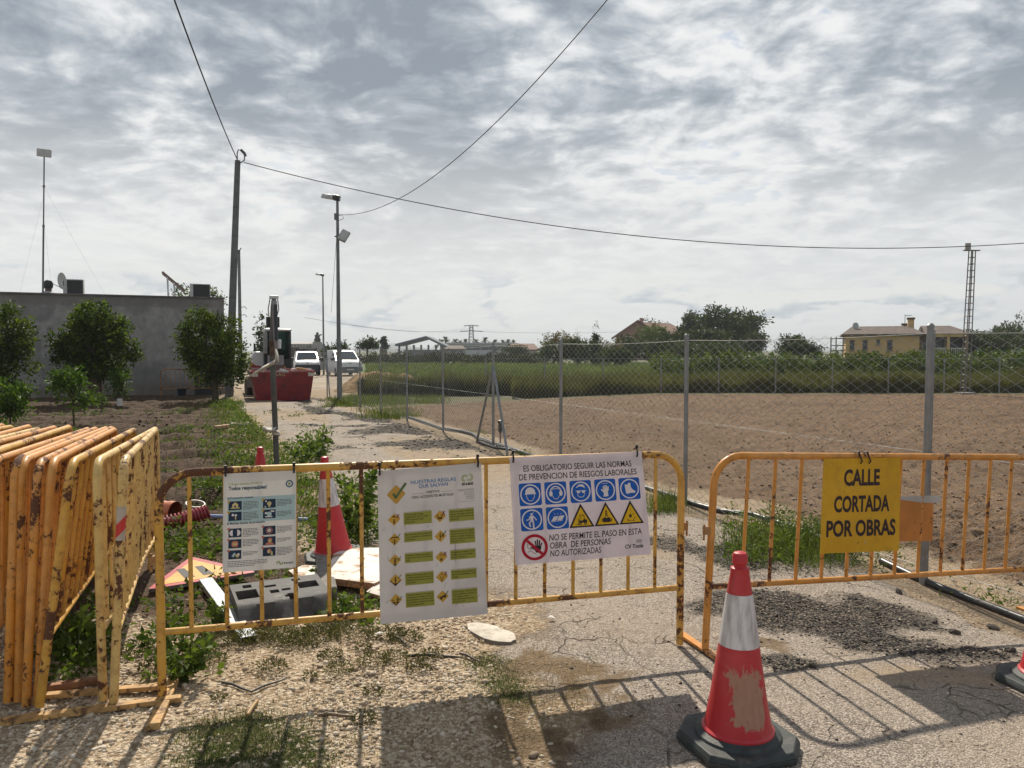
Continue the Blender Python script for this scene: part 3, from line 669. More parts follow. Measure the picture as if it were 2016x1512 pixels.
def panel_mat(name, col, dirt):
    m, N, b = newmat(name); tc = N.new('ShaderNodeTexCoord').outputs['Object']
    n = N.noise(tc, 5.0, 5, 0.6); st_ = N.noise(N.vmath('MULTIPLY', tc, (1, 1, 0.22)), 26.0, 4, 0.6)
    c = N.mix(N.smooth(n, 0.4, 0.75), col, tuple(x * 0.86 for x in col)); c = N.mix(N.math('MULTIPLY', N.smooth(st_, 0.62, 0.8), 0.35), c, dirt)
    N.set(b, 'Base Color', c); N.set(b, 'Roughness', 0.42); N.set(b, 'Specular IOR Level', 0.4)
    bp = N.new('ShaderNodeBump'); N.set(bp, 'Distance', 0.03); N.set(bp, 'Height', N.noise(N.vmath('MULTIPLY', tc, (1, 1, 0.6)), 4.0, 2, 0.5)); N.set(b, 'Normal', bp.outputs[0])
    tr = N.new('ShaderNodeBsdfTranslucent'); N.set(tr, 0, c); mx = N.new('ShaderNodeMixShader'); N.set(mx, 0, 0.22)
    N.l.new(b.outputs[0], mx.inputs[1]); N.l.new(tr.outputs[0], mx.inputs[2]); N.l.new(mx.outputs[0], N.n['Material Output'].inputs[0])
    MATS[name] = m; return m

# --- hygiene rules poster
def poster():
    a = A1 + n1 * 0.026
    c = [onto(px, py, a, n1) for px, py in ((440, 933), (583, 926), (583, 1117), (438, 1128))]
    S = Sheet('safety_poster', 'white hygiene rules poster with navy pictures tied to the yellow barrier', c, 1.0, 1.40, n1, panel_mat('poster_paper', (0.80, 0.79, 0.77), (0.4, 0.36, 0.3)), 0.002, 'poster', 'notices on the yellow barrier')
    S.emit('tint_block', [I_rect(0.06, 0.345, 0.985, 0.70, 0)], [PALEBLUE])
    S.emit('lettering', [I_text('10 Reglas sanitarias COVID-19', 0.07, 0.165, 0.030, 0.46, 0.008, 0, 2), I_text('Todos responsables!', 0.07, 0.235, 0.050, 0.52, 0.03, 1, 2),
                         I_text('# Prevención general', 0.055, 0.360, 0.028, 0.345, 0.02, 1, 2), I_text('# Medidas básicas de protección', 0.055, 0.722, 0.030, 0.515, 0.02, 1, 2),
                         I_text('suez', 0.83, 1.335, 0.036, 0.13, 0.02, 2, 2)], [LIME, flat('print_ink_blue', (0.03, 0.075, 0.13)), GREYP])
    S.emit('emblem', [I_disc(0.905, 0.185, 0.052, 0, 2), I_disc(0.905, 0.185, 0.034, 1, 3), I_rect(0.888, 0.165, 0.922, 0.205, 2, 4),
                      I_ring(0.755, 1.315, 0.012, 0.028, 3, 2, 16, 150, 400), I_ring(0.795, 1.315, 0.012, 0.028, 3, 2, 16, -30, 220)], [flat('print_teal', (0.03, 0.12, 0.20)), WHITEP, LIME, LIME])
    rows = [(0.075, 0.395, 0), (0.54, 0.39, 1), (0.075, 0.545, 2), (0.54, 0.54, 3), (0.075, 0.78, 4), (0.54, 0.775, 5), (0.075, 0.935, 6), (0.54, 0.925, 7), (0.075, 1.09, 8), (0.54, 1.08, 9)]
    for u, v, k in rows:
        w, h = 0.175, 0.125; cx, cy = u + w / 2, v + h / 2
        it = [I_rect(u, v, u + w, v + h, 0, 2)]
        if k == 0: it += [I_poly([(cx - .04, cy - .02), (cx, cy - .05), (cx + .04, cy - .02), (cx + .04, cy + .03), (cx - .04, cy + .03)][::-1], 1, 3), I_rect(cx - .06, cy + .025, cx + .06, cy + .04, 1, 3), I_rect(cx - .013, cy, cx + .013, cy + .025, 0, 4)]
        elif k == 1: it += [I_disc(cx, cy, 0.03, 1, 3), I_rect(cx - .012, cy + .02, cx + .012, cy + .05, 1, 3), I_disc(cx - .045, cy - .035, 0.012, 2, 3), I_disc(cx - .055, cy + .045, 0.01, 2, 3)]
        elif k == 2: it += [I_disc(cx - .03, cy - .02, 0.018, 2, 3), I_disc(cx + .01, cy - .015, 0.016, 2, 3), I_rect(cx - .002, cy, cx + .014, cy + .045, 1, 3)]
        elif k == 3: it += [I_disc(cx, cy, 0.034, 3, 3), I_disc(cx - .045, cy - .015, 0.016, 2, 3), I_poly([(cx + .02, cy - .05), (cx + .02, cy - .03), (cx + .07, cy - .025), (cx + .07, cy - .045)], 2, 3), I_poly([(cx - .06, cy + .03), (cx - .05, cy + .045), (cx + .05, cy + .045), (cx + .03, cy + .03)], 2, 3)]
        elif k == 4: it += [I_poly([(cx - .03 + .045 * math.cos(math.radians(t)), cy + .045 * math.sin(math.radians(t))) for t in range(90, 271, 20)], 2, 3), I_poly([(cx + .03 + .045 * math.cos(math.radians(t)), cy + .045 * math.sin(math.radians(t))) for t in range(-90, 91, 20)], 2, 3)]
        elif k == 5: it += [I_ring(cx, cy, 0.038, 0.046, 5, 4), I_disc(cx, cy, 0.026, 2, 3), I_line([(cx - .03, cy - .03), (cx + .03, cy + .03)], 0.008, 5, 5)]
        elif k == 6: it += [I_rrect(cx - .045, cy - .04, cx + .045, cy + .045, 0.03, 4, 3), I_rrect(cx - .03, cy - .012, cx + .03, cy + .02, 0.008, 1, 4)]
        elif k == 7: it += [I_disc(cx + .01, cy - .012, 0.03, 4, 3), I_disc(cx + .01, cy + .002, 0.02, 1, 4), I_poly([(cx - .06, cy + .055), (cx + .07, cy + .055), (cx + .04, cy + .025), (cx - .03, cy + .02)], 4, 3)]
        elif k == 8: it += [I_poly([(cx - .045, cy + .02), (cx - .015, cy + .035), (cx + .015, cy - .015), (cx - .01, cy - .03)], 3, 3), I_disc(cx + .035, cy + .015, 0.025, 1, 3), I_disc(cx + .05, cy - .005, 0.014, 2, 4)]
        else: it += [I_disc(cx, cy - .012, 0.03, 4, 3), I_disc(cx - .005, cy, 0.022, 1, 4), I_poly([(cx + .02, cy + .05), (cx + .05, cy + .05), (cx + .045, cy), (cx + .03, cy - .005)], 1, 4)]
        it += [I_disc(u + 0.002, v + 0.002, 0.018, 6 if v < 0.7 else 5, 5)]
        S.emit('picture', it, [NAVY, CREAMP, WHITEP, PALEBLUE, SKIN, PINKRED, MUSTARD])
    rr = random.Random(3)
    def greek(u0, v0, width, n, dv, last):
        out = []
        for i in range(n):
            u = u0; end = u0 + (width if i < n - 1 else width * last) * rr.uniform(0.9, 1.0)
            while u < end - 0.01:
                w = rr.uniform(0.014, 0.045); out.append(I_rect(u, v0 + i * dv, min(u + w, end), v0 + i * dv + 0.0085, 0, 2)); u += w + 0.007
        return out
    it = []
    for (u, v, k), n in zip(rows, (6, 5, 6, 4, 6, 5, 5, 3, 3, 6)):
        it += greek(u + 0.195, v + 0.012 + (0.02 if n < 5 else 0), 0.215, n, 0.0205, 0.6)
    it += greek(0.065, 1.245, 0.56, 4, 0.0235, 0.7)
    S.emit('small_print', it, [GREYP])
    ties(S, [0.03, 0.97], TIE, 0.04, 0.03)
poster()

# --- ten rules that save lives
def rules():
    a = A1 + n1 * 0.026
    c = [onto(px, py, a, n1) for px, py in ((743, 928), (947, 911), (960, 1209), (749, 1229))]
    S = Sheet('safety_board', 'tall grey-white rules board with mustard diamonds and olive text boxes', c, 1.0, 1.46, n1, panel_mat('board_vinyl', (0.72, 0.69, 0.68), (0.30, 0.26, 0.22)), 0.004, 'sign', 'notices on the yellow barrier')
    S.emit('lettering', [I_text('NUESTRAS REGLAS', 0.31, 0.148, 0.033, 0.435, 0.010, 0), I_text('QUE SALVAN', 0.385, 0.190, 0.033, 0.28, 0.010, 0), I_text('OBJETIVO', 0.455, 0.245, 0.020, 0.13, 0.012, 1),
                         I_text('CERO ACCIDENTES MORTALES', 0.315, 0.287, 0.024, 0.40, 0.012, 1), I_text('suez', 0.80, 0.20, 0.032, 0.118, 0.03, 1)], [SKYBLUE, BLACKP])
    ln = ['PARA EL PERSONAL', 'DEL GRUPO,', 'CONTRATAS,', 'Y EMPRESAS', 'EXTERNAS']
    S.emit('small_print', [I_text(t, 0.92, 0.256 + i * 0.0195, 0.012, None, 0.0, 0, 1, 'R') for i, t in enumerate(ln)] + [I_line([(0.755, 0.238), (0.92, 0.238)], 0.002), I_line([(0.755, 0.355), (0.92, 0.355)], 0.002),
                           I_line([(0.32, 0.243), (0.43, 0.243)], 0.0025), I_line([(0.605, 0.243), (0.71, 0.243)], 0.0025)], [GREYP])
    S.emit('emblem', [I_poly([(0.17 - .085, 0.235), (0.17 - .01, 0.32), (0.17 + .01, 0.32), (0.17 + .085, 0.235), (0.17 + .085, 0.225), (0.17 + .01, 0.15), (0.17 - .01, 0.15), (0.17 - .085, 0.225)], 0), I_line([(0.145, 0.228), (0.165, 0.262), (0.26, 0.138)], 0.024, 1, 2),
                      I_ring(0.835, 0.135, 0.016, 0.024, 2, 1, 20, 90, 330), I_ring(0.835, 0.135, 0.030, 0.037, 2, 1, 20, 90, 330), I_ring(0.878, 0.130, 0.016, 0.024, 2, 1, 20, -90, 150), I_ring(0.878, 0.130, 0.030, 0.037, 2, 1, 20, -90, 150)], [AMBER, GREEN, LIME])
    T = [['No paso bajo cargas', 'suspendidas. No me sitúo', 'debajo de una carga', 'suspendida'], ['Antes de realizar trabajos en', 'caliente, me aseguro de que no', 'existen riesgos de incendio o de', 'explosión'],
         ['Me sitúo fuera de la trayectoria', 'de la maquinaria y vehículos en', 'movimiento'], ['Antes de iniciar los trabajos', 'verifico la ausencia de cualquier', 'tipo de energía (mecánica,', 'química, eléctrica, fluidos a', 'presión, etc.)'],
         ['Cuando trabajo en altura,', 'engancho mi arnés a la línea de', 'vida'], ['No manipulo el teléfono u otros', 'medios de comunicación', 'cuando conduzco'],
         ['Bajo a una zanja sólo si las', 'medidas de protección contra el', 'hundimiento de tierras son las', 'adecuadas'], ['No conduzco bajo los efectos de', 'alcohol, estupefacientes u otras', 'drogas'],
         ['Antes de entrar en un espacio', 'confinado, me aseguro de que', 'la atmósfera interior está', 'controlada y vigilada durante', 'toda la operación'], ['Antes de girar o hacer marcha', 'atrás, señalizo, reduzco la', 'velocidad y miro', 'inmediatamente por los', 'retrovisores']]
    ys = [0.415, 0.605, 0.805, 0.995, 1.185]
    for k, lines in enumerate(T):
        col = k % 2; v = ys[k // 2] + (0.008 if col else 0); u = 0.235 if col == 0 else 0.665; h = 0.024 * len(lines) + 0.02; w = 0.265 if col == 0 else 0.245
        S.emit('text_box', [I_rect(u, v, u + w, v + h, 0), I_line([(u, v - 0.006), (u + w, v - 0.006)], 0.002, 2, 1)] + [I_text(t, u + 0.012, v + 0.026 + i * 0.0235, 0.0125, min(0.0092 * len(t), w - 0.02), 0.022, 1, 2) for i, t in enumerate(lines)], [OLIVE, flat('print_dark_olive', (0.045, 0.05, 0.008)), GREYP])
        cx = 0.145 if col == 0 else 0.578; cy = v + 0.055; d = 0.058
        it = [I_poly([(cx - d, cy), (cx, cy + d), (cx + d, cy), (cx, cy - d)], 0, 1)]
        man = lambda x, y, s: [I_disc(x, y - .022 * s, 0.006 * s, 1, 2, 10), I_rect(x - .007 * s, y - .014 * s, x + .007 * s, y + .008 * s, 1, 2), I_rect(x - .007 * s, y + .006 * s, x - .001, y + .026 * s, 1, 2), I_rect(x + .001, y + .006 * s, x + .007 * s, y + .026 * s, 1, 2)]
        if k == 0: it += man(cx, cy + .02, 0.9) + [I_rect(cx - .014, cy - .034, cx + .014, cy - .022, 1, 2)]
        elif k == 1: it += [I_line([(cx - .03, cy - .01), (cx, cy + .025), (cx + .03, cy - .01)], 0.005, 1, 2), I_rect(cx - .02, cy + .01, cx + .02, cy + .025, 1, 2), I_line([(cx - .01, cy + .01), (cx - .025, cy - .025)], 0.004, 1, 2), I_line([(cx + .01, cy + .01), (cx + .012, cy - .02)], 0.004, 1, 2)]
        elif k == 2: it += man(cx, cy + .022, 0.95) + [I_line([(cx - .035, cy - .012), (cx - .005, cy - .022), (cx + .03, cy - .016)], 0.009, 1, 2), I_line([(cx - .022, cy + .012), (cx - .022, cy + .03)], 0.004, 1, 2), I_line([(cx + .022, cy + .012), (cx + .022, cy + .03)], 0.004, 1, 2)]
        elif k == 3: it += [I_line([(cx + .002, cy - .03), (cx - .008, cy), (cx + .004, cy - .002), (cx - .008, cy + .034)], 0.007, 1, 2), I_rect(cx + .012, cy - .012, cx + .03, cy + .006, 1, 2)]
        elif k == 4: it += man(cx, cy + .005, 1.1) + [I_line([(cx - .03, cy - .02), (cx + .03, cy - .02)], 0.003, 1, 2), I_poly([(cx - .02, cy + .037), (cx, cy + .056), (cx + .02, cy + .037)], 1, 2)]
        elif k == 5: it += [I_ring(cx, cy - .024, .008, .012, 1, 2, 14), I_ring(cx, cy + .016, .006, .012, 1, 2, 4, 45, 405), I_rect(cx - .01, cy + .02, cx + .01, cy + .034, 1, 2)]
        elif k == 6: it += man(cx, cy - .004, 1.0) + [I_poly([(cx - .054, cy + .004), (cx, cy + .057), (cx + .054, cy + .004), (cx + .04, cy + .004), (cx + .02, cy + .028), (cx - .02, cy + .028), (cx - .04, cy + .004)], 1, 2)]
        elif k == 7: it += [I_ring(cx, cy + .006, .010, .014, 1, 2, 12, 0, 180), I_line([(cx - .013, cy - .004), (cx - .013, cy + .008)], .004, 1, 2), I_line([(cx + .013, cy - .004), (cx + .013, cy + .008)], .004, 1, 2), I_line([(cx, cy + .018), (cx, cy + .034)], .004, 1, 2), I_line([(cx - .012, cy + .036), (cx + .012, cy + .036)], .004, 1, 2), I_line([(cx - .008, cy - .022), (cx + .008, cy - .034)], 0.004, 1, 2)]
        elif k == 8: it += man(cx + .014, cy - .002, 0.9) + [I_ring(cx - .026, cy + .004, .006, .011, 1, 2, 12), I_poly([(cx - .038, cy + .02), (cx, cy + .056), (cx + .038, cy + .02)], 1, 2), I_disc(cx, cy + .034, 0.008, 0, 3, 10)]
        else: it += [I_poly([(cx - .034, cy + .01), (cx - .02, cy + .024), (cx + .03, cy - .002), (cx + .036, cy - .018), (cx + .01, cy - .012)], 1, 2), I_disc(cx - .012, cy + .022, .008, 1, 3, 10), I_disc(cx + .024, cy + .006, .008, 1, 3, 10), I_line([(cx - .04, cy - .005), (cx - .04, cy + .005)], 0.004, 1, 2)]
        mx, my = cx + 0.036, cy - 0.030 + (0.018 if k in (4, 8) else 0)
        if k in (0, 1, 5, 7): it += [I_line([(mx - .012, my - .017), (mx + .012, my + .017)], .007, 2, 4), I_line([(mx + .012, my - .017), (mx - .012, my + .017)], .007, 2, 4)]
        else: it += [I_line([(mx - .016, my + .002), (mx - .006, my + .014), (mx + .018, my - .020)], .007, 3, 4)]
        S.emit('pictogram', it, [MUSTARD, flat('print_dark_brown', (0.045, 0.022, 0.012)), flat('print_dull_red', (0.22, 0.03, 0.035)), GREEN])
    S.emit('eyelet', [I_ring(0.04, 1.405, .006, .014, 0, 1, 14)], [WHITEP]); S.emit('eyelet', [I_ring(0.94, 1.42, .006, .014, 0, 1, 14)], [WHITEP])
    sc = random.Random(5)
    S.emit('scratch', [I_line([(u, v), (u + sc.uniform(-.03, .03), v + sc.uniform(-.02, .05))], 0.003) for u, v in [(sc.uniform(0.05, .95), sc.uniform(.3, 1.4)) for _ in range(16)]] + [I_line([(0.715, 0.74), (0.71, 0.92)], 0.005)], [flat('print_scuff', (0.24, 0.21, 0.19))])
    ties(S, [0.02, 0.965], TIE, 0.035, 0.035)
rules()

# --- obligatory protection notice
def notice():
    a = A1 + n1 * 0.026
    c = [onto(px, py, a, n1) for px, py in ((1003, 901), (1263, 889), (1282, 1091), (1015, 1113))]
    S = Sheet('safety_board', 'wide white notice with blue protection symbols and yellow warning triangles', c, 1.30, 1.0, n1, panel_mat('notice_vinyl', (0.80, 0.73, 0.76), (0.45, 0.40, 0.38)), 0.003, 'sign', 'notices on the yellow barrier')
    S.emit('lettering', [I_text('ES OBLIGATORIO SEGUIR LAS NORMAS', 0.125, 0.135, 0.056, 1.06, 0.008), I_text('DE PREVENCION DE RIESGOS LABORALES', 0.08, 0.215, 0.056, 1.15, 0.008),
                         I_text('NO SE PERMITE EL PASO EN ESTA', 0.325, 0.795, 0.058, 0.90, 0.008, 0, 1, 'L', 0.10), I_text('OBRA  DE PERSONAS', 0.325, 0.870, 0.058, 0.585, 0.008, 0, 1, 'L', 0.10), I_text('NO AUTORIZADAS', 0.325, 0.945, 0.058, 0.485, 0.008, 0, 1, 'L', 0.10)], [BLACKP])
    S.emit('maker_mark', [I_text('CV Tools', 1.045, 0.925, 0.036, 0.18, 0.03, 0, 1, 'L', 0.15)] + [I_rect(1.165 + 0.006 * i, 0.845, 1.165 + 0.006 * i + (0.0035 if i % 3 else 0.002), 0.878, 1) for i in range(9)], [BLACKP, flat('print_mid_grey', (0.25, 0.23, 0.24))])
    MM = [BLUEP, WHITEP, YELP, BLACKP, REDP]
    def square(u, v, icon):
        cx, cy, r = u + 0.105, v + 0.105, 0.105
        S.emit('pictogram', [I_rrect(u, v, u + 0.21, v + 0.21, 0.018, 0, 1), I_ring(cx, cy, 0.083, 0.095, 1, 2)] + xf(icon, cx, cy, 0.1), MM)
    head = [I_line([(-.38, -.02), (-.36, .25), (-.18, .55), (0, .62), (.18, .55), (.36, .25), (.38, -.02)], 0.05, 1, 2)]
    helmet = [I_poly([(.56, -.02), (.48, -.12), (.42, -.42), (.22, -.62), (0, -.68), (-.22, -.62), (-.42, -.42), (-.48, -.12), (-.56, -.02)], 1, 3)] + head
    ears = [I_ring(0, -.10, .46, .56, 1, 2, 20, 190, 350), I_disc(-.48, .04, .17, 1, 3, 14, .26), I_disc(.48, .04, .17, 1, 3, 14, .26), I_line([(-.32, .25), (-.18, .5), (0, .58), (.18, .5), (.32, .25)], .05, 1, 2), I_line([(-.36, -.32), (-.2, -.42), (0, -.38), (.2, -.44), (.36, -.32)], .06, 1, 3)]
    spect = [I_poly([(-.45, -.38), (-.35, -.38), (-.15, -.5), (.2, -.45), (.42, -.28), (.38, -.5), (.2, -.68), (-.15, -.66), (-.32, -.52)], 1, 2), I_poly([(-.42, -.08), (-.36, .14), (-.12, .14), (-.06, -.08)], 1, 3), I_poly([(.06, -.08), (.12, .14), (.36, .14), (.42, -.08)], 1, 3), I_line([(-.5, -.08), (.5, -.08)], .05, 1, 3), I_line([(-.36, .2), (-.26, .45), (0, .56), (.26, .45), (.36, .2)], .05, 1, 2)]
    glove = [I_poly([(-.22, .62), (.26, .60), (.22, .1), (-.16, .12)], 1, 2), I_poly([(-.16, .14), (.22, .12), (.36, -.05), (.26, -.14), (-.22, -.10)], 1, 3)] + [I_line([(x0, -.02), (x1, y1)], .115, 1, 4) for x0, x1, y1 in ((-.16, -.20, -.36), (-.03, -.04, -.44), (.10, .12, -.42), (.22, .28, -.32))] + [I_line([(-.15, .2), (-.38, -.08)], .12, 1, 4), I_line([(-.3, -.62), (.28, -.66)], .03, 1, 2)]
    boot = [I_poly([(-.46, -.42), (-.38, .46), (-.1, .46), (.02, .40), (.5, .42), (.56, .26), (.34, .12), (.14, -.12), (.10, -.56), (-.12, -.54), (-.14, -.40)], 1, 2)]
    harness = [I_disc(0, -.5, .11, 1, 2, 12), I_poly([(-.17, -.36), (-.12, .1), (.12, .1), (.17, -.36)], 1, 2), I_line([(-.15, -.3), (-.28, -.02), (-.48, .02)], .10, 1, 3), I_line([(.15, -.3), (.32, -.08), (.42, .06)], .10, 1, 3), I_line([(-.07, .08), (-.26, .32), (-.18, .62)], .13, 1, 3), I_line([(.07, .08), (.12, .4), (.12, .78)], .14, 1, 3), I_line([(.04, -.4), (.3, -.9)], .03, 1, 3)]
    boards = [I_poly([(-.62, .28), (.44, .20), (.68, -.22), (-.34, -.14)], 1, 2), I_line([(-.62, .34), (.44, .26)], .05, 1, 2), I_line([(-.2, .4), (.2, -.3)], .05, 0, 4), I_line([(-.2, -.3), (-.26, -.45)], .03, 1, 2), I_line([(.05, -.3), (.06, -.46)], .03, 1, 2), I_line([(.3, -.3), (.4, -.44)], .03, 1, 2)]
    for i, ic in enumerate((helmet, ears, spect, glove, boot)): square(0.07 + 0.242 * i, 0.245, ic)
    square(0.07, 0.480, harness); square(0.312, 0.480, boards)
    def tri(cx, icon):
        v0, v1 = 0.462, 0.69; w = 0.122
        S.emit('pictogram', [I_poly([(cx, v0), (cx - w, v1), (cx + w, v1)], 3, 1), I_poly([(cx, v0 + 0.034), (cx - w + 0.027, v1 - 0.015), (cx + w - 0.027, v1 - 0.015)], 2, 2)] + xf(icon, cx, 0.625, 0.07, 2), MM)
    fork = [I_line([(-.25, .2), (-.18, -.75), (.35, -.72), (.42, -.05)], .08, 3, 1), I_poly([(-.35, -.05), (-.35, .3), (.75, .3), (.75, -.1), (.3, -.15), (.1, .02)], 3, 1), I_ring(-.2, .42, .10, .20, 3, 2, 12), I_ring(.5, .42, .10, .20, 3, 2, 12), I_line([(-.45, .55), (-.45, -.3)], .06, 3, 1), I_line([(-.8, .52), (-.45, .52)], .06, 3, 1), I_rect(-.05, -.6, .22, -.1, 2, 3)]
    crane = [I_rect(-.55, -.15, .55, .45, 3, 1), I_rect(-.72, -.05, -.62, .35, 3, 1), I_rect(.62, -.05, .72, .35, 3, 1), I_line([(-.3, -.15), (0, -.5), (.3, -.15)], .08, 3, 1), I_ring(0, -.66, .08, .18, 3, 1, 12), I_rect(-.1, -1.15, .1, -.85, 3, 1)]
    fall = [I_poly([(-.25, -.45), (-.3, 0), (.02, .05), (.1, -.38)], 3, 1), I_disc(.35, -.45, .09, 3, 1, 10), I_line([(-.55, .35), (-.05, .5)], .08, 3, 1), I_line([(.2, .5), (.55, -.05)], .07, 3, 1), I_poly([(.12, .38), (.22, .6), (.4, .45)], 3, 2), I_line([(-.02, -1.1), (-.02, -.6)], .03, 3, 1), I_disc(-.55, .35, .08, 3, 2, 10)]
    for cx, ic in ((0.645, fork), (0.89, crane), (1.135, fall)): tri(cx, ic)
    hand = [I_poly([(-.05, .15), (.1, .5), (.42, .55), (.62, .1), (.6, -.1), (.1, -.12)], 3, 1)] + [I_line([(x0, -.05), (x1, y1)], .12, 3, 2) for x0, x1, y1 in ((.14, .10, -.55), (.29, .29, -.68), (.44, .48, -.60), (.56, .68, -.35))] + [I_line([(.12, .28), (-.28, -.02)], .13, 3, 2)]
    manl = [I_ring(-.42, -.15, .24, .28, 3, 1, 16), I_ring(-.32, .12, .10, .13, 3, 1, 12), I_line([(-.66, .5), (-.5, .28), (-.2, .45), (.1, .66)], .04, 3, 1)]
    cx, cy = 0.185, 0.845; r = 0.122
    S.emit('pictogram', [I_ring(cx, cy, 0.096, 0.123, 4, 3, 40), I_line([(cx - .076, cy - .076), (cx + .076, cy + .076)], 0.026, 4, 6)] + xf(hand + manl, cx, cy, 0.1), MM, 'red no entry symbol with raised hand')
    ties(S, [0.03, 1.245], TIE, 0.02, 0.045)
notice()

# --- street closed sign
def closed():
    a = A2 + n2 * 0.026
    c = [onto(px, py, a, n2) for px, py in ((1622, 903), (1773, 901), (1770, 1084), (1615, 1090))]
    m = simple('sign_yellow', (0.64, 0.36, 0.010), 0.36, var=0.10, scale=3, bump=0.02, bscale=4, dirt=(0.42, 0.24, 0.015), dscale=9, dlo=0.5, dhi=0.85)
    S = Sheet('road_sign', 'yellow street closed for works sign in black capitals on the orange barrier', c, 1.0, 1.20, n2, m, 0.004, 'sign')
    K = flat('print_brown_black', (0.035, 0.022, 0.025))
    S.emit('lettering', [I_text('CALLE', 0.495, 0.340, 0.195, 0.465, 0.036, 0, 1, 'C'), I_text('CORTADA', 0.505, 0.675, 0.195, 0.715, 0.036, 0, 1, 'C'), I_text('POR OBRAS', 0.505, 0.985, 0.195, 0.885, 0.036, 0, 1, 'C')], [K])
    S.emit('rivet', [I_disc(0.56, 1.075, 0.011, 0, 1, 12)], [flat('rivet_metal', (0.5, 0.46, 0.4))]); S.emit('rivet', [I_disc(0.465, 1.08, 0.008, 0, 1, 12)], [K])
    for u in (0.455, 0.565):
        t0 = S.p(u - 0.02, -0.045, 8); mb = MB()
        mb.tube([t0 - n2 * 0.03 + Vector((0, 0, 0.008)), t0 + Vector((0, 0, 0.014)), S.p(u, 0.0, 16), S.p(u + 0.022, 0.03, 14), S.p(u + 0.012, 0.07, 4)], [0.004, 0.0065, 0.004, 0.004, 0.003], 7); mb.build('wire_hook', TIE, S.e, smooth=60)
closed()
# ------------------------------------------------------------------ traffic cones
def cone_mats():
    red = (0.47, 0.018, 0.028)
    m, N, b = newmat('cone_red'); tc = N.new('ShaderNodeTexCoord').outputs['Object']; sep = N.new('ShaderNodeSeparateXYZ'); N.set(sep, 0, tc)
    oi = N.new('ShaderNodeObjectInfo'); n = N.noise(tc, 22.0, 5, 0.65, 0.4); n2_ = N.noise(N.vmath('MULTIPLY', tc, (1, 1, 0.3)), 60.0, 4)
    c = N.mix(N.smooth(n2_, 0.5, 0.8), red, (0.40, 0.02, 0.025))
    # a long scuff of dried mud down the front; its strength is the object's colour alpha, on the worn cone only
    fx = N.math('SUBTRACT', 1.0, N.smooth(N.math('ABSOLUTE', N.math('ADD', sep.outputs[0], 0.022)), 0.0, 0.12)); fz = N.math('MULTIPLY', N.smooth(sep.outputs[2], 0.04, 0.16), N.math('SUBTRACT', 1.0, N.smooth(sep.outputs[2], 0.24, 0.42)))
    fy = N.smooth(N.math('MULTIPLY', sep.outputs[1], -1.0), 0.0, 0.03)
    f = N.math('MULTIPLY', N.math('MULTIPLY', fx, fz), fy); f = N.smooth(N.math('ADD', N.math('MULTIPLY', f, 0.50), N.math('MULTIPLY', N.noise(N.vmath('MULTIPLY', tc, (1.0, 1.0, 0.6)), 15.0, 7, 0.74, 0.8), 1.05)), 0.745, 0.78)
    f = N.math('MULTIPLY', f, oi.outputs['Alpha'])
    c = N.mix(N.math('MULTIPLY', f, 0.88), c, N.mix(n2_, (0.42, 0.29, 0.20), (0.30, 0.17, 0.11)))
    gr = N.noise(N.vmath('MULTIPLY', tc, (1, 1, 0.45)), 26.0, 5, 0.7); c = N.mix(N.math('MULTIPLY', N.smooth(gr, 0.52, 0.78), 0.5), c, (0.20, 0.07, 0.05)); c = N.mix(N.math('MULTIPLY', N.smooth(N.noise(tc, 6.0, 3), 0.45, 0.7), 0.22), c, (0.62, 0.16, 0.14))
    N.set(b, 'Base Color', c); N.set(b, 'Roughness', N.math('ADD', 0.42, N.math('MULTIPLY', f, 0.4)))
    m2, N, b = newmat('cone_band'); tc = N.new('ShaderNodeTexCoord').outputs['Object']; n = N.noise(N.vmath('MULTIPLY', tc, (3, 3, 0.5)), 12.0, 5, 0.6)
    N.set(b, 'Base Color', N.mix(N.smooth(n, 0.35, 0.75), (0.68, 0.665, 0.68), (0.34, 0.31, 0.32))); N.set(b, 'Roughness', 0.32); N.set(b, 'Metallic', 0.15)
    return m, m2, simple('cone_rubber', (0.028, 0.036, 0.036), 0.6, var=0.3, scale=14, bump=0.002, bscale=60, dirt=(0.16, 0.145, 0.12), dscale=9, dlo=0.5, dhi=0.8)
CR, CB, CK = cone_mats()
def cone(loc, label, rz=0.0, tilt=(0, 0), mud=0.0, name='traffic_cone', scale=1.0):
    e = empty(name, loc, rz, label, 'cone', 'red and white traffic cones'); e.rotation_euler = (tilt[0], tilt[1], rz); e.scale = (scale,) * 3
    # octagonal rubber foot with a raised collar
    a = 0.208; k = 0.11
    octo = [(a, -k), (a, k), (k, a), (-k, a), (-a, k), (-a, -k), (-k, -a), (k, -a)]
    mb = MB().prism(octo, 0.0, 0.022).prism(octo, 0.022, 0.042, taper=0.94)
    mb.build('foot', CK, e, bevel=0.004)
    MB().lathe([(0.168, 0.040), (0.162, 0.052), (0.138, 0.062), (0.128, 0.066), (0.124, 0.09)], 32).build('collar', CK, e, smooth=40)
    r = lambda z: 0.126 + (0.031 - 0.126) * (z - 0.06) / (0.71 - 0.06)
    lo = MB().lathe([(0.138, 0.060), (0.138, 0.068), (0.128, 0.076), (r(0.20), 0.20), (r(0.405), 0.405)], 40, cap=False).build('lower_body', CR, e, smooth=40); lo.color = (1, 1, 1, mud)
    MB().lathe([(r(0.40) + 0.002, 0.398), (r(0.50) + 0.002, 0.50), (r(0.595) + 0.002, 0.597)], 40, cap=False).build('reflective_band', CB, e, smooth=40)
    up = MB().lathe([(r(0.59), 0.592), (0.036, 0.672), (0.035, 0.694), (0.025, 0.700), (0.024, 0.706), (0.029, 0.713), (0.029, 0.742), (0.024, 0.752), (0.010, 0.757)], 32).build('top', CR, e, smooth=35); up.color = (1, 1, 1, 0)
    return e
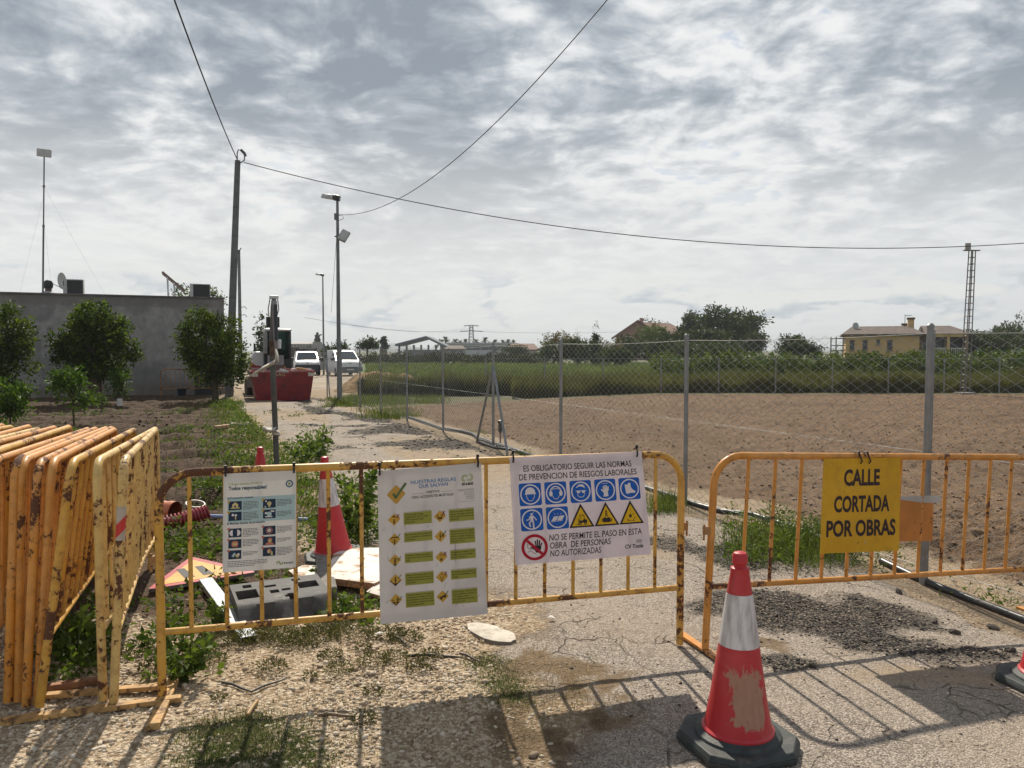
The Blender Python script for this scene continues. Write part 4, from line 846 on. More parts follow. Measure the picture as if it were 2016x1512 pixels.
c0 = G(1452, 1472); cone((c0.x, c0.y, zat(c0.x, c0.y) + 0.004), 'large mud-scuffed red traffic cone standing before the barriers', 0.35, mud=1.0)
c1 = G(2072, 1347); cone((c1.x, c1.y, zat(c1.x, c1.y) + 0.004), 'traffic cone cut by the right picture edge, mostly its black foot in view', 0.2, mud=0.0)
c2 = G(658, 1110); cone((c2.x, c2.y, zat(c2.x, c2.y) + 0.045), 'red and white cone tilted on the broken white slab behind the yellow barrier', 0.3, (0.02, -0.085))
c3 = P(512, 868, 6.75); cone((c3.x, 6.75, zat(c3.x, 6.75) + 0.0), 'cone behind the hygiene poster, only its tip above the rail', 0.1)

# ------------------------------------------------------------------ odds and ends on the ground behind the barrier
def on_ground(px, py, dz=0.0):
    p = G(px, py); return Vector((p.x, p.y, zat(p.x, p.y) + dz))
# triangular roadworks plate lying flat
def triangle_plate():
    a = G(288, 1172); b_ = G(508, 1140); z0 = 0.0
    L = (b_ - a).length; x = (b_ - a).normalized(); y = Vector((-x.y, x.x, 0)).normalized()
    e = empty('warning_sign_plate', (a.x, a.y, zat(a.x, a.y) + 0.012), math.atan2(x.y, x.x), 'fallen triangular yellow warning plate with red border lying in the weeds', 'sign'); e.rotation_euler = (0.06, -0.02, math.atan2(x.y, x.x))
    H = L * 0.80
    def tri(ins, r, n=5):
        k = ins; pts = [(k * 1.75, k), (L - k * 1.75, k), (L / 2, H - k * 2)]; out = []
        for i in range(3):
            p = Vector(pts[i]); q = Vector(pts[(i + 1) % 3]); o = Vector(pts[i - 1]); d0 = (o - p).normalized(); d1 = (q - p).normalized()
            for j in range(n + 1):
                t = j / n; s0 = p + d0 * r; s1 = p + d1 * r; out.append(tuple((s0 * (1 - t) ** 2 + p * 2 * t * (1 - t) + s1 * t * t)))
        return out
    MB().prism(tri(0, 0.05), 0, 0.022).build('plate', simple('plate_back', (0.17, 0.16, 0.16), 0.5), e)
    MB().prism(tri(0.002, 0.05), 0.0222, 0.024).build('border', simple('plate_red', (0.45, 0.03, 0.04), 0.4, dirt=(0.25, 0.16, 0.1), dscale=14), e)
    MB().prism(tri(0.045, 0.03), 0.0242, 0.0255).build('face', simple('plate_yellow', (0.72, 0.36, 0.03), 0.4, dirt=(0.45, 0.25, 0.06), dscale=12), e)
    for u in (0.40, 0.57):
        MB().prism([(L * u - .035, 0.10), (L * u + .03, 0.10), (L * u - 0.01, H * 0.55), (L * u - .06, H * 0.55)], 0.0256, 0.0265).build('symbol_bar', BLACKP, e)
triangle_plate()
# grey recycled-plastic fence foot with its slots
def fence_block():
    a = on_ground(472, 1243, -0.01); b_ = on_ground(645, 1222); x = (b_ - a).normalized(); L, D, H = 0.53, 0.47, 0.12
    e = empty('fence_block', a, math.atan2(x.y, x.x), 'grey plastic fence foot block with square slots lying behind the barrier', 'block'); e.rotation_euler = (0.04, 0.0, math.atan2(x.y, x.x) + 0.10)
    gm = simple('recycled_plastic', (0.085, 0.083, 0.082), 0.75, var=0.25, scale=18, bump=0.002, bscale=90, dirt=(0.26, 0.24, 0.21), dscale=14, dlo=0.55, dhi=0.8)
    holes = [(0.03, 0.17, 0.20, 0.36), (0.24, 0.30, 0.24, 0.30), (0.33, 0.40, 0.13, 0.17), (0.345, 0.385, 0.10, 0.20), (0.33, 0.38, 0.26, 0.29), (0.45, 0.58, 0.26, 0.38), (0.22, 0.31, 0.36, 0.40), (0.08, 0.14, 0.40, 0.45), (0.42, 0.48, 0.42, 0.46)]
    nx, ny = 31, 25; hx, hy = L / nx, D / ny; top = np.zeros((ny, nx), bool)
    for j in range(ny):
        for i in range(nx):
            u, v = (i + .5) * hx * 1.17, (j + .5) * hy * 1.06; top[j, i] = not any(a0 < u < a1 and b0 < v < b1 for a0, a1, b0, b1 in holes)
    def edge_h(u, v): # front and side faces slope, with two arched hollows in the front
        h = H
        f = v / 0.10
        if f < 1: h = H * (0.25 + 0.75 * f)
        for c in (0.15, 0.38):
            d = ((u - c) / 0.085) ** 2 + (v / 0.085) ** 2
            if d < 1: h = min(h, H * 0.18 + 0.02 * d)
        return h
    mb = MB(); idx = {}
    def vtx(i, j, lvl):
        k = (i, j, lvl)
        if k not in idx:
            u, v = i * hx, j * hy; h = edge_h(u, v)
            mb.v.append((u, v, h if lvl else -0.01)); idx[k] = len(mb.v) - 1
        return idx[k]
    for j in range(ny):
        for i in range(nx):
            if not top[j, i]: continue
            mb.f.append((vtx(i, j, 1), vtx(i + 1, j, 1), vtx(i + 1, j + 1, 1), vtx(i, j + 1, 1))); mb.m.append(0)
            for (di, dj, p, q) in ((-1, 0, (i, j + 1), (i, j)), (1, 0, (i + 1, j), (i + 1, j + 1)), (0, -1, (i, j), (i + 1, j)), (0, 1, (i + 1, j + 1), (i, j + 1))):
                ii, jj = i + di, j + dj
                if not (0 <= ii < nx and 0 <= jj < ny and top[jj, ii]):
                    mb.f.append((vtx(*p, 0), vtx(*q, 0), vtx(*q, 1), vtx(*p, 1))); mb.m.append(0)
    mb.build('body', gm, e, smooth=40)
fence_block()
# galvanised channel
def channel():
    a = on_ground(490, 1268, 0.012); b_ = on_ground(405, 1158, 0.05); x = (b_ - a).normalized(); y = Vector((0, 0, 1)).cross(x).normalized(); z = x.cross(y)
    M = Matrix((x, y, z)).transposed().to_4x4(); M.translation = a; L = (b_ - a).length
    gal = simple('galvanised', (0.34, 0.37, 0.39), 0.55, metal=0.35, var=0.18, scale=30)
    e = empty('metal_channel', M=M, label='galvanised steel channel lying between triangular plate and fence block', cat='channel')
    MB().box((0, -0.036, 0.02), (L, 0.036, 0.024)).build('web', gal, e); MB().box((0, -0.040, -0.015), (L, -0.0365, 0.024)).build('flange', gal, e); MB().box((0, 0.0365, -0.015), (L, 0.040, 0.024)).build('flange', gal, e)
channel()
# broken white slabs and a kerb stone
def slab(name, pix, th, label, mat, dz=0.02, tilt=0.0, cat='slab', core=None, dome=1.0):
    pts = [G(*p) for p in pix]; c = sum(pts, Vector()) / len(pts); rr = random.Random(sum(map(ord, name)) % 7 + len(pix))
    poly = []
    for i, p in enumerate(pts):
        q = pts[(i + 1) % len(pts)]
        for t in (0, 0.33, 0.66): poly.append(((p.x + (q.x - p.x) * t - c.x) + rr.uniform(-.008, .008), (p.y + (q.y - p.y) * t - c.y) + rr.uniform(-.008, .008)))
    e = empty(name, (c.x, c.y, zat(c.x, c.y) + dz), 0, label, cat); e.rotation_euler = (tilt, 0.03, 0)
    MB().prism(poly, 0, th * 0.72).build('core', core or simple('chipboard', (0.33, 0.17, 0.085), 0.9, var=0.4, scale=40, bump=0.004, bscale=80), e)
    n = len(poly); mb = MB(); rings = [[(x * k, y * k, th * 0.725 + (0.010 + 0.012 * rr.random()) * (k < 0.99) * dome) for x, y in poly] for k in (1.0, 0.8, 0.5, 0.2)]
    vs = [p for r_ in rings for p in r_] + [(0, 0, th * 0.725 + .015 * dome)]
    fs = [(r_ * n + i, r_ * n + (i + 1) % n, (r_ + 1) * n + (i + 1) % n, (r_ + 1) * n + i) for r_ in range(3) for i in range(n)] + [(3 * n + i, 3 * n + (i + 1) % n, 4 * n) for i in range(n)]
    mb.add(vs, fs).build('skin', mat, e, smooth=40)
    return e
WSLAB = simple('white_slab', (0.74, 0.68, 0.61), 0.7, var=0.12, scale=10, bump=0.006, bscale=14, dirt=(0.36, 0.21, 0.11), dscale=6, dlo=0.54, dhi=0.62)
slab('broken_panel', [(640, 1168), (735, 1176), (790, 1150), (760, 1104), (660, 1108)], 0.06, 'torn white faced panel beside the kerb stone under the cone', WSLAB, 0.05)
slab('broken_panel', [(722, 1182), (800, 1200), (830, 1160), (770, 1145)], 0.03, 'curled white panel edge showing left of the tall rules board', WSLAB, 0.03, 0.05)
slab('broken_panel', [(568, 1132), (592, 1150), (632, 1146), (640, 1124), (600, 1122)], 0.03, 'small white panel piece behind the fence block', WSLAB, 0.02)
def kerb():
    a = on_ground(648, 1190, -0.02); b_ = on_ground(636, 1118, -0.02); x = (b_ - a).normalized(); L = (b_ - a).length; y = Vector((0, 0, 1)).cross(x).normalized(); z = x.cross(y)
    M = Matrix((x, y, z)).transposed().to_4x4(); M.translation = a
    o = MB().box((0, -0.05, 0), (L, 0.05, 0.13)).build('kerb_stone', simple('kerb_concrete', (0.20, 0.18, 0.16), 0.9, var=0.3, scale=20, bump=0.004), bevel=0.012); o.matrix_world = M
    tag(o, 'grey kerb stone under the foot of the tilted cone', 'kerb stone')
kerb()
# the pale sole-shaped slab on the ground in front
slab('pale_slab', [(921, 1238), (925, 1252), (955, 1266), (1000, 1272), (1018, 1266), (1012, 1254), (975, 1240), (940, 1234)], 0.026, 'long rounded pale slab lying on bare dirt below the tall rules board', simple('pale_stone', (0.52, 0.475, 0.40), 0.75, var=0.2, scale=14, bump=0.008, bscale=18, dirt=(0.32, 0.25, 0.175), dscale=14, dlo=0.5, dhi=0.7), 0.0, core=simple('grey_core', (0.20, 0.18, 0.16), 0.9), dome=0.35)
# pipes
def pipe_piece():
    c = on_ground(328, 1020, 0.09); m = simple('clay_orange_pipe', (0.50, 0.155, 0.065), 0.45, var=0.1, dirt=(0.3, 0.15, 0.08))
    a = c + Vector((-0.42, 0.15, 0.02)); b_ = c + Vector((0.09, -0.02, 0.0))
    e = empty('drain_pipe', c, 0, 'short terracotta coloured drain pipe end beside the barrier post', 'pipe')
    MB().tube([a - c, b_ - c], 0.085, 24, cap=False).build('wall', m, e, smooth=50)
    MB().tube([a - c, b_ - c], 0.078, 24, cap=False).build('bore', simple('pipe_inside', (0.25, 0.075, 0.03), 0.6), e, smooth=50)
    MB().tube([b_ - c - (b_ - a).normalized() * 0.06, b_ - c], 0.092, 24, cap=False).build('socket', m, e, smooth=50)
pipe_piece()
def corrugated():
    p0 = on_ground(300, 1052, 0.10); p1 = on_ground(365, 1046, 0.12); p2 = on_ground(410, 1040, 0.17); pts = []; rs = []; n = 90
    for k in range(n + 1):
        t = k / n; q = p0 * (1 - t) ** 2 + p1 * 2 * t * (1 - t) + p2 * t * t; pts.append(q); rs.append(0.055 + 0.011 * (1 if (k // 3) % 2 else -1))
    o = MB().tube([p - p0 for p in pts], rs, 16).build('corrugated_conduit', simple('maroon_plastic', (0.36, 0.055, 0.075), 0.35, var=0.1, dirt=(0.3, 0.18, 0.14)), smooth=50); o.location = p0
    tag(o, 'ribbed maroon conduit end in the weeds', 'pipe')
    for i, (px0, py0, px1, py1, r_, col, lab) in enumerate([(405, 1022, 690, 1032, 0.018, (0.22, 0.30, 0.52), 'thin blue water pipe in the weeds behind the poster')]):
        a = on_ground(px0, py0, 0.05); b_ = on_ground(px1, py1, 0.02); o = MB().tube([Vector((0, 0, 0)), (b_ - a) * 0.5 + Vector((0, 0, 0.01)), b_ - a], r_, 10).build('water_pipe', simple('pipe_blue', col, 0.4), smooth=50); o.location = a; tag(o, lab, 'pipe')
    a = on_ground(385, 1030, 0.19); o = MB().lathe([(0.075, 0), (0.085, 0.0), (0.085, 0.02), (0.075, 0.02), (0.075, 0)], 24, cap=False).build('pipe_ring', simple('ring_grey', (0.33, 0.30, 0.29), 0.5), smooth=40); o.location = a; o.rotation_euler = (0.15, 0.2, 0); tag(o, 'grey plastic ring lying on the ribbed conduit', 'ring')
corrugated()
# thin rods and canes on the gravel
for i, (pa, pb, r_, col, lab) in enumerate([((810, 1296), (905, 1298), 0.008, (0.03, 0.028, 0.026), 'thin black rod on the gravel below the tall board'), ((905, 1292), (945, 1306), 0.006, (0.06, 0.045, 0.035), 'short bent dark twig at the end of the black rod'),
        ((437, 1352), (494, 1370), 0.006, (0.05, 0.05, 0.05), 'thin dark rod meeting another in a V on the gravel'), ((494, 1371), (565, 1346), 0.005, (0.06, 0.06, 0.06), 'thin dark rod closing the V on the gravel'),
        ((625, 1418), (700, 1420), 0.007, (0.16, 0.10, 0.055), 'brown twig lying in the lower rail shadow'), ((487, 1421), (508, 1390), 0.008, (0.42, 0.27, 0.12), 'short straw coloured cane on the gravel'), ((780, 1259), (806, 1279), 0.006, (0.05, 0.045, 0.04), 'short dark rod below the left board corner')]):
    a = on_ground(*pa, 0.012); b_ = on_ground(*pb, 0.012); d = b_ - a
    o = MB().tube([Vector((0, 0, 0)), d * 0.35 + Vector((0, 0.006, 0.004)), d * 0.7 + Vector((0, -.004, 0.003)), d], [r_, r_ * 1.05, r_ * 0.9, r_ * 0.6], 7).build('rod' if col[0] < 0.1 else 'twig', simple('rod_%d' % i, col, 0.6), smooth=60); o.location = a; tag(o, lab, 'rod', 'rods and twigs on the gravel')
# scraps of white litter
for i, (px, py, s, lab) in enumerate([(748, 1258, 0.03, 'crumpled white paper scrap under the tall board'), (477, 1308, 0.018, 'tiny white scrap on the gravel left of centre'), (1085, 1226, 0.02, 'white scrap by the board edge')]):
    p = on_ground(px, py, 0.012); rr = random.Random(i); k = 6; vs = [(s * math.cos(a) * rr.uniform(.6, 1.3), s * math.sin(a) * rr.uniform(.5, 1), rr.uniform(0, s)) for a in [2 * math.pi * j / k for j in range(k)]] + [(0, 0, s * 0.9)]
    o = MB().add(vs, [(j, (j + 1) % k, k) for j in range(k)]).build('paper_scrap', simple('paper_white', (0.72, 0.70, 0.68), 0.7)); o.location = p; tag(o, lab, 'litter')
# the two dark crusts of asphalt by the right cone
def chunk(loc, size, seed, mat, name, label, cat, group=None):
    rr = np.random.default_rng(seed); t = (1 + 5 ** .5) / 2
    v = np.array([(-1, t, 0), (1, t, 0), (-1, -t, 0), (1, -t, 0), (0, -1, t), (0, 1, t), (0, -1, -t), (0, 1, -t), (t, 0, -1), (t, 0, 1), (-t, 0, -1), (-t, 0, 1)]) / 1.9
    f = [(0, 11, 5), (0, 5, 1), (0, 1, 7), (0, 7, 10), (0, 10, 11), (1, 5, 9), (5, 11, 4), (11, 10, 2), (10, 7, 6), (7, 1, 8), (3, 9, 4), (3, 4, 2), (3, 2, 6), (3, 6, 8), (3, 8, 9), (4, 9, 5), (2, 4, 11), (6, 2, 10), (8, 6, 7), (9, 8, 1)]
    v = v * rr.uniform(0.65, 1.2, (12, 1)) * np.array(size)
    o = MB().add(v, f).build(name, mat); o.location = loc; o.rotation_euler = (rr.uniform(-.3, .3), rr.uniform(-.3, .3), rr.uniform(0, 6)); return tag(o, label, cat, group)
BLKASP = simple('asphalt_lump', (0.075, 0.062, 0.052), 0.85, var=0.5, scale=40, bump=0.006, bscale=90)
for i, (px, py, sz, lab) in enumerate([(1840, 1213, 0.055, 'dark asphalt lump on the verge below the right end of the barrier'), (1880, 1235, 0.06, 'blackest asphalt lump right of the black patch'), (1955, 1215, 0.07, 'brown clod lying near the black hose'),
        (1770, 1155, 0.06, 'asphalt lump just under the orange barrier rail'), (1990, 1270, 0.06, 'tar lump beyond the right cone'), (1525, 1325, 0.035, 'small tar lump right of the big cone'), (1600, 1318, 0.045, 'second tar lump right of the big cone'), (1703, 1262, 0.04, 'black lump at the middle of the asphalt crumbs')]):
    p = on_ground(px, py, 0.012); chunk(p, (sz * .6, sz * 0.42, sz * 0.3), i + 3, BLKASP, 'asphalt_lump', lab, 'asphalt lump', 'loose asphalt lumps on the lane')
# the leaning post with a rag and a streaming cloth
def post():
    base = P(547, 966, 8.7); z0 = zat(base.x, 8.7); top = P(535, 672, 8.7)
    e = empty('post', (base.x, 8.7, z0), 0, 'grey-green steel post with cloth strips standing behind the poster', 'post')
    d = top - Vector((base.x, 8.7, z0)); m = simple('post_grey', (0.075, 0.08, 0.07), 0.65, var=0.25, scale=12, dirt=(0.15, 0.10, 0.06), dscale=5); m2 = simple('post_rust', (0.085, 0.048, 0.030), 0.8, var=0.3, scale=20)
    MB().tube([(0, 0, -0.05), d * 0.90], 0.031, 14).build('shaft', m, e, smooth=50); MB().tube([d * 0.89, d * 0.96, d], [0.028, 0.030, 0.026], 14).build('rusty_head', m2, e, smooth=50)
    rag = simple('rag_white', (0.56, 0.53, 0.47), 0.85, var=0.15); rr = random.Random(4)
    def cloth(pix, w0, w1, nm, y=8.64):
        pts = [P(px, py, y) - e.location for px, py in pix]; vs = []; m_ = len(pts)
        for i, p in enumerate(pts):
            w = w0 + (w1 - w0) * i / (m_ - 1); vs += [p + Vector((0.01, 0.02 * math.sin(i), w / 2)), p + Vector((0, -0.015, 0)), p + Vector((-0.01, 0.015, -w / 2))]
        o = MB().add(vs, [(3 * i + k, 3 * i + k + 1, 3 * i + 4 + k, 3 * i + 3 + k) for i in range(m_ - 1) for k in range(2)]).build(nm, rag, e, smooth=60)
        md = o.modifiers.new('t', 'SOLIDIFY'); md.thickness = 0.004
    cloth([(543, 700), (541, 712), (530, 718), (515, 726), (500, 736), (484, 745)], 0.07, 0.02, 'cloth_strip'); cloth([(542, 690), (546, 702), (547, 714)], 0.04, 0.02, 'cloth_strip')
    cloth([(543, 845), (535, 847), (526, 846), (518, 842)], 0.05, 0.035, 'rag'); cloth([(543, 848), (549, 852), (549, 860)], 0.03, 0.02, 'rag'); cloth([(540, 850), (534, 857), (530, 866)], 0.04, 0.02, 'rag')
    MB().tube([(d * 0.375) + Vector((0, 0, -0.02)), (d * 0.375) + Vector((0, 0, 0.02))], 0.041, 14).build('rag', rag, e, smooth=50)
post()
# ------------------------------------------------------------------ wire fence along the lane
GALV = simple('fence_galvanised', (0.25, 0.26, 0.27), 0.5, metal=0.55, var=0.15, scale=9, dirt=(0.24, 0.23, 0.22), dscale=7)
WIRE = simple('fence_wire', (0.52, 0.53, 0.53), 0.5, metal=0.45, var=0.1)
def chain_link(path, z0f, H, p, dz, r):
    """zigzag wires along a straight line; path(a) gives plan points"""
    a, b_ = path; L = (b_ - a).length; d = (b_ - a) / L; nrm = Vector((-d.y, d.x)); n = int(L / p); m = int(H / dz)
    k = np.arange(n)[:, None]; j = np.arange(m + 1)[None, :]
    sx = (k + ((j + k) % 2)) * p * 1.0 + np.zeros((n, m + 1)); zz = j * dz + np.zeros((n, m + 1))
    sx = np.clip(sx, 0, L)
    wob = 0.012 * np.sin(sx * 3.1 + zz * 2.0)
    X = a.x + d.x * sx + nrm.x * wob; Y = a.y + d.y * sx + nrm.y * wob; Z = z0f(Y) + zz + 0.02
    C = np.stack([X, Y, Z], -1)
    offs = [np.array([nrm.x, nrm.y, 0]) * r, np.array([-nrm.x * .5 + d.x * .87, -nrm.y * .5 + d.y * .87, 0]) * r, np.array([-nrm.x * .5 - d.x * .87, -nrm.y * .5 - d.y * .87, 0]) * r]
    V = np.stack([C + o for o in offs], 2)          # n, m+1, 3, 3
    V = V.reshape(-1, 3); base = (np.arange(n)[:, None] * (m + 1) + np.arange(m)[None, :]) * 3; F = []
    for q in range(3):
        a0 = base + q; a1 = base + (q + 1) % 3; F.append(np.stack([a0, a1, a1 + 3, a0 + 3], -1).reshape(-1, 4))
    return V, np.concatenate(F)
zline = lambda Y: -0.0055 * np.clip(Y - 3.0, 0, 57)
def fence():
    ss = [-5.5, -2.76, 0.0, 2.76, 5.6, 8.1, 10.8, 13.5, 16.1, 18.7, 21.6, 24.4]
    p0 = from_st(0, 0); e = empty('wire_fence', (p0.x, p0.y, 0), 0, 'tall chain link fence on galvanised posts along the ploughed field', 'fence')
    off = Vector((p0.x, p0.y, 0))
    for s_ in ss:
        q = from_st(s_, 0); z = base_z(q.y); c = Vector((q.x, q.y, z)) - off
        r_ = 0.0225
        po = MB().tube([c + Vector((0, 0, -0.1)), c + Vector((0.012 if s_ == 0 else 0, 0, 1.73))], r_, 14).build('post', GALV, e, smooth=50)
        MB().lathe([(r_ + .002, 1.722), (r_ + .002, 1.735), (0.012, 1.748)], 14, M=Matrix.Translation(c + Vector((0.012 if s_ == 0 else 0, 0, 0)))).build('cap', GALV, po, smooth=40)
        if s_ == 0.0:
            MB().tube([c + Vector((0.036, 0.03, -0.1)), c + Vector((0.048, 0.03, 1.70))], 0.014, 12).build('post', GALV, e, smooth=50)
        if abs(s_ - 8.1) < .01 or s_ > 24:
            for g in ((-0.72, 0.72) if s_ < 20 else (-0.8,)):
                f = from_st(s_ + g, 0.04); MB().tube([Vector((f.x, f.y, base_z(f.y) - .05)) - off, c + Vector((0, 0, 1.36))], 0.021, 10).build('stay', GALV, e, smooth=50)
    for k in range(len(ss) - 1):
        a = from_st(ss[k], -0.034); b_ = from_st(ss[k + 1], -0.034); near = ss[k] < 15
        V, F = chain_link((a, b_), zline, 1.70, 0.064 if near else 0.13, 0.037 if near else 0.075, 0.0021 if near else 0.0028)
        tag(bulk('mesh_panel', V - np.array([off.x, off.y, 0]), F, WIRE, e), kind='stuff')
        for h in (1.68, 0.86, 0.06):
            pts = []
            for t in (0, 0.25, 0.5, 0.75, 1.0):
                q = a.lerp(b_, t); pts.append(Vector((q.x, q.y, base_z(q.y) + h - (0.02 if h > 1 else 0.0) * 4 * t * (1 - t))) - off)
            MB().tube(pts, 0.0017, 5, cap=False).build('line_wire', WIRE, e)
fence()
def far_fence():
    y0 = 30.3; a = Vector((-1.0, y0 - 1.0)); b_ = Vector((26.0, y0 + 0.4)); e = empty('wire_fence', (a.x, a.y, 0), 0, 'low wire fence on thin posts at the far edge of the ploughed field', 'fence'); off = Vector((a.x, a.y, 0))
    n = 13
    for k in range(n):
        q = a.lerp(b_, k / (n - 1)); z = base_z(q.y)
        MB().tube([Vector((q.x, q.y, z - .1)) - off, Vector((q.x, q.y, z + 1.42)) - off], 0.024, 8).build('post', GALV, e, smooth=50)
    V, F = chain_link((a, b_), zline, 1.38, 0.12, 0.07, 0.0019)
    tag(bulk('mesh_panel', V - np.array([off.x, off.y, 0]), F, WIRE, e), kind='stuff')
    q0, q1 = a, b_
    for h in (1.38,): MB().tube([Vector((q0.x, q0.y, base_z(q0.y) + h)) - off, Vector((q1.x, q1.y, base_z(q1.y) + h)) - off], 0.004, 5).build('line_wire', WIRE, e)
far_fence()
def ground_line(pix, r_, name, label, mat, cat, lift=0.0, n=8):
    pts = []
    for p in pix:
        q = G(*p); pts.append(Vector((q.x, q.y, zat(q.x, q.y) + r_ * 0.8 + lift)))
    o0 = pts[0].copy()
    o = MB().tube([p - o0 for p in pts], r_, n).build(name, mat, smooth=60); o.location = o0; return tag(o, label, cat)
HOSE = simple('black_hose', (0.05, 0.052, 0.055), 0.35, var=0.2, scale=10, dirt=(0.16, 0.14, 0.11), dscale=6)
ground_line([(2140, 1242), (2016, 1197), (1930, 1168), (1850, 1143), (1800, 1126), (1735, 1100)], 0.026, 'irrigation_hose', 'thick black irrigation hose along the fence foot at right', HOSE, 'hose')
ground_line([(1640, 1068), (1560, 1042), (1480, 1018), (1420, 1012), (1370, 998), (1335, 985), (1270, 962)], 0.026, 'irrigation_hose', 'black hose crossing behind the gap between both barriers', HOSE, 'hose')
ground_line([(1075, 912), (1040, 899), (1000, 884), (970, 876), (942, 866), (930, 858), (912, 853), (870, 846), (838, 835), (805, 824)], 0.035, 'irrigation_hose', 'grey hose bundle at the foot of the braced fence post', HOSE, 'hose')
ground_line([(940, 872), (975, 884), (1010, 888), (1030, 893)], 0.022, 'drip_line', 'short dark drip line lying before the braced fence post', HOSE, 'hose')
def valve():
    p = on_ground(985, 873); e = empty('hydrant_stake', p, 0, 'dark irrigation valve on a thin stake beside the braced post', 'valve'); k = simple('valve_black', (0.03, 0.03, 0.032), 0.5)
    MB().tube([(0, 0, -.05), (0, 0, 0.2)], 0.014, 8).build('stake', simple('valve_pipe', (0.16, 0.12, 0.11), 0.6), e, smooth=50)
    MB().lathe([(0.022, 0.18), (0.034, 0.22), (0.034, 0.34), (0.045, 0.37), (0.045, 0.39), (0.02, 0.4)], 12).build('body', k, e, smooth=35)
    MB().box((-0.05, -0.008, 0.225), (0.05, 0.008, 0.245)).build('lever', k, e)
valve()

# ------------------------------------------------------------------ poles, lamps and cables
CONC = simple('pole_concrete', (0.15, 0.155, 0.16), 0.8, var=0.2, scale=3, dirt=(0.10, 0.10, 0.10), dscale=1.3)
STEEL = simple('lamp_steel', (0.17, 0.18, 0.185), 0.55, metal=0.4, var=0.15)
def pole_big():
    y = 28.2; base = P(451, 775, y); top = P(468, 316, y); z0 = base_z(y); d = Vector((top.x - base.x, 0, top.z - z0))
    e = empty('utility_pole', (base.x, y, z0), 0, 'tall tapered concrete cable pole rising behind the round tree', 'pole')
    MB().tube([d * 0, d * 0.5, d], [0.155, 0.125, 0.098], 16).build('shaft', CONC, e, smooth=50)
    for t in (0.30, 0.42, 0.55, 0.68, 0.80, 0.91): MB().tube([d * t, d * t + Vector((0, 0, 0.02))], 0.165 - 0.068 * t, 16).build('band', simple('pole_band', (0.05, 0.05, 0.05), 0.6), e, smooth=50)
    k = simple('pole_fitting', (0.06, 0.06, 0.065), 0.5)
    MB().tube([d + Vector((0, -.05, -.05)), d + Vector((-0.0, -.05, 0.25)), d + Vector((0.05, -.05, 0.38)), d + Vector((0.18, -.05, 0.34)), d + Vector((0.27, -.05, 0.22)), d + Vector((0.26, -.05, 0.0)), d + Vector((0.12, -.05, -.1))], 0.022, 8).build('cable_loop', k, e, smooth=60)
    MB().tube([d + Vector((0.14, -.05, 0.37)), d + Vector((0.27, -.05, 0.24)), d + Vector((0.3, -.05, 0.14))], 0.05, 8).build('insulator', k, e, smooth=60)
    MB().box((0.07, -0.1, d.z * 0.30), (0.30, 0.0, d.z * 0.36)).build('junction_box', simple('box_brown', (0.13, 0.085, 0.07), 0.6), e)
    return e, Vector((base.x, y, z0)) + d
_, PT = pole_big()
def pole_thin():
    y = 46.0; base = P(474, 735, y); top = P(473, 492, y); z0 = base_z(y); h = top.z - z0
    e = empty('utility_pole', (base.x, y, z0), 0, 'thinner far pole showing just right of the tall concrete pole', 'pole')
    MB().tube([(0, 0, 0), (0, 0, h)], [0.12, 0.08], 12).build('shaft', CONC, e, smooth=50); k = simple('pole_fitting', (0.06, 0.06, 0.065), 0.5)
    MB().tube([(0, 0, h - .1), (0.14, 0, h + 0.12)], 0.03, 6).build('bracket', k, e)
    for z in (h * 0.56, h * 0.50): MB().tube([(0, 0, z), (0.3, 0, z + 0.05), (0.42, 0, z - 0.1)], 0.02, 6).build('bracket', k, e)
pole_thin()
def street_lamp(px, py_base, py_top, y, label, flood):
    base = P(px, py_base, y); top = P(px - 1, py_top, y); z0 = base_z(y); h = top.z - z0
    e = empty('street_lamp', (base.x, y, z0), 0, label, 'lamp post', 'street lamps along the lane')
    MB().tube([(0, 0, -0.1), (0, 0, h * 0.5), (0, 0, h)], [0.078, 0.066, 0.045], 14).build('pole', STEEL, e, smooth=50)
    M = Matrix.Translation((0.02, 0, h)) @ Matrix.Rotation(0.14, 4, 'Y')
    hd = MB(); hd.prism([(0.07, -.10), (0.07, .10), (-0.16, .13), (-0.16, -.13)], -0.07, 0.10, M=M); hb = hd.build('head', simple('lamp_black', (0.025, 0.027, 0.03), 0.4), e, bevel=0.02)
    sh = MB().prism([(-0.155, -.13), (-0.155, .13), (-0.45, .10), (-0.58, .04), (-0.58, -.04), (-0.45, -.10)], -0.05, 0.085, M=M, taper=0.85).build('shade', simple('lamp_shade', (0.50, 0.50, 0.50), 0.35), e, bevel=0.015)
    if flood:
        MB().box((-0.10, -0.08, h - 0.72), (0.03, 0.08, h - 0.50)).build('control_box', STEEL, e, bevel=0.01)
        MB().tube([(0.03, -.05, h - .58), (0.18, -.05, h - .56), (0.22, -.05, h - .68), (0.06, -.05, h - .75)], 0.009, 6).build('cable_loop', flat('black_tie', (0.02, .02, .02)), e)
        c = Vector((0.22, -0.05, h - 1.27)); Mf = Matrix.Translation(c) @ Matrix.Rotation(math.radians(26), 4, 'Y') @ Matrix.Rotation(math.radians(-24), 4, 'X')
        fo = MB().box((-0.15, -0.05, -0.21), (0.15, 0.05, 0.21), M=Mf).build('floodlight', simple('flood_alu', (0.35, 0.34, 0.32), 0.4), e, bevel=0.02)
        MB().box((-0.12, -0.058, -0.18), (0.12, -0.0505, 0.18), M=Mf).build('lens', simple('flood_glass', (0.46, 0.45, 0.43), 0.25), fo)
        MB().tube([(-0.10, 0, h - 1.28), (0.1, -.02, h - 1.28)], 0.025, 6).build('bracket', simple('lamp_black', (0.025, 0.027, 0.03), 0.4), e)
    return e, Vector((base.x, y, z0 + h))
l1 = G(668, 786)
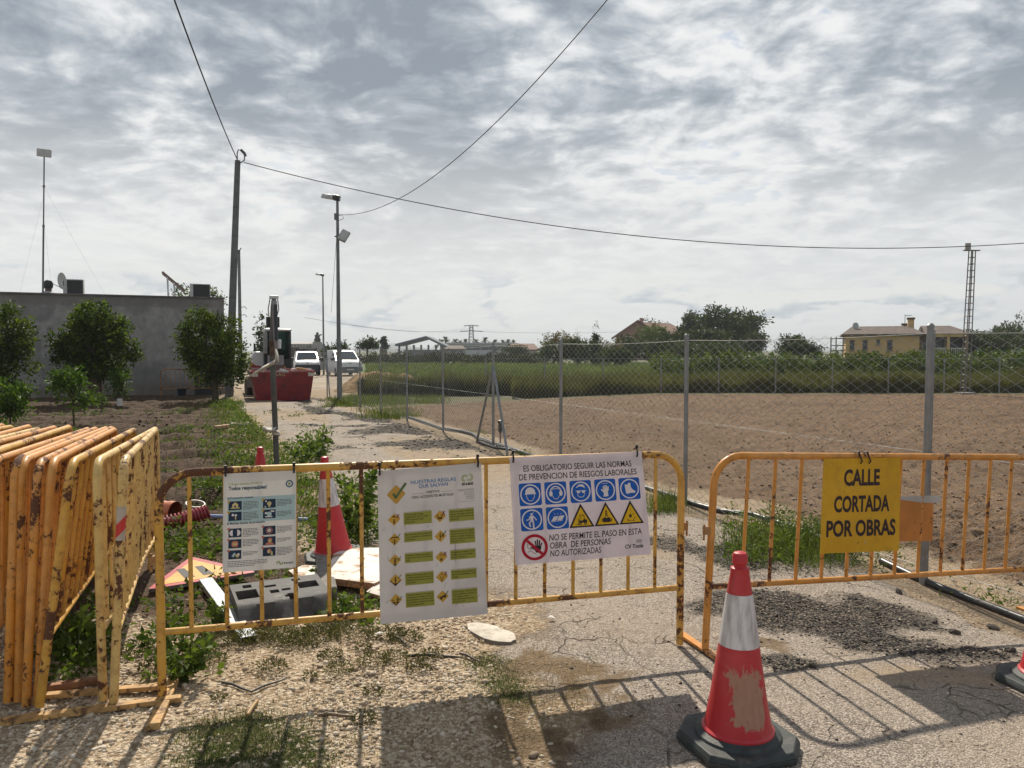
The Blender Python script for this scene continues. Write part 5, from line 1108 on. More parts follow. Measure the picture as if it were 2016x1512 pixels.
_, LT = street_lamp(668, 786, 391, l1.y, 'near street lamp with a floodlight halfway up its pole', True)
l2 = G(637, 738)
street_lamp(637.5, 738, 542, l2.y, 'smaller far street lamp behind the white vans', False)
def cable(fn, label, r_=0.014, n=40, name='overhead_cable'):
    pts = [fn(i / n) for i in range(n + 1)]; o = MB().tube([p - pts[0] for p in pts], r_, 6).build(name, flat('cable_black', (0.015, 0.015, 0.017)), smooth=60); o.location = pts[0]
    return tag(o, label, 'cable', 'overhead cables')
def quad_fit(pts):
    t = np.array([p[0] for p in pts]); z = np.array([p[1] for p in pts]); return np.poly1d(np.polyfit(t, z, 2))
E0 = Vector((-1.5, -3.0, 8.9))
def cab_a(t):
    p = PT.lerp(E0, t); p.z -= 1.5 * 4 * t * (1 - t) * 0.42; return p
cable(cab_a, 'cable dropping from the top edge to the tall concrete pole', 0.017)
# long sagging cable from the tall pole to the right
bx = [(480, 320, 28.2), (1008, 431, 28.6), (1450, 479, 29.0), (1700, 491, 29.3), (2016, 478, 29.6)]
bp = [P(*q) for q in bx]; fz = quad_fit([(p.x, p.z) for p in bp])
cable(lambda t: Vector((bp[0].x + t * 34.0, 28.2 + t * 1.6, float(fz(bp[0].x + t * 34.0)))), 'long sagging cable from the tall pole across to the right edge', 0.016, 60)
c_s = LT + Vector((0.03, -.05, -0.55)); c_e = Vector((1.56, 12.0, 0))
cq = quad_fit([(0, c_s.z), (0.335, 5.63), (1.0, 7.03)])
cable(lambda t: Vector((c_s.x + (c_e.x - c_s.x) * t * 1.7, c_s.y + (c_e.y - c_s.y) * t * 1.7, float(cq(t * 1.7)))), 'cable climbing from the near street lamp to the top edge', 0.009, 40)
cable(lambda t: P(664 - 12 * t, 450 + 165 * t, 24.9 + 8 * t), 'thin slack wire hanging beside the near street lamp', 0.006, 12)
for i, (pa, pb, yy) in enumerate([((600, 625), (928, 652), 240), ((690, 640), (928, 646), 260), ((928, 652), (1420, 640), 300)]):
    a = P(*pa, yy); b_ = P(*pb, 380)
    def fn(t, a=a, b_=b_):
        p = a.lerp(b_, t); p.z -= 2.0 * 4 * t * (1 - t); return p
    cable(fn, ['far power line left of the pylon, lower', 'far power line left of the pylon, upper', 'far power line right of the pylon'][i], 0.045, 16, 'power_line')
# lattice tower with a floodlight
def lattice():
    g = P(1899, 772, 30.05); y = 30.05; z0 = base_z(y); top = P(1905, 494, y); h = top.z - z0; e = empty('lattice_mast', (g.x, y, z0), 0.06, 'slim steel lattice mast with a small floodlight on top', 'mast'); m = simple('lattice_steel', (0.20, 0.19, 0.18), 0.6, metal=0.3, var=0.2)
    def w(z): return 0.115 - 0.035 * z / h
    cor = [(1, 1), (1, -1), (-1, -1), (-1, 1)]; lean = lambda z: 0.16 * z / h
    def c(i, z): return Vector((cor[i % 4][0] * w(z) + lean(z), cor[i % 4][1] * w(z), z))
    for i in range(4): MB().tube([c(i, 0), c(i, h)], 0.022, 5).build('leg', m, e)
    n = 22
    for k in range(1, n):
        z = h * k / n; mb = MB()
        for i in range(4): mb.tube([c(i, z), c(i + 1, z)], 0.013, 4)
        mb.build('rung', m, e)
    l = lean(h); MB().box((l - 0.34, -0.05, h), (l + 0.30, 0.05, h + 0.04)).build('crossbar', m, e)
    MB().box((l - 0.28, -0.05, h + 0.05), (l - 0.08, 0.03, h + 0.30)).build('floodlight', simple('flood_alu', (0.35, 0.34, 0.32), 0.4), e, bevel=0.01)
    MB().box((-0.28, -0.28, -0.2), (0.28, 0.28, 0.06)).build('foot', simple('foot_conc', (0.3, 0.28, 0.25), 0.9), e)
lattice()

# ------------------------------------------------------------------ the low concrete building at the left
def building():
    rx, ry = -11.2, 30.0; u = Vector((-0.921, -0.39, 0)).normalized(); v = Vector((RD.x, RD.y, 0)); z0 = base_z(30) - 0.1; H = 3.80; L = 17.0; D = 9.0
    m, N, b = newmat('render_wall'); tc = N.new('ShaderNodeTexCoord').outputs['Object']; sep = N.new('ShaderNodeSeparateXYZ'); N.set(sep, 0, tc)
    n1_ = N.noise(tc, 0.7, 5, 0.62); n2_ = N.noise(tc, 3.5, 5, 0.6); n3_ = N.noise(N.vmath('MULTIPLY', tc, (1, 1, 0.15)), 3.0, 4, 0.6)
    c = N.mix(N.smooth(n2_, 0.3, 0.7), (0.28, 0.27, 0.255), (0.39, 0.37, 0.35)); c = N.mix(N.math('MULTIPLY', N.smooth(n1_, 0.48, 0.56), 0.42), c, (0.115, 0.112, 0.113))
    c = N.mix(N.math('MULTIPLY', N.smooth(n3_, 0.5, 0.75), 0.4), c, (0.15, 0.147, 0.145)); c = N.mix(N.math('MULTIPLY', N.smooth(N.math('ADD', sep.outputs[2], N.math('MULTIPLY', n2_, 0.3)), 3.55, 3.65), 0.5), c, (0.17, 0.15, 0.13))
    c = N.mix(N.math('MULTIPLY', N.math('SUBTRACT', 1.0, N.smooth(N.math('ADD', sep.outputs[2], N.math('MULTIPLY', n2_, -0.7)), 0.0, 0.3)), 0.5), c, (0.17, 0.12, 0.085))
    N.set(b, 'Base Color', c); N.set(b, 'Roughness', 0.9)
    bp = N.new('ShaderNodeBump'); N.set(bp, 'Distance', 0.02); N.set(bp, 'Height', N.math('ADD', n2_, N.math('MULTIPLY', N.noise(tc, 30.0, 3), 0.3))); N.set(b, 'Normal', bp.outputs[0])
    M = Matrix((u, -v, Vector((0, 0, 1)))).transposed().to_4x4(); M.translation = (rx, ry, z0)    # local x along the wall to the left, -y away from the camera
    e = empty('concrete_building', M=M, label='low flat roofed grey rendered building behind the garden trees', cat='building')
    MB().box((0, -0.25, 0), (L, 0, H)).build('wall', m, e); MB().box((0, -D, 0), (0.25, -0.252, H)).build('wall', m, e); MB().box((L - .25, -D, 0), (L, -0.252, H)).build('wall', m, e); MB().box((0.25, -D, 0), (L - .25, -D + .25, H)).build('wall', m, e)
    MB().box((0.25, -D + .25, H - 0.5), (L - .25, -.25, H - 0.35)).build('roof', simple('roof_slab', (0.2, 0.19, 0.18), 0.9), e)
    cp = MB()
    MB().box((-0.04, -0.29, H + 0.003), (L + .04, 0.05, H + 0.06)).build('coping', simple('coping', (0.15, 0.135, 0.12), 0.9, var=0.3, scale=2), e)
    MB().box((0.35, 0.003, 0.0), (1.1, 0.03, 2.0)).build('door', simple('dark_door', (0.03, 0.035, 0.045), 0.5), e)
    MB().tube([(L - 3.9, 0.03, H - 0.05), (L - 4.2, 0.03, H - 0.4), (L - 4.4, 0.03, H - 1.3)], 0.02, 6).build('cable', flat('cable_black', (0.015, 0.015, 0.017)), e)
    return e, M
BE, BM = building()
BI = BM.inverted()
def roof_pt(px, py, back=0.6):
    """where the sight line of a pixel meets a vertical plane standing `back` metres behind the front wall"""
    nrm = Vector((RD.x, RD.y, 0)); a = BM.translation + nrm * back; return onto(px, py, a, nrm)
ROOFZ = BM.translation.z + 3.80
def roof_items():
    blk = simple('grille_dark', (0.03, 0.03, 0.032), 0.6); wht = simple('unit_white', (0.55, 0.55, 0.54), 0.5, dirt=(0.35, 0.33, 0.3), dscale=4)
    rz = math.atan2(-0.39, -0.921) + math.pi
    # antenna mast
    b = roof_pt(83, 566, 0.5); t = roof_pt(87, 308, 0.5); h = t.z - ROOFZ + 0.5; e = empty('antenna_mast', (b.x, b.y, ROOFZ - 0.5), 0, 'tall thin roof mast with a flat panel antenna on top', 'antenna')
    d = Vector((t.x - b.x, t.y - b.y, h)); k = simple('mast_steel', (0.16, 0.165, 0.17), 0.5, metal=0.4)
    MB().tube([Vector((0, 0, 0)), d * 0.55], 0.032, 8).build('lower_tube', k, e, smooth=50); MB().tube([d * 0.54, d], 0.024, 8).build('upper_tube', k, e, smooth=50)
    for f in (0.54, 0.80): MB().tube([d * f, d * f + Vector((0, 0, 0.06))], 0.045, 8).build('clamp', k, e, smooth=50)
    pn = MB().box((-0.24, -0.03, -0.02), (0.23, 0.03, 0.27)).build('panel_antenna', simple('panel_white', (0.50, 0.50, 0.50), 0.4), e, bevel=0.03); pn.location = d; pn.rotation_euler = (0, 0.05, rz)
    for dx, dy, f in ((-1.6, 1.0, 0.75), (1.9, 1.2, 0.8), (-0.9, 2.2, 0.6)): MB().tube([d * f, Vector((dx, dy, 0.15))], 0.002, 4).build('guy_wire', k, e)
    # flue
    b = roof_pt(95, 562, 0.9); e = empty('flue_pipe', (b.x, b.y, ROOFZ - 0.4), 0, 'sooty round flue pipe with a hood on the roof', 'chimney')
    MB().lathe([(0.11, 0.0), (0.11, 0.75)], 16).build('pipe', simple('flue_rust', (0.11, 0.075, 0.06), 0.6, var=0.3), e, smooth=40); MB().lathe([(0.13, 0.68), (0.16, 0.76), (0.16, 0.88), (0.11, 0.97), (0.03, 1.0)], 16).build('hood', simple('flue_black', (0.03, 0.028, 0.027), 0.5), e, smooth=40)
    MB().lathe([(0.42, 0.40), (0.20, 0.55), (0.12, 0.58)], 16).build('flashing', simple('flashing', (0.36, 0.34, 0.32), 0.8), e, smooth=40)
    # dish
    b = roof_pt(122, 553, 0.8); e = empty('satellite_dish', (b.x, b.y, b.z), rz, 'pale satellite dish turned sideways on the roof', 'dish'); e.rotation_euler = (0.1, 0.15, rz - 0.95)
    n = 20; rings = [(0.0, 0.06), (0.12, 0.052), (0.24, 0.03), (0.31, 0.0)]
    MB().lathe([(max(r_, 0.002), -z) for r_, z in rings], n, M=Matrix.Rotation(math.pi / 2, 4, 'X'), cap=False).build('reflector', wht, e, smooth=60); MB().tube([(0, 0.05, 0), (0, 0.05, -0.55)], 0.02, 6).build('stand', k, e); MB().tube([(0, 0, -0.28), (0, -0.32, -0.1)], 0.012, 6).build('arm', k, e)
    for (x0, x1, y0, y1, bk, lab) in ((126, 164, 550, 568, 0.7, 'air conditioning unit beside the satellite dish'), (374, 414, 559, 576, 0.8, 'air conditioning unit near the right end of the roof')):
        a = roof_pt(x0, y1, bk); c = roof_pt(x1, y0, bk); w = (c.xy - a.xy).length; h = c.z - ROOFZ + 0.02
        e = empty('air_conditioner', (a.x, a.y, ROOFZ - 0.02), math.atan2(c.y - a.y, c.x - a.x), lab, 'air conditioner', 'roof air conditioners')
        MB().box((0, 0, 0), (w, 0.35, h)).build('case', wht, e, bevel=0.015); MB().box((w * 0.16, -0.012, 0.03), (w * 0.97, -0.002, h - 0.04)).build('grille', blk, e)
        for f in (0.12, 0.8): MB().box((w * f, 0.02, -0.32), (w * f + 0.06, 0.30, -0.002)).build('foot', k, e)
    # solar collector on its frame
    a = roof_pt(318, 536, 1.3); c = roof_pt(362, 573, 1.3); d = c - a; e = empty('solar_panel', (a.x, a.y, ROOFZ - 0.35), 0, 'tilted solar water panel on a rack on the roof', 'solar panel'); o = Vector((0, 0, a.z - ROOFZ + 0.35)); vback = Vector((RD.x, RD.y, 0)) * 1.1
    nn = d.cross(vback).normalized() * 0.07
    if nn.z < 0: nn = -nn
    q = [o, o + d, o + d + vback, o + vback]; MB().add(q + [p + nn for p in q], [(0, 1, 2, 3), (7, 6, 5, 4), (0, 4, 5, 1), (1, 5, 6, 2), (2, 6, 7, 3), (3, 7, 4, 0)]).build('collector', simple('solar_frame', (0.20, 0.13, 0.11), 0.5), e)
    for f in (0.25, 0.55):
        MB().tube([o + d * f, Vector(((d * f).x + 0.05, (d * f).y, 0))], 0.03, 6).build('leg', wht, e); MB().tube([o + d * f + vback, Vector(((d * f).x, (d * f).y, 0)) + vback], 0.03, 6).build('leg', wht, e)
    MB().tube([Vector((d.x * .2, d.y * .2, 0.15)), Vector((d.x * .75, d.y * .75, 0.2))], 0.05, 8).build('pipe', wht, e)
roof_items()
M4 = barrier_meshes(2.45, 1.0, 14, 0.16, 0.163, 0.28, 0.15, 0.0095, 'd')
b0 = G(317, 781); b1 = G(448, 775); db = (b1 - b0); db = Vector((0.921, 0.39, 0)).normalized()
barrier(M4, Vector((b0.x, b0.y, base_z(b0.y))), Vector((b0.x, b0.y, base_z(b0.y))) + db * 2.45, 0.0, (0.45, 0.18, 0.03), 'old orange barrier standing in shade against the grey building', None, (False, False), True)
def bucket(px, py, lab, col):
    p = on_ground(px, py); o = MB().lathe([(0.12, 0), (0.16, 0.32), (0.17, 0.33), (0.15, 0.33), (0.11, 0.02)], 16).build('bucket', simple('bucket_' + lab[:4], col, 0.5), smooth=40); o.location = p; tag(o, lab, 'bucket')
bucket(358, 782, 'dark blue bucket in front of the old orange barrier', (0.02, 0.03, 0.06))

# masonry bits along the garden edge
STONE = simple('cast_stone', (0.40, 0.34, 0.27), 0.9, var=0.2, scale=12, bump=0.006, dirt=(0.24, 0.19, 0.14), dscale=5)
def hollow_block(px, py, w, d, h, rz, lab):
    p = on_ground(px, py, -0.01); e = empty('concrete_block', p, rz, lab, 'block', 'blocks along the garden edge'); t = 0.05
    for nm, lo, hi in (('wall', (0, 0, 0), (w, t, h)), ('wall', (0, d - t, 0), (w, d, h)), ('wall', (0, t + .001, 0), (t, d - t - .001, h)), ('wall', (w - t, t + .001, 0), (w, d - t - .001, h))): MB().box(lo, hi).build(nm, STONE, e, bevel=0.006)
    MB().box((t, t, 0.0), (w - t, d - t, 0.03)).build('bottom', STONE, e)
hollow_block(430, 814, 0.42, 0.30, 0.14, 0.1, 'square hollow concrete block at the garden edge nearest the lane')
hollow_block(407, 798, 0.30, 0.25, 0.12, 0.2, 'farther hollow block by the garden edge')
p_ = on_ground(474, 840); e_ = MB().lathe([(0.20, 0.0), (0.20, 0.09), (0.14, 0.09), (0.14, 0.02)], 24, cap=False).build('concrete_ring', STONE, smooth=35); e_.location = p_; tag(e_, 'low round concrete ring in the verge beside the lane', 'ring')
for i, (px, py, lab) in enumerate([(437, 845, 'single pale brick lying in the weeds by the garden'), (402, 795, 'tan broken brick beside the farther hollow block'), (470, 766, 'brick slab at the corner of the building'), (778, 795, 'pale stone lying in grass beside the fence')]):
    p = on_ground(px, py, 0.03); o = MB().box((-0.13, -0.06, -0.03), (0.13, 0.06, 0.03)).build('brick', simple('brick_tan', (0.46, 0.30, 0.19), 0.85, var=0.2), bevel=0.005); o.location = p; o.rotation_euler = (0.05, -0.08, 0.5 + i); tag(o, lab, 'brick')

# ------------------------------------------------------------------ skip, excavator, vans
def lane_matrix(px, py, turn=0.0):
    g = G(px, py); return g, math.atan2(RD.y, RD.x) - math.pi / 2 + turn
def skip():
    a = G(511, 788); b_ = G(606, 789); w = (b_ - a).length; c = (a + b_) / 2; z0 = zat(c.x, c.y)
    e = empty('skip_container', (c.x, c.y, z0 + 0.01), 0.36, 'open maroon rubble skip standing on the lane', 'skip'); m = simple('skip_red', (0.20, 0.014, 0.020), 0.5, var=0.2, scale=3, dirt=(0.035, 0.012, 0.014), dscale=3.5, dlo=0.5, dhi=0.75); L = 2.7; H = 0.98
    wb, wt = w / 2, w / 2 + 0.13; yb0, yb1, yt0, yt1 = 0.0, L - .4, -0.16, L; t = 0.03
    O = [(-wb, yb0, 0), (wb, yb0, 0), (wb, yb1, 0), (-wb, yb1, 0), (-wt, yt0, H), (wt, yt0, H), (wt, yt1, H), (-wt, yt1, H)]
    I = [(x * 0.965, (y - 1.2) * 0.965 + 1.2, max(z, 0.03)) for x, y, z in O]
    for nm, q in (('front_wall', (0, 1, 5, 4)), ('side_wall', (1, 2, 6, 5)), ('back_wall', (2, 3, 7, 6)), ('side_wall', (3, 0, 4, 7))):
        vs = [O[i] for i in q] + [I[i] for i in q]; MB().add(vs, [(0, 1, 2, 3), (7, 6, 5, 4), (0, 4, 5, 1), (1, 5, 6, 2), (2, 6, 7, 3), (3, 7, 4, 0)]).build(nm, m, e)
    MB().add(O[:4] + I[:4], [(3, 2, 1, 0), (4, 5, 6, 7)]).build('floor', m, e)
    rim = simple('skip_rim', (0.33, 0.10, 0.10), 0.55, dirt=(0.45, 0.42, 0.38), dscale=4, dlo=0.55, dhi=0.6)
    k = 0.045
    for p, q in ((4, 5), (5, 6), (6, 7), (7, 4)):
        MB().tube([Vector(O[p]) + Vector((0, 0, .0)), Vector(O[q])], k, 4).build('rim', rim, e)
    wm = simple('skip_label', (0.50, 0.47, 0.42), 0.6)
    yf = lambda z: yb0 + (yt0 - yb0) * z / H
    def front(vs2, nm, mat, off=0.012):
        vs, fs = vs2; MB().add([(x, yf(z) - off, z) for x, z in vs], fs).build(nm, mat, e)
    vs, fs = glyphs('SAG', 0.02); front(([(x * 0.17 - 0.26, 0.83 + y * 0.17) for x, y in vs], fs), 'lettering', simple('skip_letter', (0.42, 0.27, 0.16), 0.6))
    front(([(wt - 0.20, 0.82), (wt + 0.02, 0.82), (wt + 0.02, 0.95), (wt - 0.20, 0.95)], [(0, 1, 2, 3)]), 'marker', wm); front(([(-wt - 0.0, 0.82), (-wt + 0.18, 0.82), (-wt + 0.18, 0.95), (-wt, 0.95)], [(0, 1, 2, 3)]), 'marker', wm)
    for s in (-1, 1): MB().box((s * 0.35 - 0.04, -0.02, 0.02), (s * 0.35 + 0.04, -0.003, 0.5)).build('rib', m, e)
    # rubble showing over the rim
    for i, (px, py, lab, col, sz) in enumerate([(577, 727, 'pinkish rubble lump on top of the skip', (0.5, 0.36, 0.33), 0.16), (520, 729, 'pale rubble lump at the left end of the skip', (0.5, 0.30, 0.28), 0.14), (556, 729, 'grey rubble lump in the middle of the skip', (0.35, 0.33, 0.31), 0.18)]):
        p = P(px, py + 4, c.y + 0.4); chunk(p, (sz, sz, sz * 0.7), 40 + i, simple('rubble_%d' % i, col, 0.9, var=0.2), 'rubble_lump', lab, 'rubble', 'rubble in the skip')
    p = P(591, 733, c.y + 1.5); o = MB().box((-0.16, -0.14, -0.45), (0.18, 0.14, 0.16)).build('wooden_crate', simple('crate_wood', (0.46, 0.27, 0.10), 0.8, var=0.2), bevel=0.01); o.location = p; o.rotation_euler = (0, 0.1, 0.2); tag(o, 'light wooden board end sticking out of the skip', 'board')
skip()
def excavator():
    g = G(533, 779); z0 = zat(g.x, g.y); e = empty('mini_excavator', (g.x - 0.70, g.y + 1.4, z0), 0.38, 'white mini excavator with raised boom parked behind the skip', 'excavator')
    blk = simple('exc_black', (0.03, 0.031, 0.034), 0.5); wht = simple('exc_white', (0.66, 0.66, 0.66), 0.28, var=0.04, dirt=(0.45, 0.42, 0.38), dscale=3, dlo=0.6, dhi=0.9); red = simple('exc_red', (0.35, 0.02, 0.03), 0.4); grey = simple('exc_grey', (0.22, 0.21, 0.20), 0.5, var=0.2)
    rub = simple('exc_rubber', (0.03, 0.028, 0.027), 0.8, dirt=(0.14, 0.11, 0.08), dscale=5)
    # local: -y towards the camera (machine's front), x right
    for s in (-1, 1):
        x0 = 0.28 + s * 0.76; prof = []
        for k in range(9): a = math.pi / 2 + math.pi * k / 8; prof.append((-0.85 + 0.27 * math.cos(a), 0.27 + 0.27 * math.sin(a)))
        for k in range(9): a = -math.pi / 2 + math.pi * k / 8; prof.append((0.85 + 0.27 * math.cos(a), 0.27 + 0.27 * math.sin(a)))
        Mt = Matrix(((0, 0, 1, x0 - 0.2), (1, 0, 0, 0), (0, 1, 0, 0), (0, 0, 0, 1)))
        tr = MB().prism(prof, 0, 0.40, M=Mt).build('track', rub, e, bevel=0.02)
        for k in range(14):
            yy = -0.8 + 1.6 * k / 13; MB().box((x0 - 0.2, yy - .03, -0.005), (x0 + 0.2, yy + .03, 0.018)).build('grouser', rub, tr) if k % 2 else None
        for z in (0.1, 0.19, 0.28, 0.37, 0.46): MB().box((x0 - 0.2, -1.15 + abs(z - .27) * 0.25, z - .02), (x0 + 0.2, -1.08, z + .02)).build('grouser', rub, tr)
    MB().box((-0.25, -0.6, 0.25), (0.8, 0.6, 0.6)).build('undercarriage', grey, e)
    MB().box((-0.70, -1.45, 0.30), (1.2, -1.38, 0.72)).build('dozer_blade', grey, e, bevel=0.01)
    MB().lathe([(0.5, 0.55), (0.5, 0.72)], 20, M=Matrix.Translation((0.25, 0, 0))).build('slew_ring', blk, e)
    MB().box((-0.56, -0.75, 0.72), (1.0, 1.0, 0.92)).build('deck', blk, e, bevel=0.03)
    # engine hood, left of the picture, rounded
    hood = MB()
    prof = [(-0.55, 0.92), (0.0, 0.92), (0.0, 1.60), (-0.12, 1.64), (-0.36, 1.64), (-0.52, 1.40), (-0.58, 1.2)]
    vs = [(x, -0.60, z) for x, z in prof] + [(x * 0.97, 1.0, z) for x, z in prof]; n = len(prof); hood.add(vs, [tuple(range(n)), tuple(range(n, 2 * n))[::-1]] + [(i, n + i, n + (i + 1) % n, (i + 1) % n) for i in range(n)])
    hd = hood.build('hood', wht, e, bevel=0.07); MB().box((-0.55, -0.62, 1.02), (-0.15, -0.602, 1.10)).build('stripe', red, hd)
    MB().add([(-0.54, -0.612, 1.26), (-0.32, -0.612, 1.10), (-0.54, -0.612, 1.10)], [(0, 1, 2)]).build('stripe', red, hd)
    # cab on the right of the picture
    x0, x1, y0, y1, zc, zt = 0.02, 0.98, -0.72, 0.62, 0.92, 2.42
    cab = MB()
    for x, y in ((x0 + .04, y0 + .04), (x1 - .04, y0 + .04), (x0 + .04, y1), (x1 - .04, y1)): MB().box((x - .04, y - .04, zc), (x + .04, y + .04, zt)).build('pillar', blk, e)
    MB().box((x0 - .02, y0 - .03, zt), (x1 + .02, y1 + .06, zt + 0.10)).build('cab_roof', wht, e, bevel=0.04)
    MB().box((x0 + .08, y0 + .01, zc), (x1 - .08, y0 + .05, zc + 0.42)).build('front_panel', blk, e); MB().box((x0 + .25, y0 - .012, zc + .05), (x1 - .22, y0 + .008, zc + .15)).build('plate', simple('exc_yellow', (0.5, 0.36, 0.06), 0.5), e)
    MB().box((x0, y1 - .04, zc), (x1, y1, zc + 0.75)).build('rear_panel', blk, e); MB().box((x1 - .07, y0 + .1, zc), (x1 - .01, y1 - .1, zc + 0.7)).build('door', blk, e)
    gl = bpy.data.materials.new('cab_glass'); gl.use_nodes = True; Ng = NT(gl.node_tree); bg_ = Ng.n['Principled BSDF']; tr_ = Ng.new('ShaderNodeBsdfTransparent'); Ng.set(tr_, 0, (0.36, 0.46, 0.43, 1)); mx = Ng.new('ShaderNodeMixShader'); Ng.set(mx, 0, 0.80)
    Ng.set(bg_, 'Base Color', (0.02, 0.05, 0.05, 1)); Ng.set(bg_, 'Roughness', 0.05); Ng.l.new(bg_.outputs[0], mx.inputs[1]); Ng.l.new(tr_.outputs[0], mx.inputs[2]); Ng.l.new(mx.outputs[0], Ng.n['Material Output'].inputs[0])
    MB().box((x0 + .08, y0 + .02, zc + .43), (x1 - .08, y0 + .03, zt)).build('windscreen', gl, e); MB().box((x1 - .05, y0 + .1, zc + .7), (x1 - .04, y1 - .1, zt)).build('side_window', gl, e); MB().box((x0 + .08, y1 - .02, zc + .75), (x1 - .08, y1 - .01, zt)).build('rear_window', gl, e)
    MB().box((0.28, 0.0, zc + .05), (0.74, 0.5, zc + .5)).build('seat', simple('seat_green', (0.10, 0.20, 0.05), 0.7), e, bevel=0.05); MB().box((0.30, 0.40, zc + .5), (0.72, 0.52, zc + 1.05)).build('seat_back', simple('seat_green', (0.10, 0.20, 0.05), 0.7), e, bevel=0.05)
    MB().box((0.22, 0.50, zc + 0.9), (0.3, 0.53, zt - .1)).build('rear_frame', wht, e)
    # boom: up from the front, knee at the top, arm coming down towards the camera
    bx_ = 0.26
    def plate_beam(path, w, wd, nm, mat):
        o = MB(); pts = [Vector((bx_, y, z)) for y, z in path]; n = len(pts); vs = []
        for i, p in enumerate(pts):
            t = (pts[min(i + 1, n - 1)] - pts[max(i - 1, 0)]).normalized(); q = Vector((0, -t.z, t.y)); h = w[i] / 2
            for sx, sq in ((-1, -1), (1, -1), (1, 1), (-1, 1)): vs.append(p + Vector((sx * wd, 0, 0)) + q * sq * h)
        fs = [(4 * i + k, 4 * i + (k + 1) % 4, 4 * i + 4 + (k + 1) % 4, 4 * i + 4 + k) for i in range(n - 1) for k in range(4)] + [(3, 2, 1, 0), tuple(4 * n - 4 + k for k in range(4))]
        return o.add(vs, fs).build(nm, mat, e, bevel=0.01)
    plate_beam([(-0.75, 0.95), (-1.0, 1.9), (-1.25, 2.55), (-1.75, 3.25), (-2.05, 3.45)], [0.22, 0.32, 0.36, 0.26, 0.18], 0.10, 'boom', simple('boom_grey', (0.24, 0.22, 0.21), 0.45, var=0.15))
    plate_beam([(-1.85, 3.62), (-2.1, 3.3), (-2.35, 2.2), (-2.4, 1.55)], [0.12, 0.26, 0.22, 0.16], 0.075, 'arm', simple('boom_grey', (0.30, 0.285, 0.28), 0.45))
    MB().box((bx_ - 0.24, -1.42, 2.55), (bx_ + 0.24, -1.22, 2.95)).build('knuckle', blk, e, bevel=0.03)
    MB().tube([(bx_ + 0.02, -1.2, 1.5), (bx_ + 0.02, -1.62, 2.5)], 0.06, 10).build('boom_cylinder', blk, e, smooth=50); MB().tube([(bx_ + 0.03, -2.48, 2.05), (bx_ + 0.03, -2.30, 3.35)], 0.062, 10).build('arm_cylinder', blk, e, smooth=50); MB().tube([(bx_ + 0.02, -1.5, 3.0), (bx_ + 0.02, -1.9, 3.66)], 0.03, 8).build('ram', simple('chrome', (0.6, 0.6, 0.6), 0.2, metal=0.9), e, smooth=50)
    MB().box((bx_ - 0.16, -2.06, 3.58), (bx_ + 0.16, -1.80, 3.70)).build('bracket', wht, e, bevel=0.02)
    for s in (-1, 1): MB().tube([(bx_ + s * .13, -1.3, 2.9), (bx_ + s * .19, -1.7, 3.2), (bx_ + s * .13, -1.95, 3.62)], 0.018, 6).build('hose', blk, e, smooth=60)
    MB().lathe([(0.13, 0), (0.14, 0.3), (0.11, 0.34)], 14, M=Matrix.Translation((bx_ + .1, -2.0, 1.75))).build('work_lamp', wht, e, smooth=40)
    bk = MB(); prof = [(0, 0), (-0.1, -0.35), (0.1, -0.7), (0.5, -0.75), (0.55, -0.65), (0.2, -0.55), (0.12, -0.3), (0.15, 0)]
    bk.prism([(-2.4 + y, 1.5 + z) for y, z in prof], bx_ - 0.28, bx_ + 0.28, M=Matrix(((0, 0, 1, 0), (1, 0, 0, 0), (0, 1, 0, 0), (0, 0, 0, 1)))).build('bucket', grey, e)
    MB().box((-0.06, -0.80, 1.55), (0.10, -0.66, 2.40)).build('air_cleaner', simple('exc_pale', (0.40, 0.39, 0.37), 0.5), e, bevel=0.03); MB().tube([(-0.3, 0.5, 1.6), (-0.3, 0.5, 1.95)], 0.04, 8).build('exhaust', blk, e)
excavator()
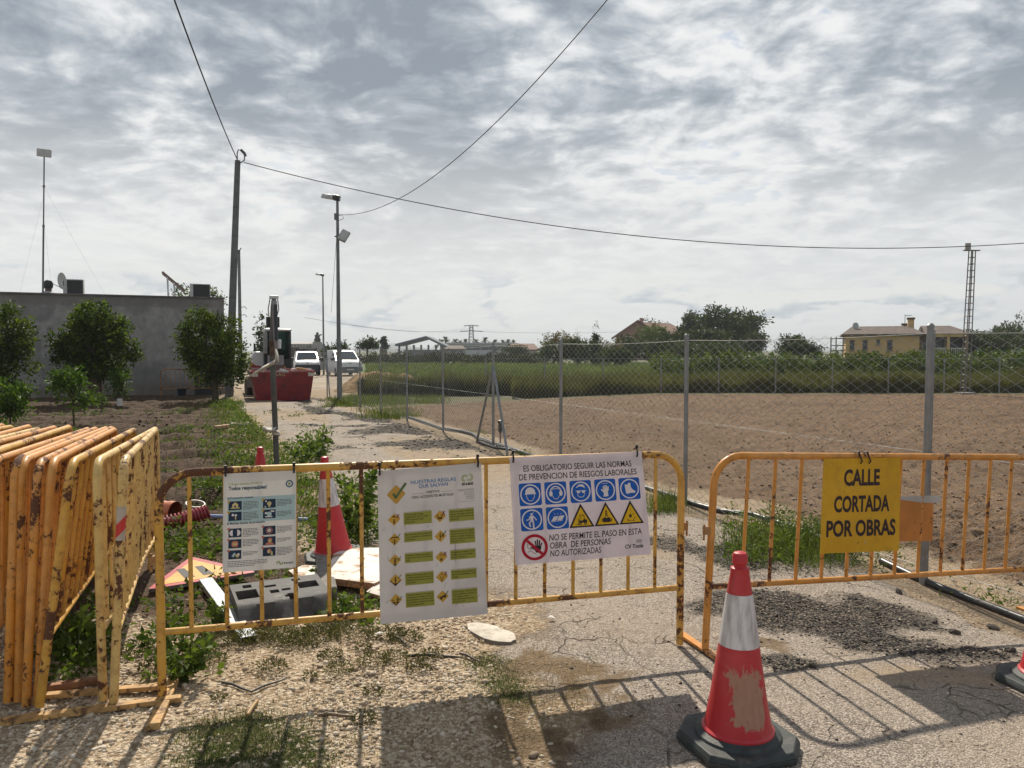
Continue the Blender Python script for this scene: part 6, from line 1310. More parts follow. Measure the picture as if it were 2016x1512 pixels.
def van(px, py, turn, W, H, Lh, label, lower_dark, rack, slope):
    g = G(px, py); z0 = base_z(g.y); e = empty('parked_van', (g.x, g.y, z0), turn, label, 'van', 'vans parked on the lane')
    w = simple('van_white', (0.68, 0.69, 0.71), 0.25, var=0.03); k = simple('van_black', (0.02, 0.021, 0.025), 0.5); navy = simple('van_bumper', (0.025, 0.03, 0.045), 0.45); gl = MATS.get('van_glass') or glass_dark('van_glass', (0.05, 0.06, 0.07), 0.05); tyre = simple('tyre', (0.02, 0.02, 0.02), 0.85); rimm = simple('wheel_rim', (0.3, 0.3, 0.31), 0.4, metal=0.6)
    h = W / 2; c = H
    # stations from nose (y=0) to tail: (y, lower half width, z sill, z belt, half width at belt, z top, half width at top)
    S = [(0.0, h * 0.80, 0.32, 0.70, h * 0.80, 0.84, h * 0.70), (0.10, h * 0.95, 0.25, 0.78, h * 0.96, c * 0.53, h * 0.86), (0.55, h, 0.22, 0.95, h, c * 0.58, h * 0.90), (0.95, h, 0.22, c * 0.56, h, c * 0.62, h * 0.90), (slope, h, 0.22, c * 0.60, h, c * 0.955, h * 0.80), (slope + 0.5, h, 0.22, c * 0.60, h, c, h * 0.82), (Lh - 0.15, h, 0.22, c * 0.60, h, c, h * 0.82), (Lh, h * 0.96, 0.30, c * 0.60, h * 0.96, c * 0.96, h * 0.78)]
    vs = []
    for y, a, z0_, zb, b_, zt, t in S: vs += [(-a, y, z0_), (-b_, y, zb), (-t, y, zt), (0, y, zt + 0.03), (t, y, zt), (b_, y, zb), (a, y, z0_)]
    n = len(S); fs = [(7 * i + j, 7 * i + j + 1, 7 * i + 8 + j, 7 * i + 7 + j) for i in range(n - 1) for j in range(6)] + [tuple(range(7))[::-1], tuple(7 * (n - 1) + j for j in range(7))] + [(7 * i + 6, 7 * i, 7 * i + 7, 7 * i + 13) for i in range(n - 1)]
    MB().add(vs, fs).build('body', w, e, smooth=35)
    y0, zt0, t0 = 0.95, c * 0.62, h * 0.90; y1, zt1, t1 = slope, c * 0.955, h * 0.80; off = Vector((0, -0.02, 0.02))
    ws = [Vector((-t0 * 0.93, y0 + .03, zt0 + .03)), Vector((t0 * 0.93, y0 + .03, zt0 + .03)), Vector((t1 * 0.90, y1 - .06, zt1 - .05)), Vector((-t1 * 0.90, y1 - .06, zt1 - .05))]
    ws = [ws[0] + off, ws[1] + off, ws[2] + off, ws[3] + off]; mid0 = (ws[0] + ws[1]) / 2 + Vector((0, -0.05, 0.03)); mid1 = (ws[2] + ws[3]) / 2 + Vector((0, -0.05, 0.03))
    MB().add([ws[0], mid0, ws[1], ws[2], mid1, ws[3]], [(0, 1, 4, 5), (1, 2, 3, 4)]).build('windscreen', gl, e)
    for s in (-1, 1):
        MB().add([(s * (h + .004), 1.15, c * 0.61), (s * (h + .004), slope + 0.75, c * 0.61), (s * (h * 0.83 + .012), slope + 0.7, c * 0.93), (s * (h * 0.83 + .012), slope + 0.12, c * 0.93)], [(0, 1, 2, 3)]).build('side_window', gl, e)
        MB().box((s * (h + .03) - 0.0 if s > 0 else -h - .23, 1.05, c * 0.60), (h + .23 if s > 0 else -h - .03, 1.17, c * 0.60 + 0.24)).build('mirror', k, e, bevel=0.03)
        MB().add([(s * h * 0.60, -0.012, 0.80), (s * h * 0.86, 0.03, 0.74), (s * h * 0.93, 0.09, 0.95), (s * h * 0.70, 0.06, 0.98)], [(0, 1, 2, 3)]).build('headlight', simple('lamp_glass', (0.45, 0.47, 0.5), 0.1), e)
        for y in (0.75, Lh - 0.8):
            wl = MB().tube([(s * (h - 0.20), y, 0.31), (s * (h + .012), y, 0.31)], 0.31, 20).build('wheel', tyre, e, smooth=40); MB().tube([(s * (h + .006), y, 0.31), (s * (h + .022), y, 0.31)], 0.18, 16).build('rim', rimm, wl)
    bm = navy if lower_dark else simple('van_grey_bumper', (0.16, 0.165, 0.175), 0.5)
    zb = 0.80 if lower_dark else 0.66
    MB().add([(-h * 0.97, 0.10, 0.24), (-h * 0.82, -0.03, 0.24), (h * 0.82, -0.03, 0.24), (h * 0.97, 0.10, 0.24), (-h * 0.98, 0.09, zb - .05), (-h * 0.82, -0.03, zb), (h * 0.82, -0.03, zb), (h * 0.98, 0.09, zb - .05)], [(0, 1, 5, 4), (1, 2, 6, 5), (2, 3, 7, 6)]).build('bumper', bm, e)
    MB().box((-h * 0.45, -0.05, zb - .09 if not lower_dark else 0.62), (h * 0.45, -0.032, zb - .01 if not lower_dark else 0.72)).build('grille', k, e); MB().box((-0.26, -0.055, 0.43), (0.26, -0.035, 0.54)).build('number_plate', simple('plate_white', (0.6, 0.6, 0.58), 0.4), e)
    MB().lathe([(0.07, 0), (0.07, 0.012)], 12, M=Matrix.Translation((0, 0.015, 0.88)) @ Matrix.Rotation(math.pi / 2, 4, 'X')).build('badge', simple('badge', (0.12, 0.12, 0.14), 0.3, metal=0.5), e)
    if not lower_dark: MB().box((-h * 0.32, 0.33, c * 0.555), (h * 0.32, 0.62, c * 0.575)).build('bonnet_grille', k, e)
    for s in (-1, 1): MB().tube([(s * 0.1, 0.93, zt0 + .05), (s * 0.45, 0.99, zt0 + .10)], 0.012, 6).build('wiper', k, e)
    if rack:
        for y in (slope + .4, slope + 1.2, slope + 2.0): MB().box((-h * 0.8, y, c + 0.10), (h * 0.8, y + .06, c + 0.16)).build('rack_bar', k, e)
        for s in (-1, 1):
            MB().box((s * h * 0.8 - .03, slope + .3, c + 0.163), (s * h * 0.8 + .03, slope + 2.2, c + 0.24)).build('rack_rail', k, e)
            for y in (slope + .4, slope + 2.0): MB().box((s * h * 0.78 - .03, y, c - 0.02), (s * h * 0.78 + .03, y + .05, c + 0.098)).build('rack_foot', k, e)
        MB().box((-h * 0.5, slope + .5, c + 0.165), (h * 0.75, slope + 2.1, c + 0.25)).build('load', simple('rack_load', (0.35, 0.34, 0.33), 0.6), e)
van(606, 739, 0.30, 1.86, 1.80, 4.1, 'white van with dark blue bumper and roof rack facing the camera', True, True, 1.75)
van(690, 741, 0.42, 1.84, 1.86, 4.6, 'white and silver van seen through the fence, nose turned aside', False, False, 2.05)

# ------------------------------------------------------------------ far things
def gable_house(name, label, px0, px1, py_eave, py_ridge, y, depth, wall, roofm, rz=0.0, chimneys=(), windows=(), overhang=0.5, gable_front=False, z_base=-0.35):
    a = P(px0, 690, y); b_ = P(px1, 690, y); w = b_.x - a.x; he = P(0, py_eave, y).z - z_base; hr = P(0, py_ridge, y).z - z_base
    e = empty(name, (a.x, y, z_base), rz, label, 'house'); o = overhang
    MB().box((0, 0, 0), (w, depth, he)).build('wall', wall, e)
    if gable_front: # ridge runs away from the camera
        MB().prism([(0, he), (w, he), (w / 2, hr)], -0.0, depth, M=Matrix(((1, 0, 0, 0), (0, 0, 1, 0), (0, 1, 0, 0), (0, 0, 0, 1)))).build('gable', wall, e)
        for s in (0, 1):
            x0, x1 = (-o, w / 2) if s == 0 else (w + o, w / 2); dz = (hr - he) / (w / 2) * o
            q = [(x0, -o, he - dz), (x1, -o, hr), (x1, depth + o, hr), (x0, depth + o, he - dz)]; MB().add(q + [(x, yy, z + .25) for x, yy, z in q], [(0, 1, 2, 3), (7, 6, 5, 4), (0, 4, 5, 1), (1, 5, 6, 2), (2, 6, 7, 3), (3, 7, 4, 0)]).build('roof', roofm, e)
    else:
        hip = min(w * 0.10, 2.0)
        V = [(-o, -o, he), (w + o, -o, he), (w + o, depth + o, he), (-o, depth + o, he), (hip, depth / 2, hr), (w - hip, depth / 2, hr), (-o, -o, he - .22), (w + o, -o, he - .22), (w + o, depth + o, he - .22), (-o, depth + o, he - .22)]
        MB().add(V, [(0, 1, 5, 4), (1, 2, 5), (2, 3, 4, 5), (3, 0, 4), (6, 7, 1, 0), (7, 8, 2, 1), (8, 9, 3, 2), (9, 6, 0, 3), (9, 8, 7, 6)]).build('roof', roofm, e)
    wf = simple('window_dark', (0.035, 0.04, 0.05), 0.2); fr = simple('window_frame', (0.28, 0.20, 0.16), 0.6)
    for (u0, u1, z0, z1) in windows:
        f = MB().box((w * u0 - .08, -0.06, he * z0 - .08), (w * u1 + .08, -0.003, he * z1 + .08)).build('window', fr, e); MB().box((w * u0, -0.075, he * z0), (w * u1, -0.062, he * z1)).build('pane', wf, f)
        MB().box((w * u0 - .15, -0.16, he * z0 - .2), (w * u1 + .15, -0.003, he * z0 - .082)).build('sill', fr, f)
    for (u, d, hh, ww) in chimneys:
        c = MB().box((w * u - ww / 2, d, he), (w * u + ww / 2, d + ww, hh)).build('chimney', wall, e); MB().box((w * u - ww * .65, d - ww * .15, hh + .003), (w * u + ww * .65, d + ww * 1.15, hh + 0.25)).build('cap', roofm, c)
    return e, w, he, hr
TILE = simple('roof_tile', (0.115, 0.085, 0.070), 0.85, var=0.3, scale=1.2, bump=0.05, bscale=3); TILE2 = simple('roof_tile_red', (0.22, 0.125, 0.095), 0.85, var=0.2, scale=1.2, bump=0.05, bscale=3)
def yellow_house():
    y = 100.0; ws = [(0.06, 0.115, 0.50, 0.80), (0.24, 0.295, 0.50, 0.80), (0.43, 0.465, 0.68, 0.82), (0.575, 0.635, 0.50, 0.80)]
    e, w, he, hr = gable_house('farmhouse', 'wide ochre farmhouse with brown tiled roof and two chimneys', 1665, 1810, 658, 641, y, 9.0, simple('ochre_wall', (0.62, 0.40, 0.19), 0.9, var=0.08, scale=0.6, dirt=(0.48, 0.30, 0.14), dscale=0.5), TILE, 0.0, chimneys=((0.93, 4.0, P(0, 626, y).z + .2, 0.8), (0.88, 5.0, P(0, 634, y).z, 1.0)), windows=ws, overhang=0.6)
    e.rotation_euler = (0, 0, -0.38); e.scale = (0.888, 1.0, 1.0)
    # recessed right wing with porch
    w2 = P(1900, 690, y).x - P(1810, 690, y).x; pink = simple('wing_wall', (0.30, 0.20, 0.145), 0.9)
    MB().box((w + .003, 1.5, 0), (w + w2, 9.0, he)).build('wing_wall', pink, e)
    V = [(w + .62, -.5, he), (w + w2 + .6, -.5, he), (w + w2 + .6, 9.6, he), (w + .62, 9.6, he), (w + .62, 4.5, hr - .02), (w + w2 - 1.5, 4.5, hr - .02)]
    MB().add(V, [(0, 1, 5, 4), (1, 2, 5), (2, 3, 4, 5), (3, 2, 1, 0), (3, 0, 4)]).build('roof', TILE, e)
    for u in (0.30, 0.60, 0.98): MB().box((w + w2 * u - .16, -0.3, 0), (w + w2 * u + .16, 0.02, he - .003)).build('porch_post', simple('ochre_wall', (0.55, 0.385, 0.20), 0.9), e)
    MB().box((w + w2 * .3, -0.3, he - .42), (w + w2, -0.0, he - .005)).build('lintel', simple('ochre_wall', (0.55, 0.385, 0.20), 0.9), e)
    for k in range(16): x = w + w2 * (0.33 + 0.64 * k / 15); MB().box((x - .05, -0.2, he * .25), (x + .05, -0.1, he * .52)).build('baluster', simple('baluster', (0.5, 0.46, 0.4), 0.8), e)
    MB().box((w + w2 * .31, -0.24, he * .522), (w + w2 * .97, -0.06, he * .56)).build('balustrade_rail', simple('baluster', (0.5, 0.46, 0.4), 0.8), e)
    f = MB().box((w + w2 * 0.08, 1.42, he * .48), (w + w2 * .24, 1.497, he * .80)).build('window', simple('window_frame', (0.28, 0.20, 0.16), 0.6), e); MB().box((w + w2 * 0.10, 1.40, he * .5), (w + w2 * .22, 1.418, he * .78)).build('pane', simple('window_dark', (0.035, 0.04, 0.05), 0.2), f)
    for u0, u1 in ((.36, .55), (.66, .94)): MB().box((w + w2 * u0, 1.44, he * .30), (w + w2 * u1, 1.497, he * .85)).build('window', simple('window_dark', (0.035, 0.04, 0.05), 0.2), e)
    # outside stair frame at the left
    k = simple('stair_steel', (0.05, 0.04, 0.035), 0.6)
    for x in (-2.0, -1.3, -0.35): MB().box((x - .08, 0.6, 0), (x + .08, 0.76, he * 0.92)).build('stair_post', k, e)
    for z in (0.45, 0.62, 0.85): MB().box((-2.0, 0.62, he * z), (-0.05, 0.74, he * z + .12)).build('stair_rail', k, e)
    d = P(1687, 640, y); MB().lathe([(0.42, 0), (0.42, 0.06)], 16, M=Matrix.Translation((d.x - e.location.x, 3, d.z + .35)) @ Matrix.Rotation(math.pi / 2, 4, 'X')).build('satellite_dish', simple('dish_grey', (0.4, 0.42, 0.44), 0.5), e); MB().tube([(d.x - e.location.x, 3, he), (d.x - e.location.x, 3, d.z + .3)], 0.05, 6).build('dish_pole', k, e)
    am = P(1789, 618, y); MB().tube([(am.x - e.location.x, 4, hr - .3), (am.x - e.location.x, 4, am.z - e.location.z)], 0.035, 6).build('aerial', k, e); MB().tube([(am.x - e.location.x, 4, am.z - e.location.z - .2), (am.x - e.location.x + .9, 4, am.z - e.location.z - .15)], 0.04, 6).build('aerial', k, e)
yellow_house()
def pink_house():
    y = 165.0; pink = simple('brick_pink', (0.36, 0.20, 0.165), 0.9, var=0.1, scale=0.5); 
    a = P(1213, 690, y); b_ = P(1352, 690, y); w = b_.x - a.x; he = P(0, 660, y).z + .35; hr = P(0, 634, y).z + .35; e = empty('brick_villa', (a.x, y, -0.35), -0.14, 'two storey brick red villa with long tiled roof among trees', 'house')
    gw = w * 0.30
    MB().box((0, 0, 0), (w, 10, he)).build('wall', pink, e)
    # front gable at left
    MB().prism([(0, he + .003), (gw * 2, he + .003), (gw, hr)], -0.4, 5, M=Matrix(((1, 0, 0, 0), (0, 0, 1, 0), (0, 1, 0, 0), (0, 0, 0, 1)))).build('gable', pink, e)
    for s, (x0, z0) in ((0, (-1.0, he - .9)), (1, (gw * 2 + .8, he - .6))):
        q = [(x0, -1.2, z0), (gw, -1.2, hr + .1), (gw, 5, hr + .1), (x0, 5, z0)]; MB().add(q + [(x, yy, z + .35) for x, yy, z in q], [(0, 1, 2, 3), (7, 6, 5, 4), (0, 4, 5, 1), (1, 5, 6, 2), (2, 6, 7, 3), (3, 7, 4, 0)]).build('roof', TILE2, e)
    V = [(gw, -.8, he - .1), (w + .8, -.8, he - .1), (w + .8, 10.8, he - .1), (gw, 10.8, he - .1), (gw, 5, hr + .2), (w - 3.5, 5, hr - .15)]
    MB().add(V, [(0, 1, 5, 4), (1, 2, 5), (2, 3, 4, 5), (3, 2, 1, 0), (3, 0, 4)]).build('roof', TILE2, e)
    MB().box((w * 0.5, 1.5, he), (w * 0.5 + .9, 2.4, hr - .2)).build('chimney', pink, e); MB().box((gw * 1.1, 4, hr), (gw * 1.1 + .8, 4.8, hr + 1.0)).build('chimney', pink, e)
    wf = simple('window_dark', (0.035, 0.04, 0.05), 0.2); fr = simple('window_pale', (0.45, 0.42, 0.38), 0.6)
    for (x, z) in ((gw * 0.55, he * 0.80), (gw * 0.45, he * 0.42), (gw * 1.4, he * 0.42), (w * 0.6, he * 0.42)):
        f = MB().box((x - .7, -.46 if z > he * .7 else -.06, z - .8), (x + .7, -.403 if z > he * .7 else -.003, z + .8)).build('window', fr, e); MB().box((x - .5, -.48 if z > he * .7 else -.08, z - .6), (x + .5, -.463 if z > he * .7 else -.063, z + .6)).build('pane', wf, f)
    MB().box((-0.1, -.5, he * 0.62), (gw * 1.6, -.003, he * 0.66)).build('ledge', fr, e)
pink_house()
def sheds():
    y = 210.0; conc = simple('shed_wall', (0.33, 0.33, 0.32), 0.9, var=0.1, scale=0.2); whit = simple('shed_white', (0.52, 0.55, 0.57), 0.8, var=0.1, scale=0.1); dk = simple('shed_steel', (0.10, 0.12, 0.15), 0.5)
    a = P(786, 690, y); b_ = P(872, 690, y); w = b_.x - a.x; zt = P(0, 679, y).z; zr = P(0, 672, y).z; e = empty('steel_shed', (a.x, y, -0.35), 0, 'open dark steel shed roof on columns beyond the fields', 'shed')
    MB().box((w * 0.05, 4, 0), (w * .95, 14, P(0, 686, y).z)).build('wall', conc, e)
    for k in range(7): x = w * k / 6; MB().box((x - .25, 0, 0), (x + .25, .5, zt + .35)).build('column', dk, e)
    for x0, x1, z0, z1 in ((-1, w * .62, zt, zr + 1.2), (w * .62, w + 1, zr + 1.2, zt - .5)):
        q = [(x0, -1, z0), (x1, -1, z1), (x1, 15, z1), (x0, 15, z0)]; MB().add(q + [(x, yy, z + .6) for x, yy, z in q], [(0, 1, 2, 3), (7, 6, 5, 4), (0, 4, 5, 1), (1, 5, 6, 2), (2, 6, 7, 3), (3, 7, 4, 0)]).build('roof', dk, e)
    a = P(880, 690, 230); b_ = P(1012, 690, 230); w = b_.x - a.x; h = P(0, 678, 230).z + .35; e = empty('long_warehouse', (a.x, 230, -0.35), 0, 'long white warehouse wall below the palm row', 'warehouse')
    MB().box((0, 0, 0), (w, 20, h)).build('wall', whit, e); MB().box((-.5, -.5, h + .003), (w + .5, 20.5, h + .5)).build('roof', simple('shed_roof', (0.4, 0.42, 0.44), 0.7), e)
    for k in range(8): x = w * (k + .5) / 8; MB().box((x - 1.2, -.1, h * .55), (x + 1.2, -.003, h * .85)).build('window', dk, e)
    gable_house('farm_cottage', 'low cottage with red tiled roof right of the long warehouse', 1002, 1058, 688, 676, 185, 8, simple('cottage_wall', (0.40, 0.38, 0.35), 0.9), TILE2, 0.0, windows=((0.2, 0.3, .4, .8), (0.6, 0.7, .4, .8)))
    gable_house('farm_cottage', 'small white gabled house left of the red cottage roof', 976, 1002, 691, 683, 170, 6, simple('cottage_white', (0.55, 0.56, 0.57), 0.9), TILE, 0.0, gable_front=True, windows=((0.4, 0.6, .4, .8),))
    gable_house('farm_cottage', 'grey house roof just left of the long warehouse', 878, 912, 687, 680, 190, 8, conc, TILE, 0.0, windows=((0.3, 0.5, .4, .8),))
    # house and garden wall behind the vans
    gable_house('white_cottage', 'small white house behind the vans', 566, 604, 677, 671, 88, 7, simple('cottage_grey', (0.48, 0.49, 0.50), 0.9), simple('pale_roof', (0.36, 0.35, 0.34), 0.85), 0.0, windows=((0.5, 0.6, .5, .75),), overhang=0.3)
    a = P(560, 690, 78); b_ = P(648, 690, 78); h = P(0, 684, 78).z + .35; e = empty('boundary_wall', (a.x, 78, -0.35), 0, 'dark boundary wall with railing behind the vans', 'wall'); MB().box((0, 0, 0), (b_.x - a.x, .3, h)).build('wall', simple('wall_dark', (0.11, 0.10, 0.095), 0.9), e)
    for k in range(15): x = (b_.x - a.x) * (k + .5) / 15; MB().box((x - .03, .1, h), (x + .03, .16, h + .35)).build('railing_bar', dk, e)
    p = P(625, 684, 76); e = empty('monument', (p.x, 76, -.35), 0, 'stone figure on a pedestal behind the white van', 'statue'); st_ = simple('monument_stone', (0.33, 0.32, 0.30), 0.85); sd = simple('monument_dark', (0.10, 0.10, 0.10), 0.7)
    zb = P(0, 673, 76).z + .35; MB().box((-.75, -.75, 0), (.75, .75, zb * 0.72)).build('plinth', st_, e); MB().prism([(-.5, -.5), (.5, -.5), (.5, .5), (-.5, .5)], zb * .72 + .003, zb, taper=0.7).build('pedestal', st_, e)
    MB().lathe([(0.30, zb + .003), (0.34, zb + .2), (0.22, zb + .45), (0.30, zb + .62), (0.12, zb + .74), (0.15, zb + .86), (0.05, zb + .96)], 12).build('figure', sd, e, smooth=60); MB().tube([(-.2, 0, zb + .55), (.45, 0, zb + .72)], 0.06, 6).build('arm', sd, e)
sheds()
def pylon():
    y = 380.0; g = P(928, 690, y); zt = P(0, 640, y).z; e = empty('transmission_pylon', (g.x, y, -0.4), 0, 'distant power pylon with two crossarms above the palms', 'pylon'); m = simple('pylon_steel', (0.34, 0.38, 0.41), 0.6)
    for sx in (-1, 1):
        for sy in (-1, 1): MB().tube([(sx * 1.6, sy * 1.6, 0), (sx * .7, sy * .7, zt)], 0.28, 4).build('leg', m, e)
    for k in range(9):
        z0, z1 = zt * k / 9, zt * (k + 1) / 9; w0 = 1.6 - .9 * k / 9; w1 = 1.6 - .9 * (k + 1) / 9
        MB().tube([(-w0, -w0, z0), (w1, -w1, z1)], 0.13, 4).tube([(w0, -w0, z0), (-w1, -w1, z1)], 0.13, 4).build('brace', m, e)
    for z, l in ((zt, 3.6), (zt - 2.7, 5.6)): MB().tube([(-l, 0, z), (0, 0, z + .3), (l, 0, z)], 0.24, 4).build('crossarm', m, e)
pylon()
# spoil heaps behind the fence
def heap(px, py, rx, ry, h, label, mat, seed):
    g = G(px, py); n = 34; xs = np.linspace(-1, 1, n); X, Y = np.meshgrid(xs, xs); X = X.ravel(); Y = Y.ravel(); d = np.sqrt(X ** 2 + Y ** 2)
    Z = np.clip(1 - d ** 1.5, 0, 1) * h * (0.75 + 0.5 * fbm(X * 2.5 + seed, Y * 2.5, 4, seed)) - 0.12 + 0.12 * (fbm(X * 9, Y * 9, 2, seed) - .5)
    i = (np.arange(n - 1)[None, :] + n * np.arange(n - 1)[:, None]).ravel()
    o = bulk('soil_heap', np.stack([X * rx, Y * ry, Z], 1), np.stack([i, i + 1, i + 1 + n, i + n], 1), mat, smooth=True); o.location = (g.x, g.y, base_z(g.y)); return tag(o, label, 'soil heap', 'heaps of dug soil')
SPOIL = simple('spoil', (0.30, 0.19, 0.085), 0.95, var=0.4, scale=3, bump=0.06, bscale=6, dirt=(0.12, 0.10, 0.04), dscale=1.5)
heap(738, 770, 1.9, 1.8, 1.05, 'ochre heap of dug soil beside the silver van', SPOIL, 3); heap(800, 768, 1.5, 1.5, 0.75, 'lower heap of dug soil right of the ochre heap', SPOIL, 8); heap(700, 765, 1.0, 1.2, 0.5, 'small soil heap at the foot of the silver van', SPOIL, 5)
# ------------------------------------------------------------------ vegetation
def rand_dirs(n, up=0.0):
    d = RNG.normal(size=(n, 3)); d[:, 2] += up; return d / np.linalg.norm(d, axis=1, keepdims=True)
def leaf_quads(C, D, L, W, curl=0.15):
    """diamond leaves at C pointing along D, length L, width W"""
    n = len(C); r = RNG.normal(size=(n, 3)); S = np.cross(D, r); S /= np.linalg.norm(S, axis=1, keepdims=True) + 1e-9; Nn = np.cross(S, D)
    L = np.asarray(L).reshape(-1, 1); W = np.asarray(W).reshape(-1, 1)
    a = C; m = C + D * L * 0.45; b = C + D * L - Nn * L * curl * 1.2
    V = np.stack([a, m + S * W * 0.5 + Nn * L * curl * .4, b, m - S * W * 0.5 + Nn * L * curl * .4], 1).reshape(-1, 3)
    return V, np.arange(4 * n).reshape(n, 4)
def blades(C, H, W, bend=0.5):
    n = len(C); H = np.asarray(H).reshape(-1, 1); W = np.asarray(W).reshape(-1, 1); a = RNG.uniform(0, 2 * np.pi, n)
    d = np.stack([np.cos(a), np.sin(a), 0 * a], 1); s = np.stack([-np.sin(a), np.cos(a), 0 * a], 1); up = np.array([[0, 0, 1.0]]); k = RNG.uniform(0.1, 1, (n, 1)) * bend
    m = C + up * H * 0.55 + d * H * k * 0.25; t = C + up * H * (1 - 0.25 * k) + d * H * k
    V = np.stack([C - s * W * .5, C + s * W * .5, m + s * W * .38, m - s * W * .38, t], 1).reshape(-1, 3); o = np.arange(n)[:, None] * 5
    F4 = o + np.array([[0, 1, 2, 3]]); F3 = o + np.array([[3, 2, 4, 4]])
    return V, F4, F3
def blade_obj(name, C, H, W, mat, bend=0.5, parent=None, var=None):
    V, F4, F3 = blades(C, H, W, bend); F = np.concatenate([np.concatenate([F4[:, [0, 1, 2]], F4[:, [0, 2, 3]]]), F3[:, :3]])
    n = len(C); v = RNG.uniform(0, 1, n) if var is None else var
    return bulk(name, V, F, mat, parent, np.concatenate([v, v, v]))
LEAF_DARK = leafmat('leaf_orchard', (0.013, 0.029, 0.008), (0.15, 0.22, 0.030), 0.46, 0.38)
LEAF_CIT = leafmat('leaf_young', (0.035, 0.075, 0.014), (0.14, 0.22, 0.045), 0.40, 0.35)
LEAF_WEED = leafmat('leaf_weed', (0.034, 0.068, 0.015), (0.16, 0.225, 0.055), 0.45, 0.45)
LEAF_FAR = leafmat('leaf_far', (0.034, 0.052, 0.026), (0.092, 0.118, 0.055), 0.28, 0.6)
LEAF_VINE = leafmat('leaf_vine', (0.040, 0.070, 0.020), (0.150, 0.200, 0.065), 0.35, 0.5)
LEAF_DRY = leafmat('leaf_dry', (0.10, 0.075, 0.035), (0.22, 0.17, 0.085), 0.3, 0.8)
GRASS_TALL = leafmat('grass_tall', (0.056, 0.064, 0.032), (0.180, 0.175, 0.092), 0.40, 0.6)
GRASS_GREEN = leafmat('grass_green', (0.055, 0.078, 0.026), (0.165, 0.195, 0.075), 0.5, 0.6)
GRASS_DRY = leafmat('grass_dry', (0.13, 0.105, 0.045), (0.33, 0.27, 0.14), 0.3, 0.8)
BARK = simple('bark', (0.095, 0.070, 0.050), 0.95, var=0.35, scale=14, bump=0.02, bscale=22); BARK_GREY = simple('bark_grey', (0.16, 0.13, 0.10), 0.95, var=0.3, scale=12)

def tree(name, label, base, crowns, nleaf, leaf, mat, trunk_r=0.1, fork=0.45, cat='tree', group=None, flat_=0.0, droop=0.0, bark=None, limbs=True, shell=0.55):
    """crowns: list of (centre offset, radii); the leaves sit in clumps through the outer part of each"""
    base = Vector(base); e = empty(name, base, 0, label, cat, group); rr = random.Random(sum(map(ord, label)) % 1000 + len(crowns)); bark = bark or BARK
    zmin = min(c[2] - r[2] for c, r in crowns); cc = sum((Vector(c) for c, _ in crowns), Vector()) / len(crowns)
    h0 = max(0.15, (zmin + cc.z) * fork); k = Vector((cc.x * 0.35, cc.y * 0.35, h0)); mb = MB()
    mb.tube([Vector((0, 0, -0.1)), Vector((k.x * 0.3 + rr.uniform(-.05, .05) * trunk_r * 5, k.y * .3, h0 * 0.5)), k], [trunk_r * 1.25, trunk_r, trunk_r * 0.85], 9); mb.build('trunk', bark, e, smooth=60)
    if limbs:
        for c, r_ in crowns[:10]:
            c = Vector(c); t = k.lerp(c, 0.85); md = k.lerp(t, 0.5) + Vector((rr.uniform(-.1, .1), rr.uniform(-.1, .1), 0.05)) * (t - k).length * 0.6
            MB().tube([k - Vector((0, 0, .05)), md, t], [trunk_r * 0.6, trunk_r * 0.4, trunk_r * 0.15], 6).build('limb', bark, e, smooth=60)
    vol = np.array([r_[0] * r_[1] * r_[2] for _, r_ in crowns]) ** 0.72; cnt = (nleaf * vol / vol.sum()).astype(int) + 4; Cs = []; Ds = []; Vs = []
    for (c, r_), m in zip(crowns, cnt):
        # clumps of leaves on twigs through the outer shell
        nc = max(3, m // 9); d = rand_dirs(nc, 0.15); rad = RNG.uniform(shell ** 2, 1.0, (nc, 1)) ** 0.5 * RNG.uniform(0.9, 1.12, (nc, 1))
        cen = np.array(c) + d * rad * np.array(r_); idx = RNG.integers(0, nc, m)
        sp = leaf * 0.7; P_ = cen[idx] + RNG.normal(size=(m, 3)) * sp; D_ = d[idx] * 0.7 + RNG.normal(size=(m, 3)) * 0.6; D_[:, 2] -= droop; D_ /= np.linalg.norm(D_, axis=1, keepdims=True)
        Cs.append(P_); Ds.append(D_); Vs.append(np.clip(RNG.uniform(0, 1, nc)[idx] ** 2 * 0.65 + RNG.uniform(0, .35, m), 0, 1))
    C = np.concatenate(Cs); D = np.concatenate(Ds); n = len(C); L = leaf * RNG.uniform(0.7, 1.35, n)
    C[:, 2] = np.maximum(C[:, 2], 0.05)
    V, F = leaf_quads(C, D, L, L * RNG.uniform(0.38, 0.55, n)); bulk('crown', V, F, mat, e, np.concatenate(Vs)); return e
def blob_crowns(rx, ry, rz, cz, n, k=0.42, seed=0, flat_=1.0):
    rr = random.Random(seed); out = [((0, 0, cz), (rx * 0.52, ry * 0.52, rz * 0.58))]
    for i in range(n):
        a = rr.uniform(0, 6.28); t = rr.uniform(-0.75, 0.9); w = math.sqrt(1 - t * t)
        q_ = rr.uniform(.62, .92); out.append(((rx * q_ * w * math.cos(a), ry * q_ * w * math.sin(a), cz + rz * q_ * t), (rx * k * rr.uniform(.6, 1.15), ry * k * rr.uniform(.6, 1.15), rz * k * rr.uniform(.6, 1.1))))
    return out
def gz(p): return Vector((p.x, p.y, zat(p.x, p.y)))

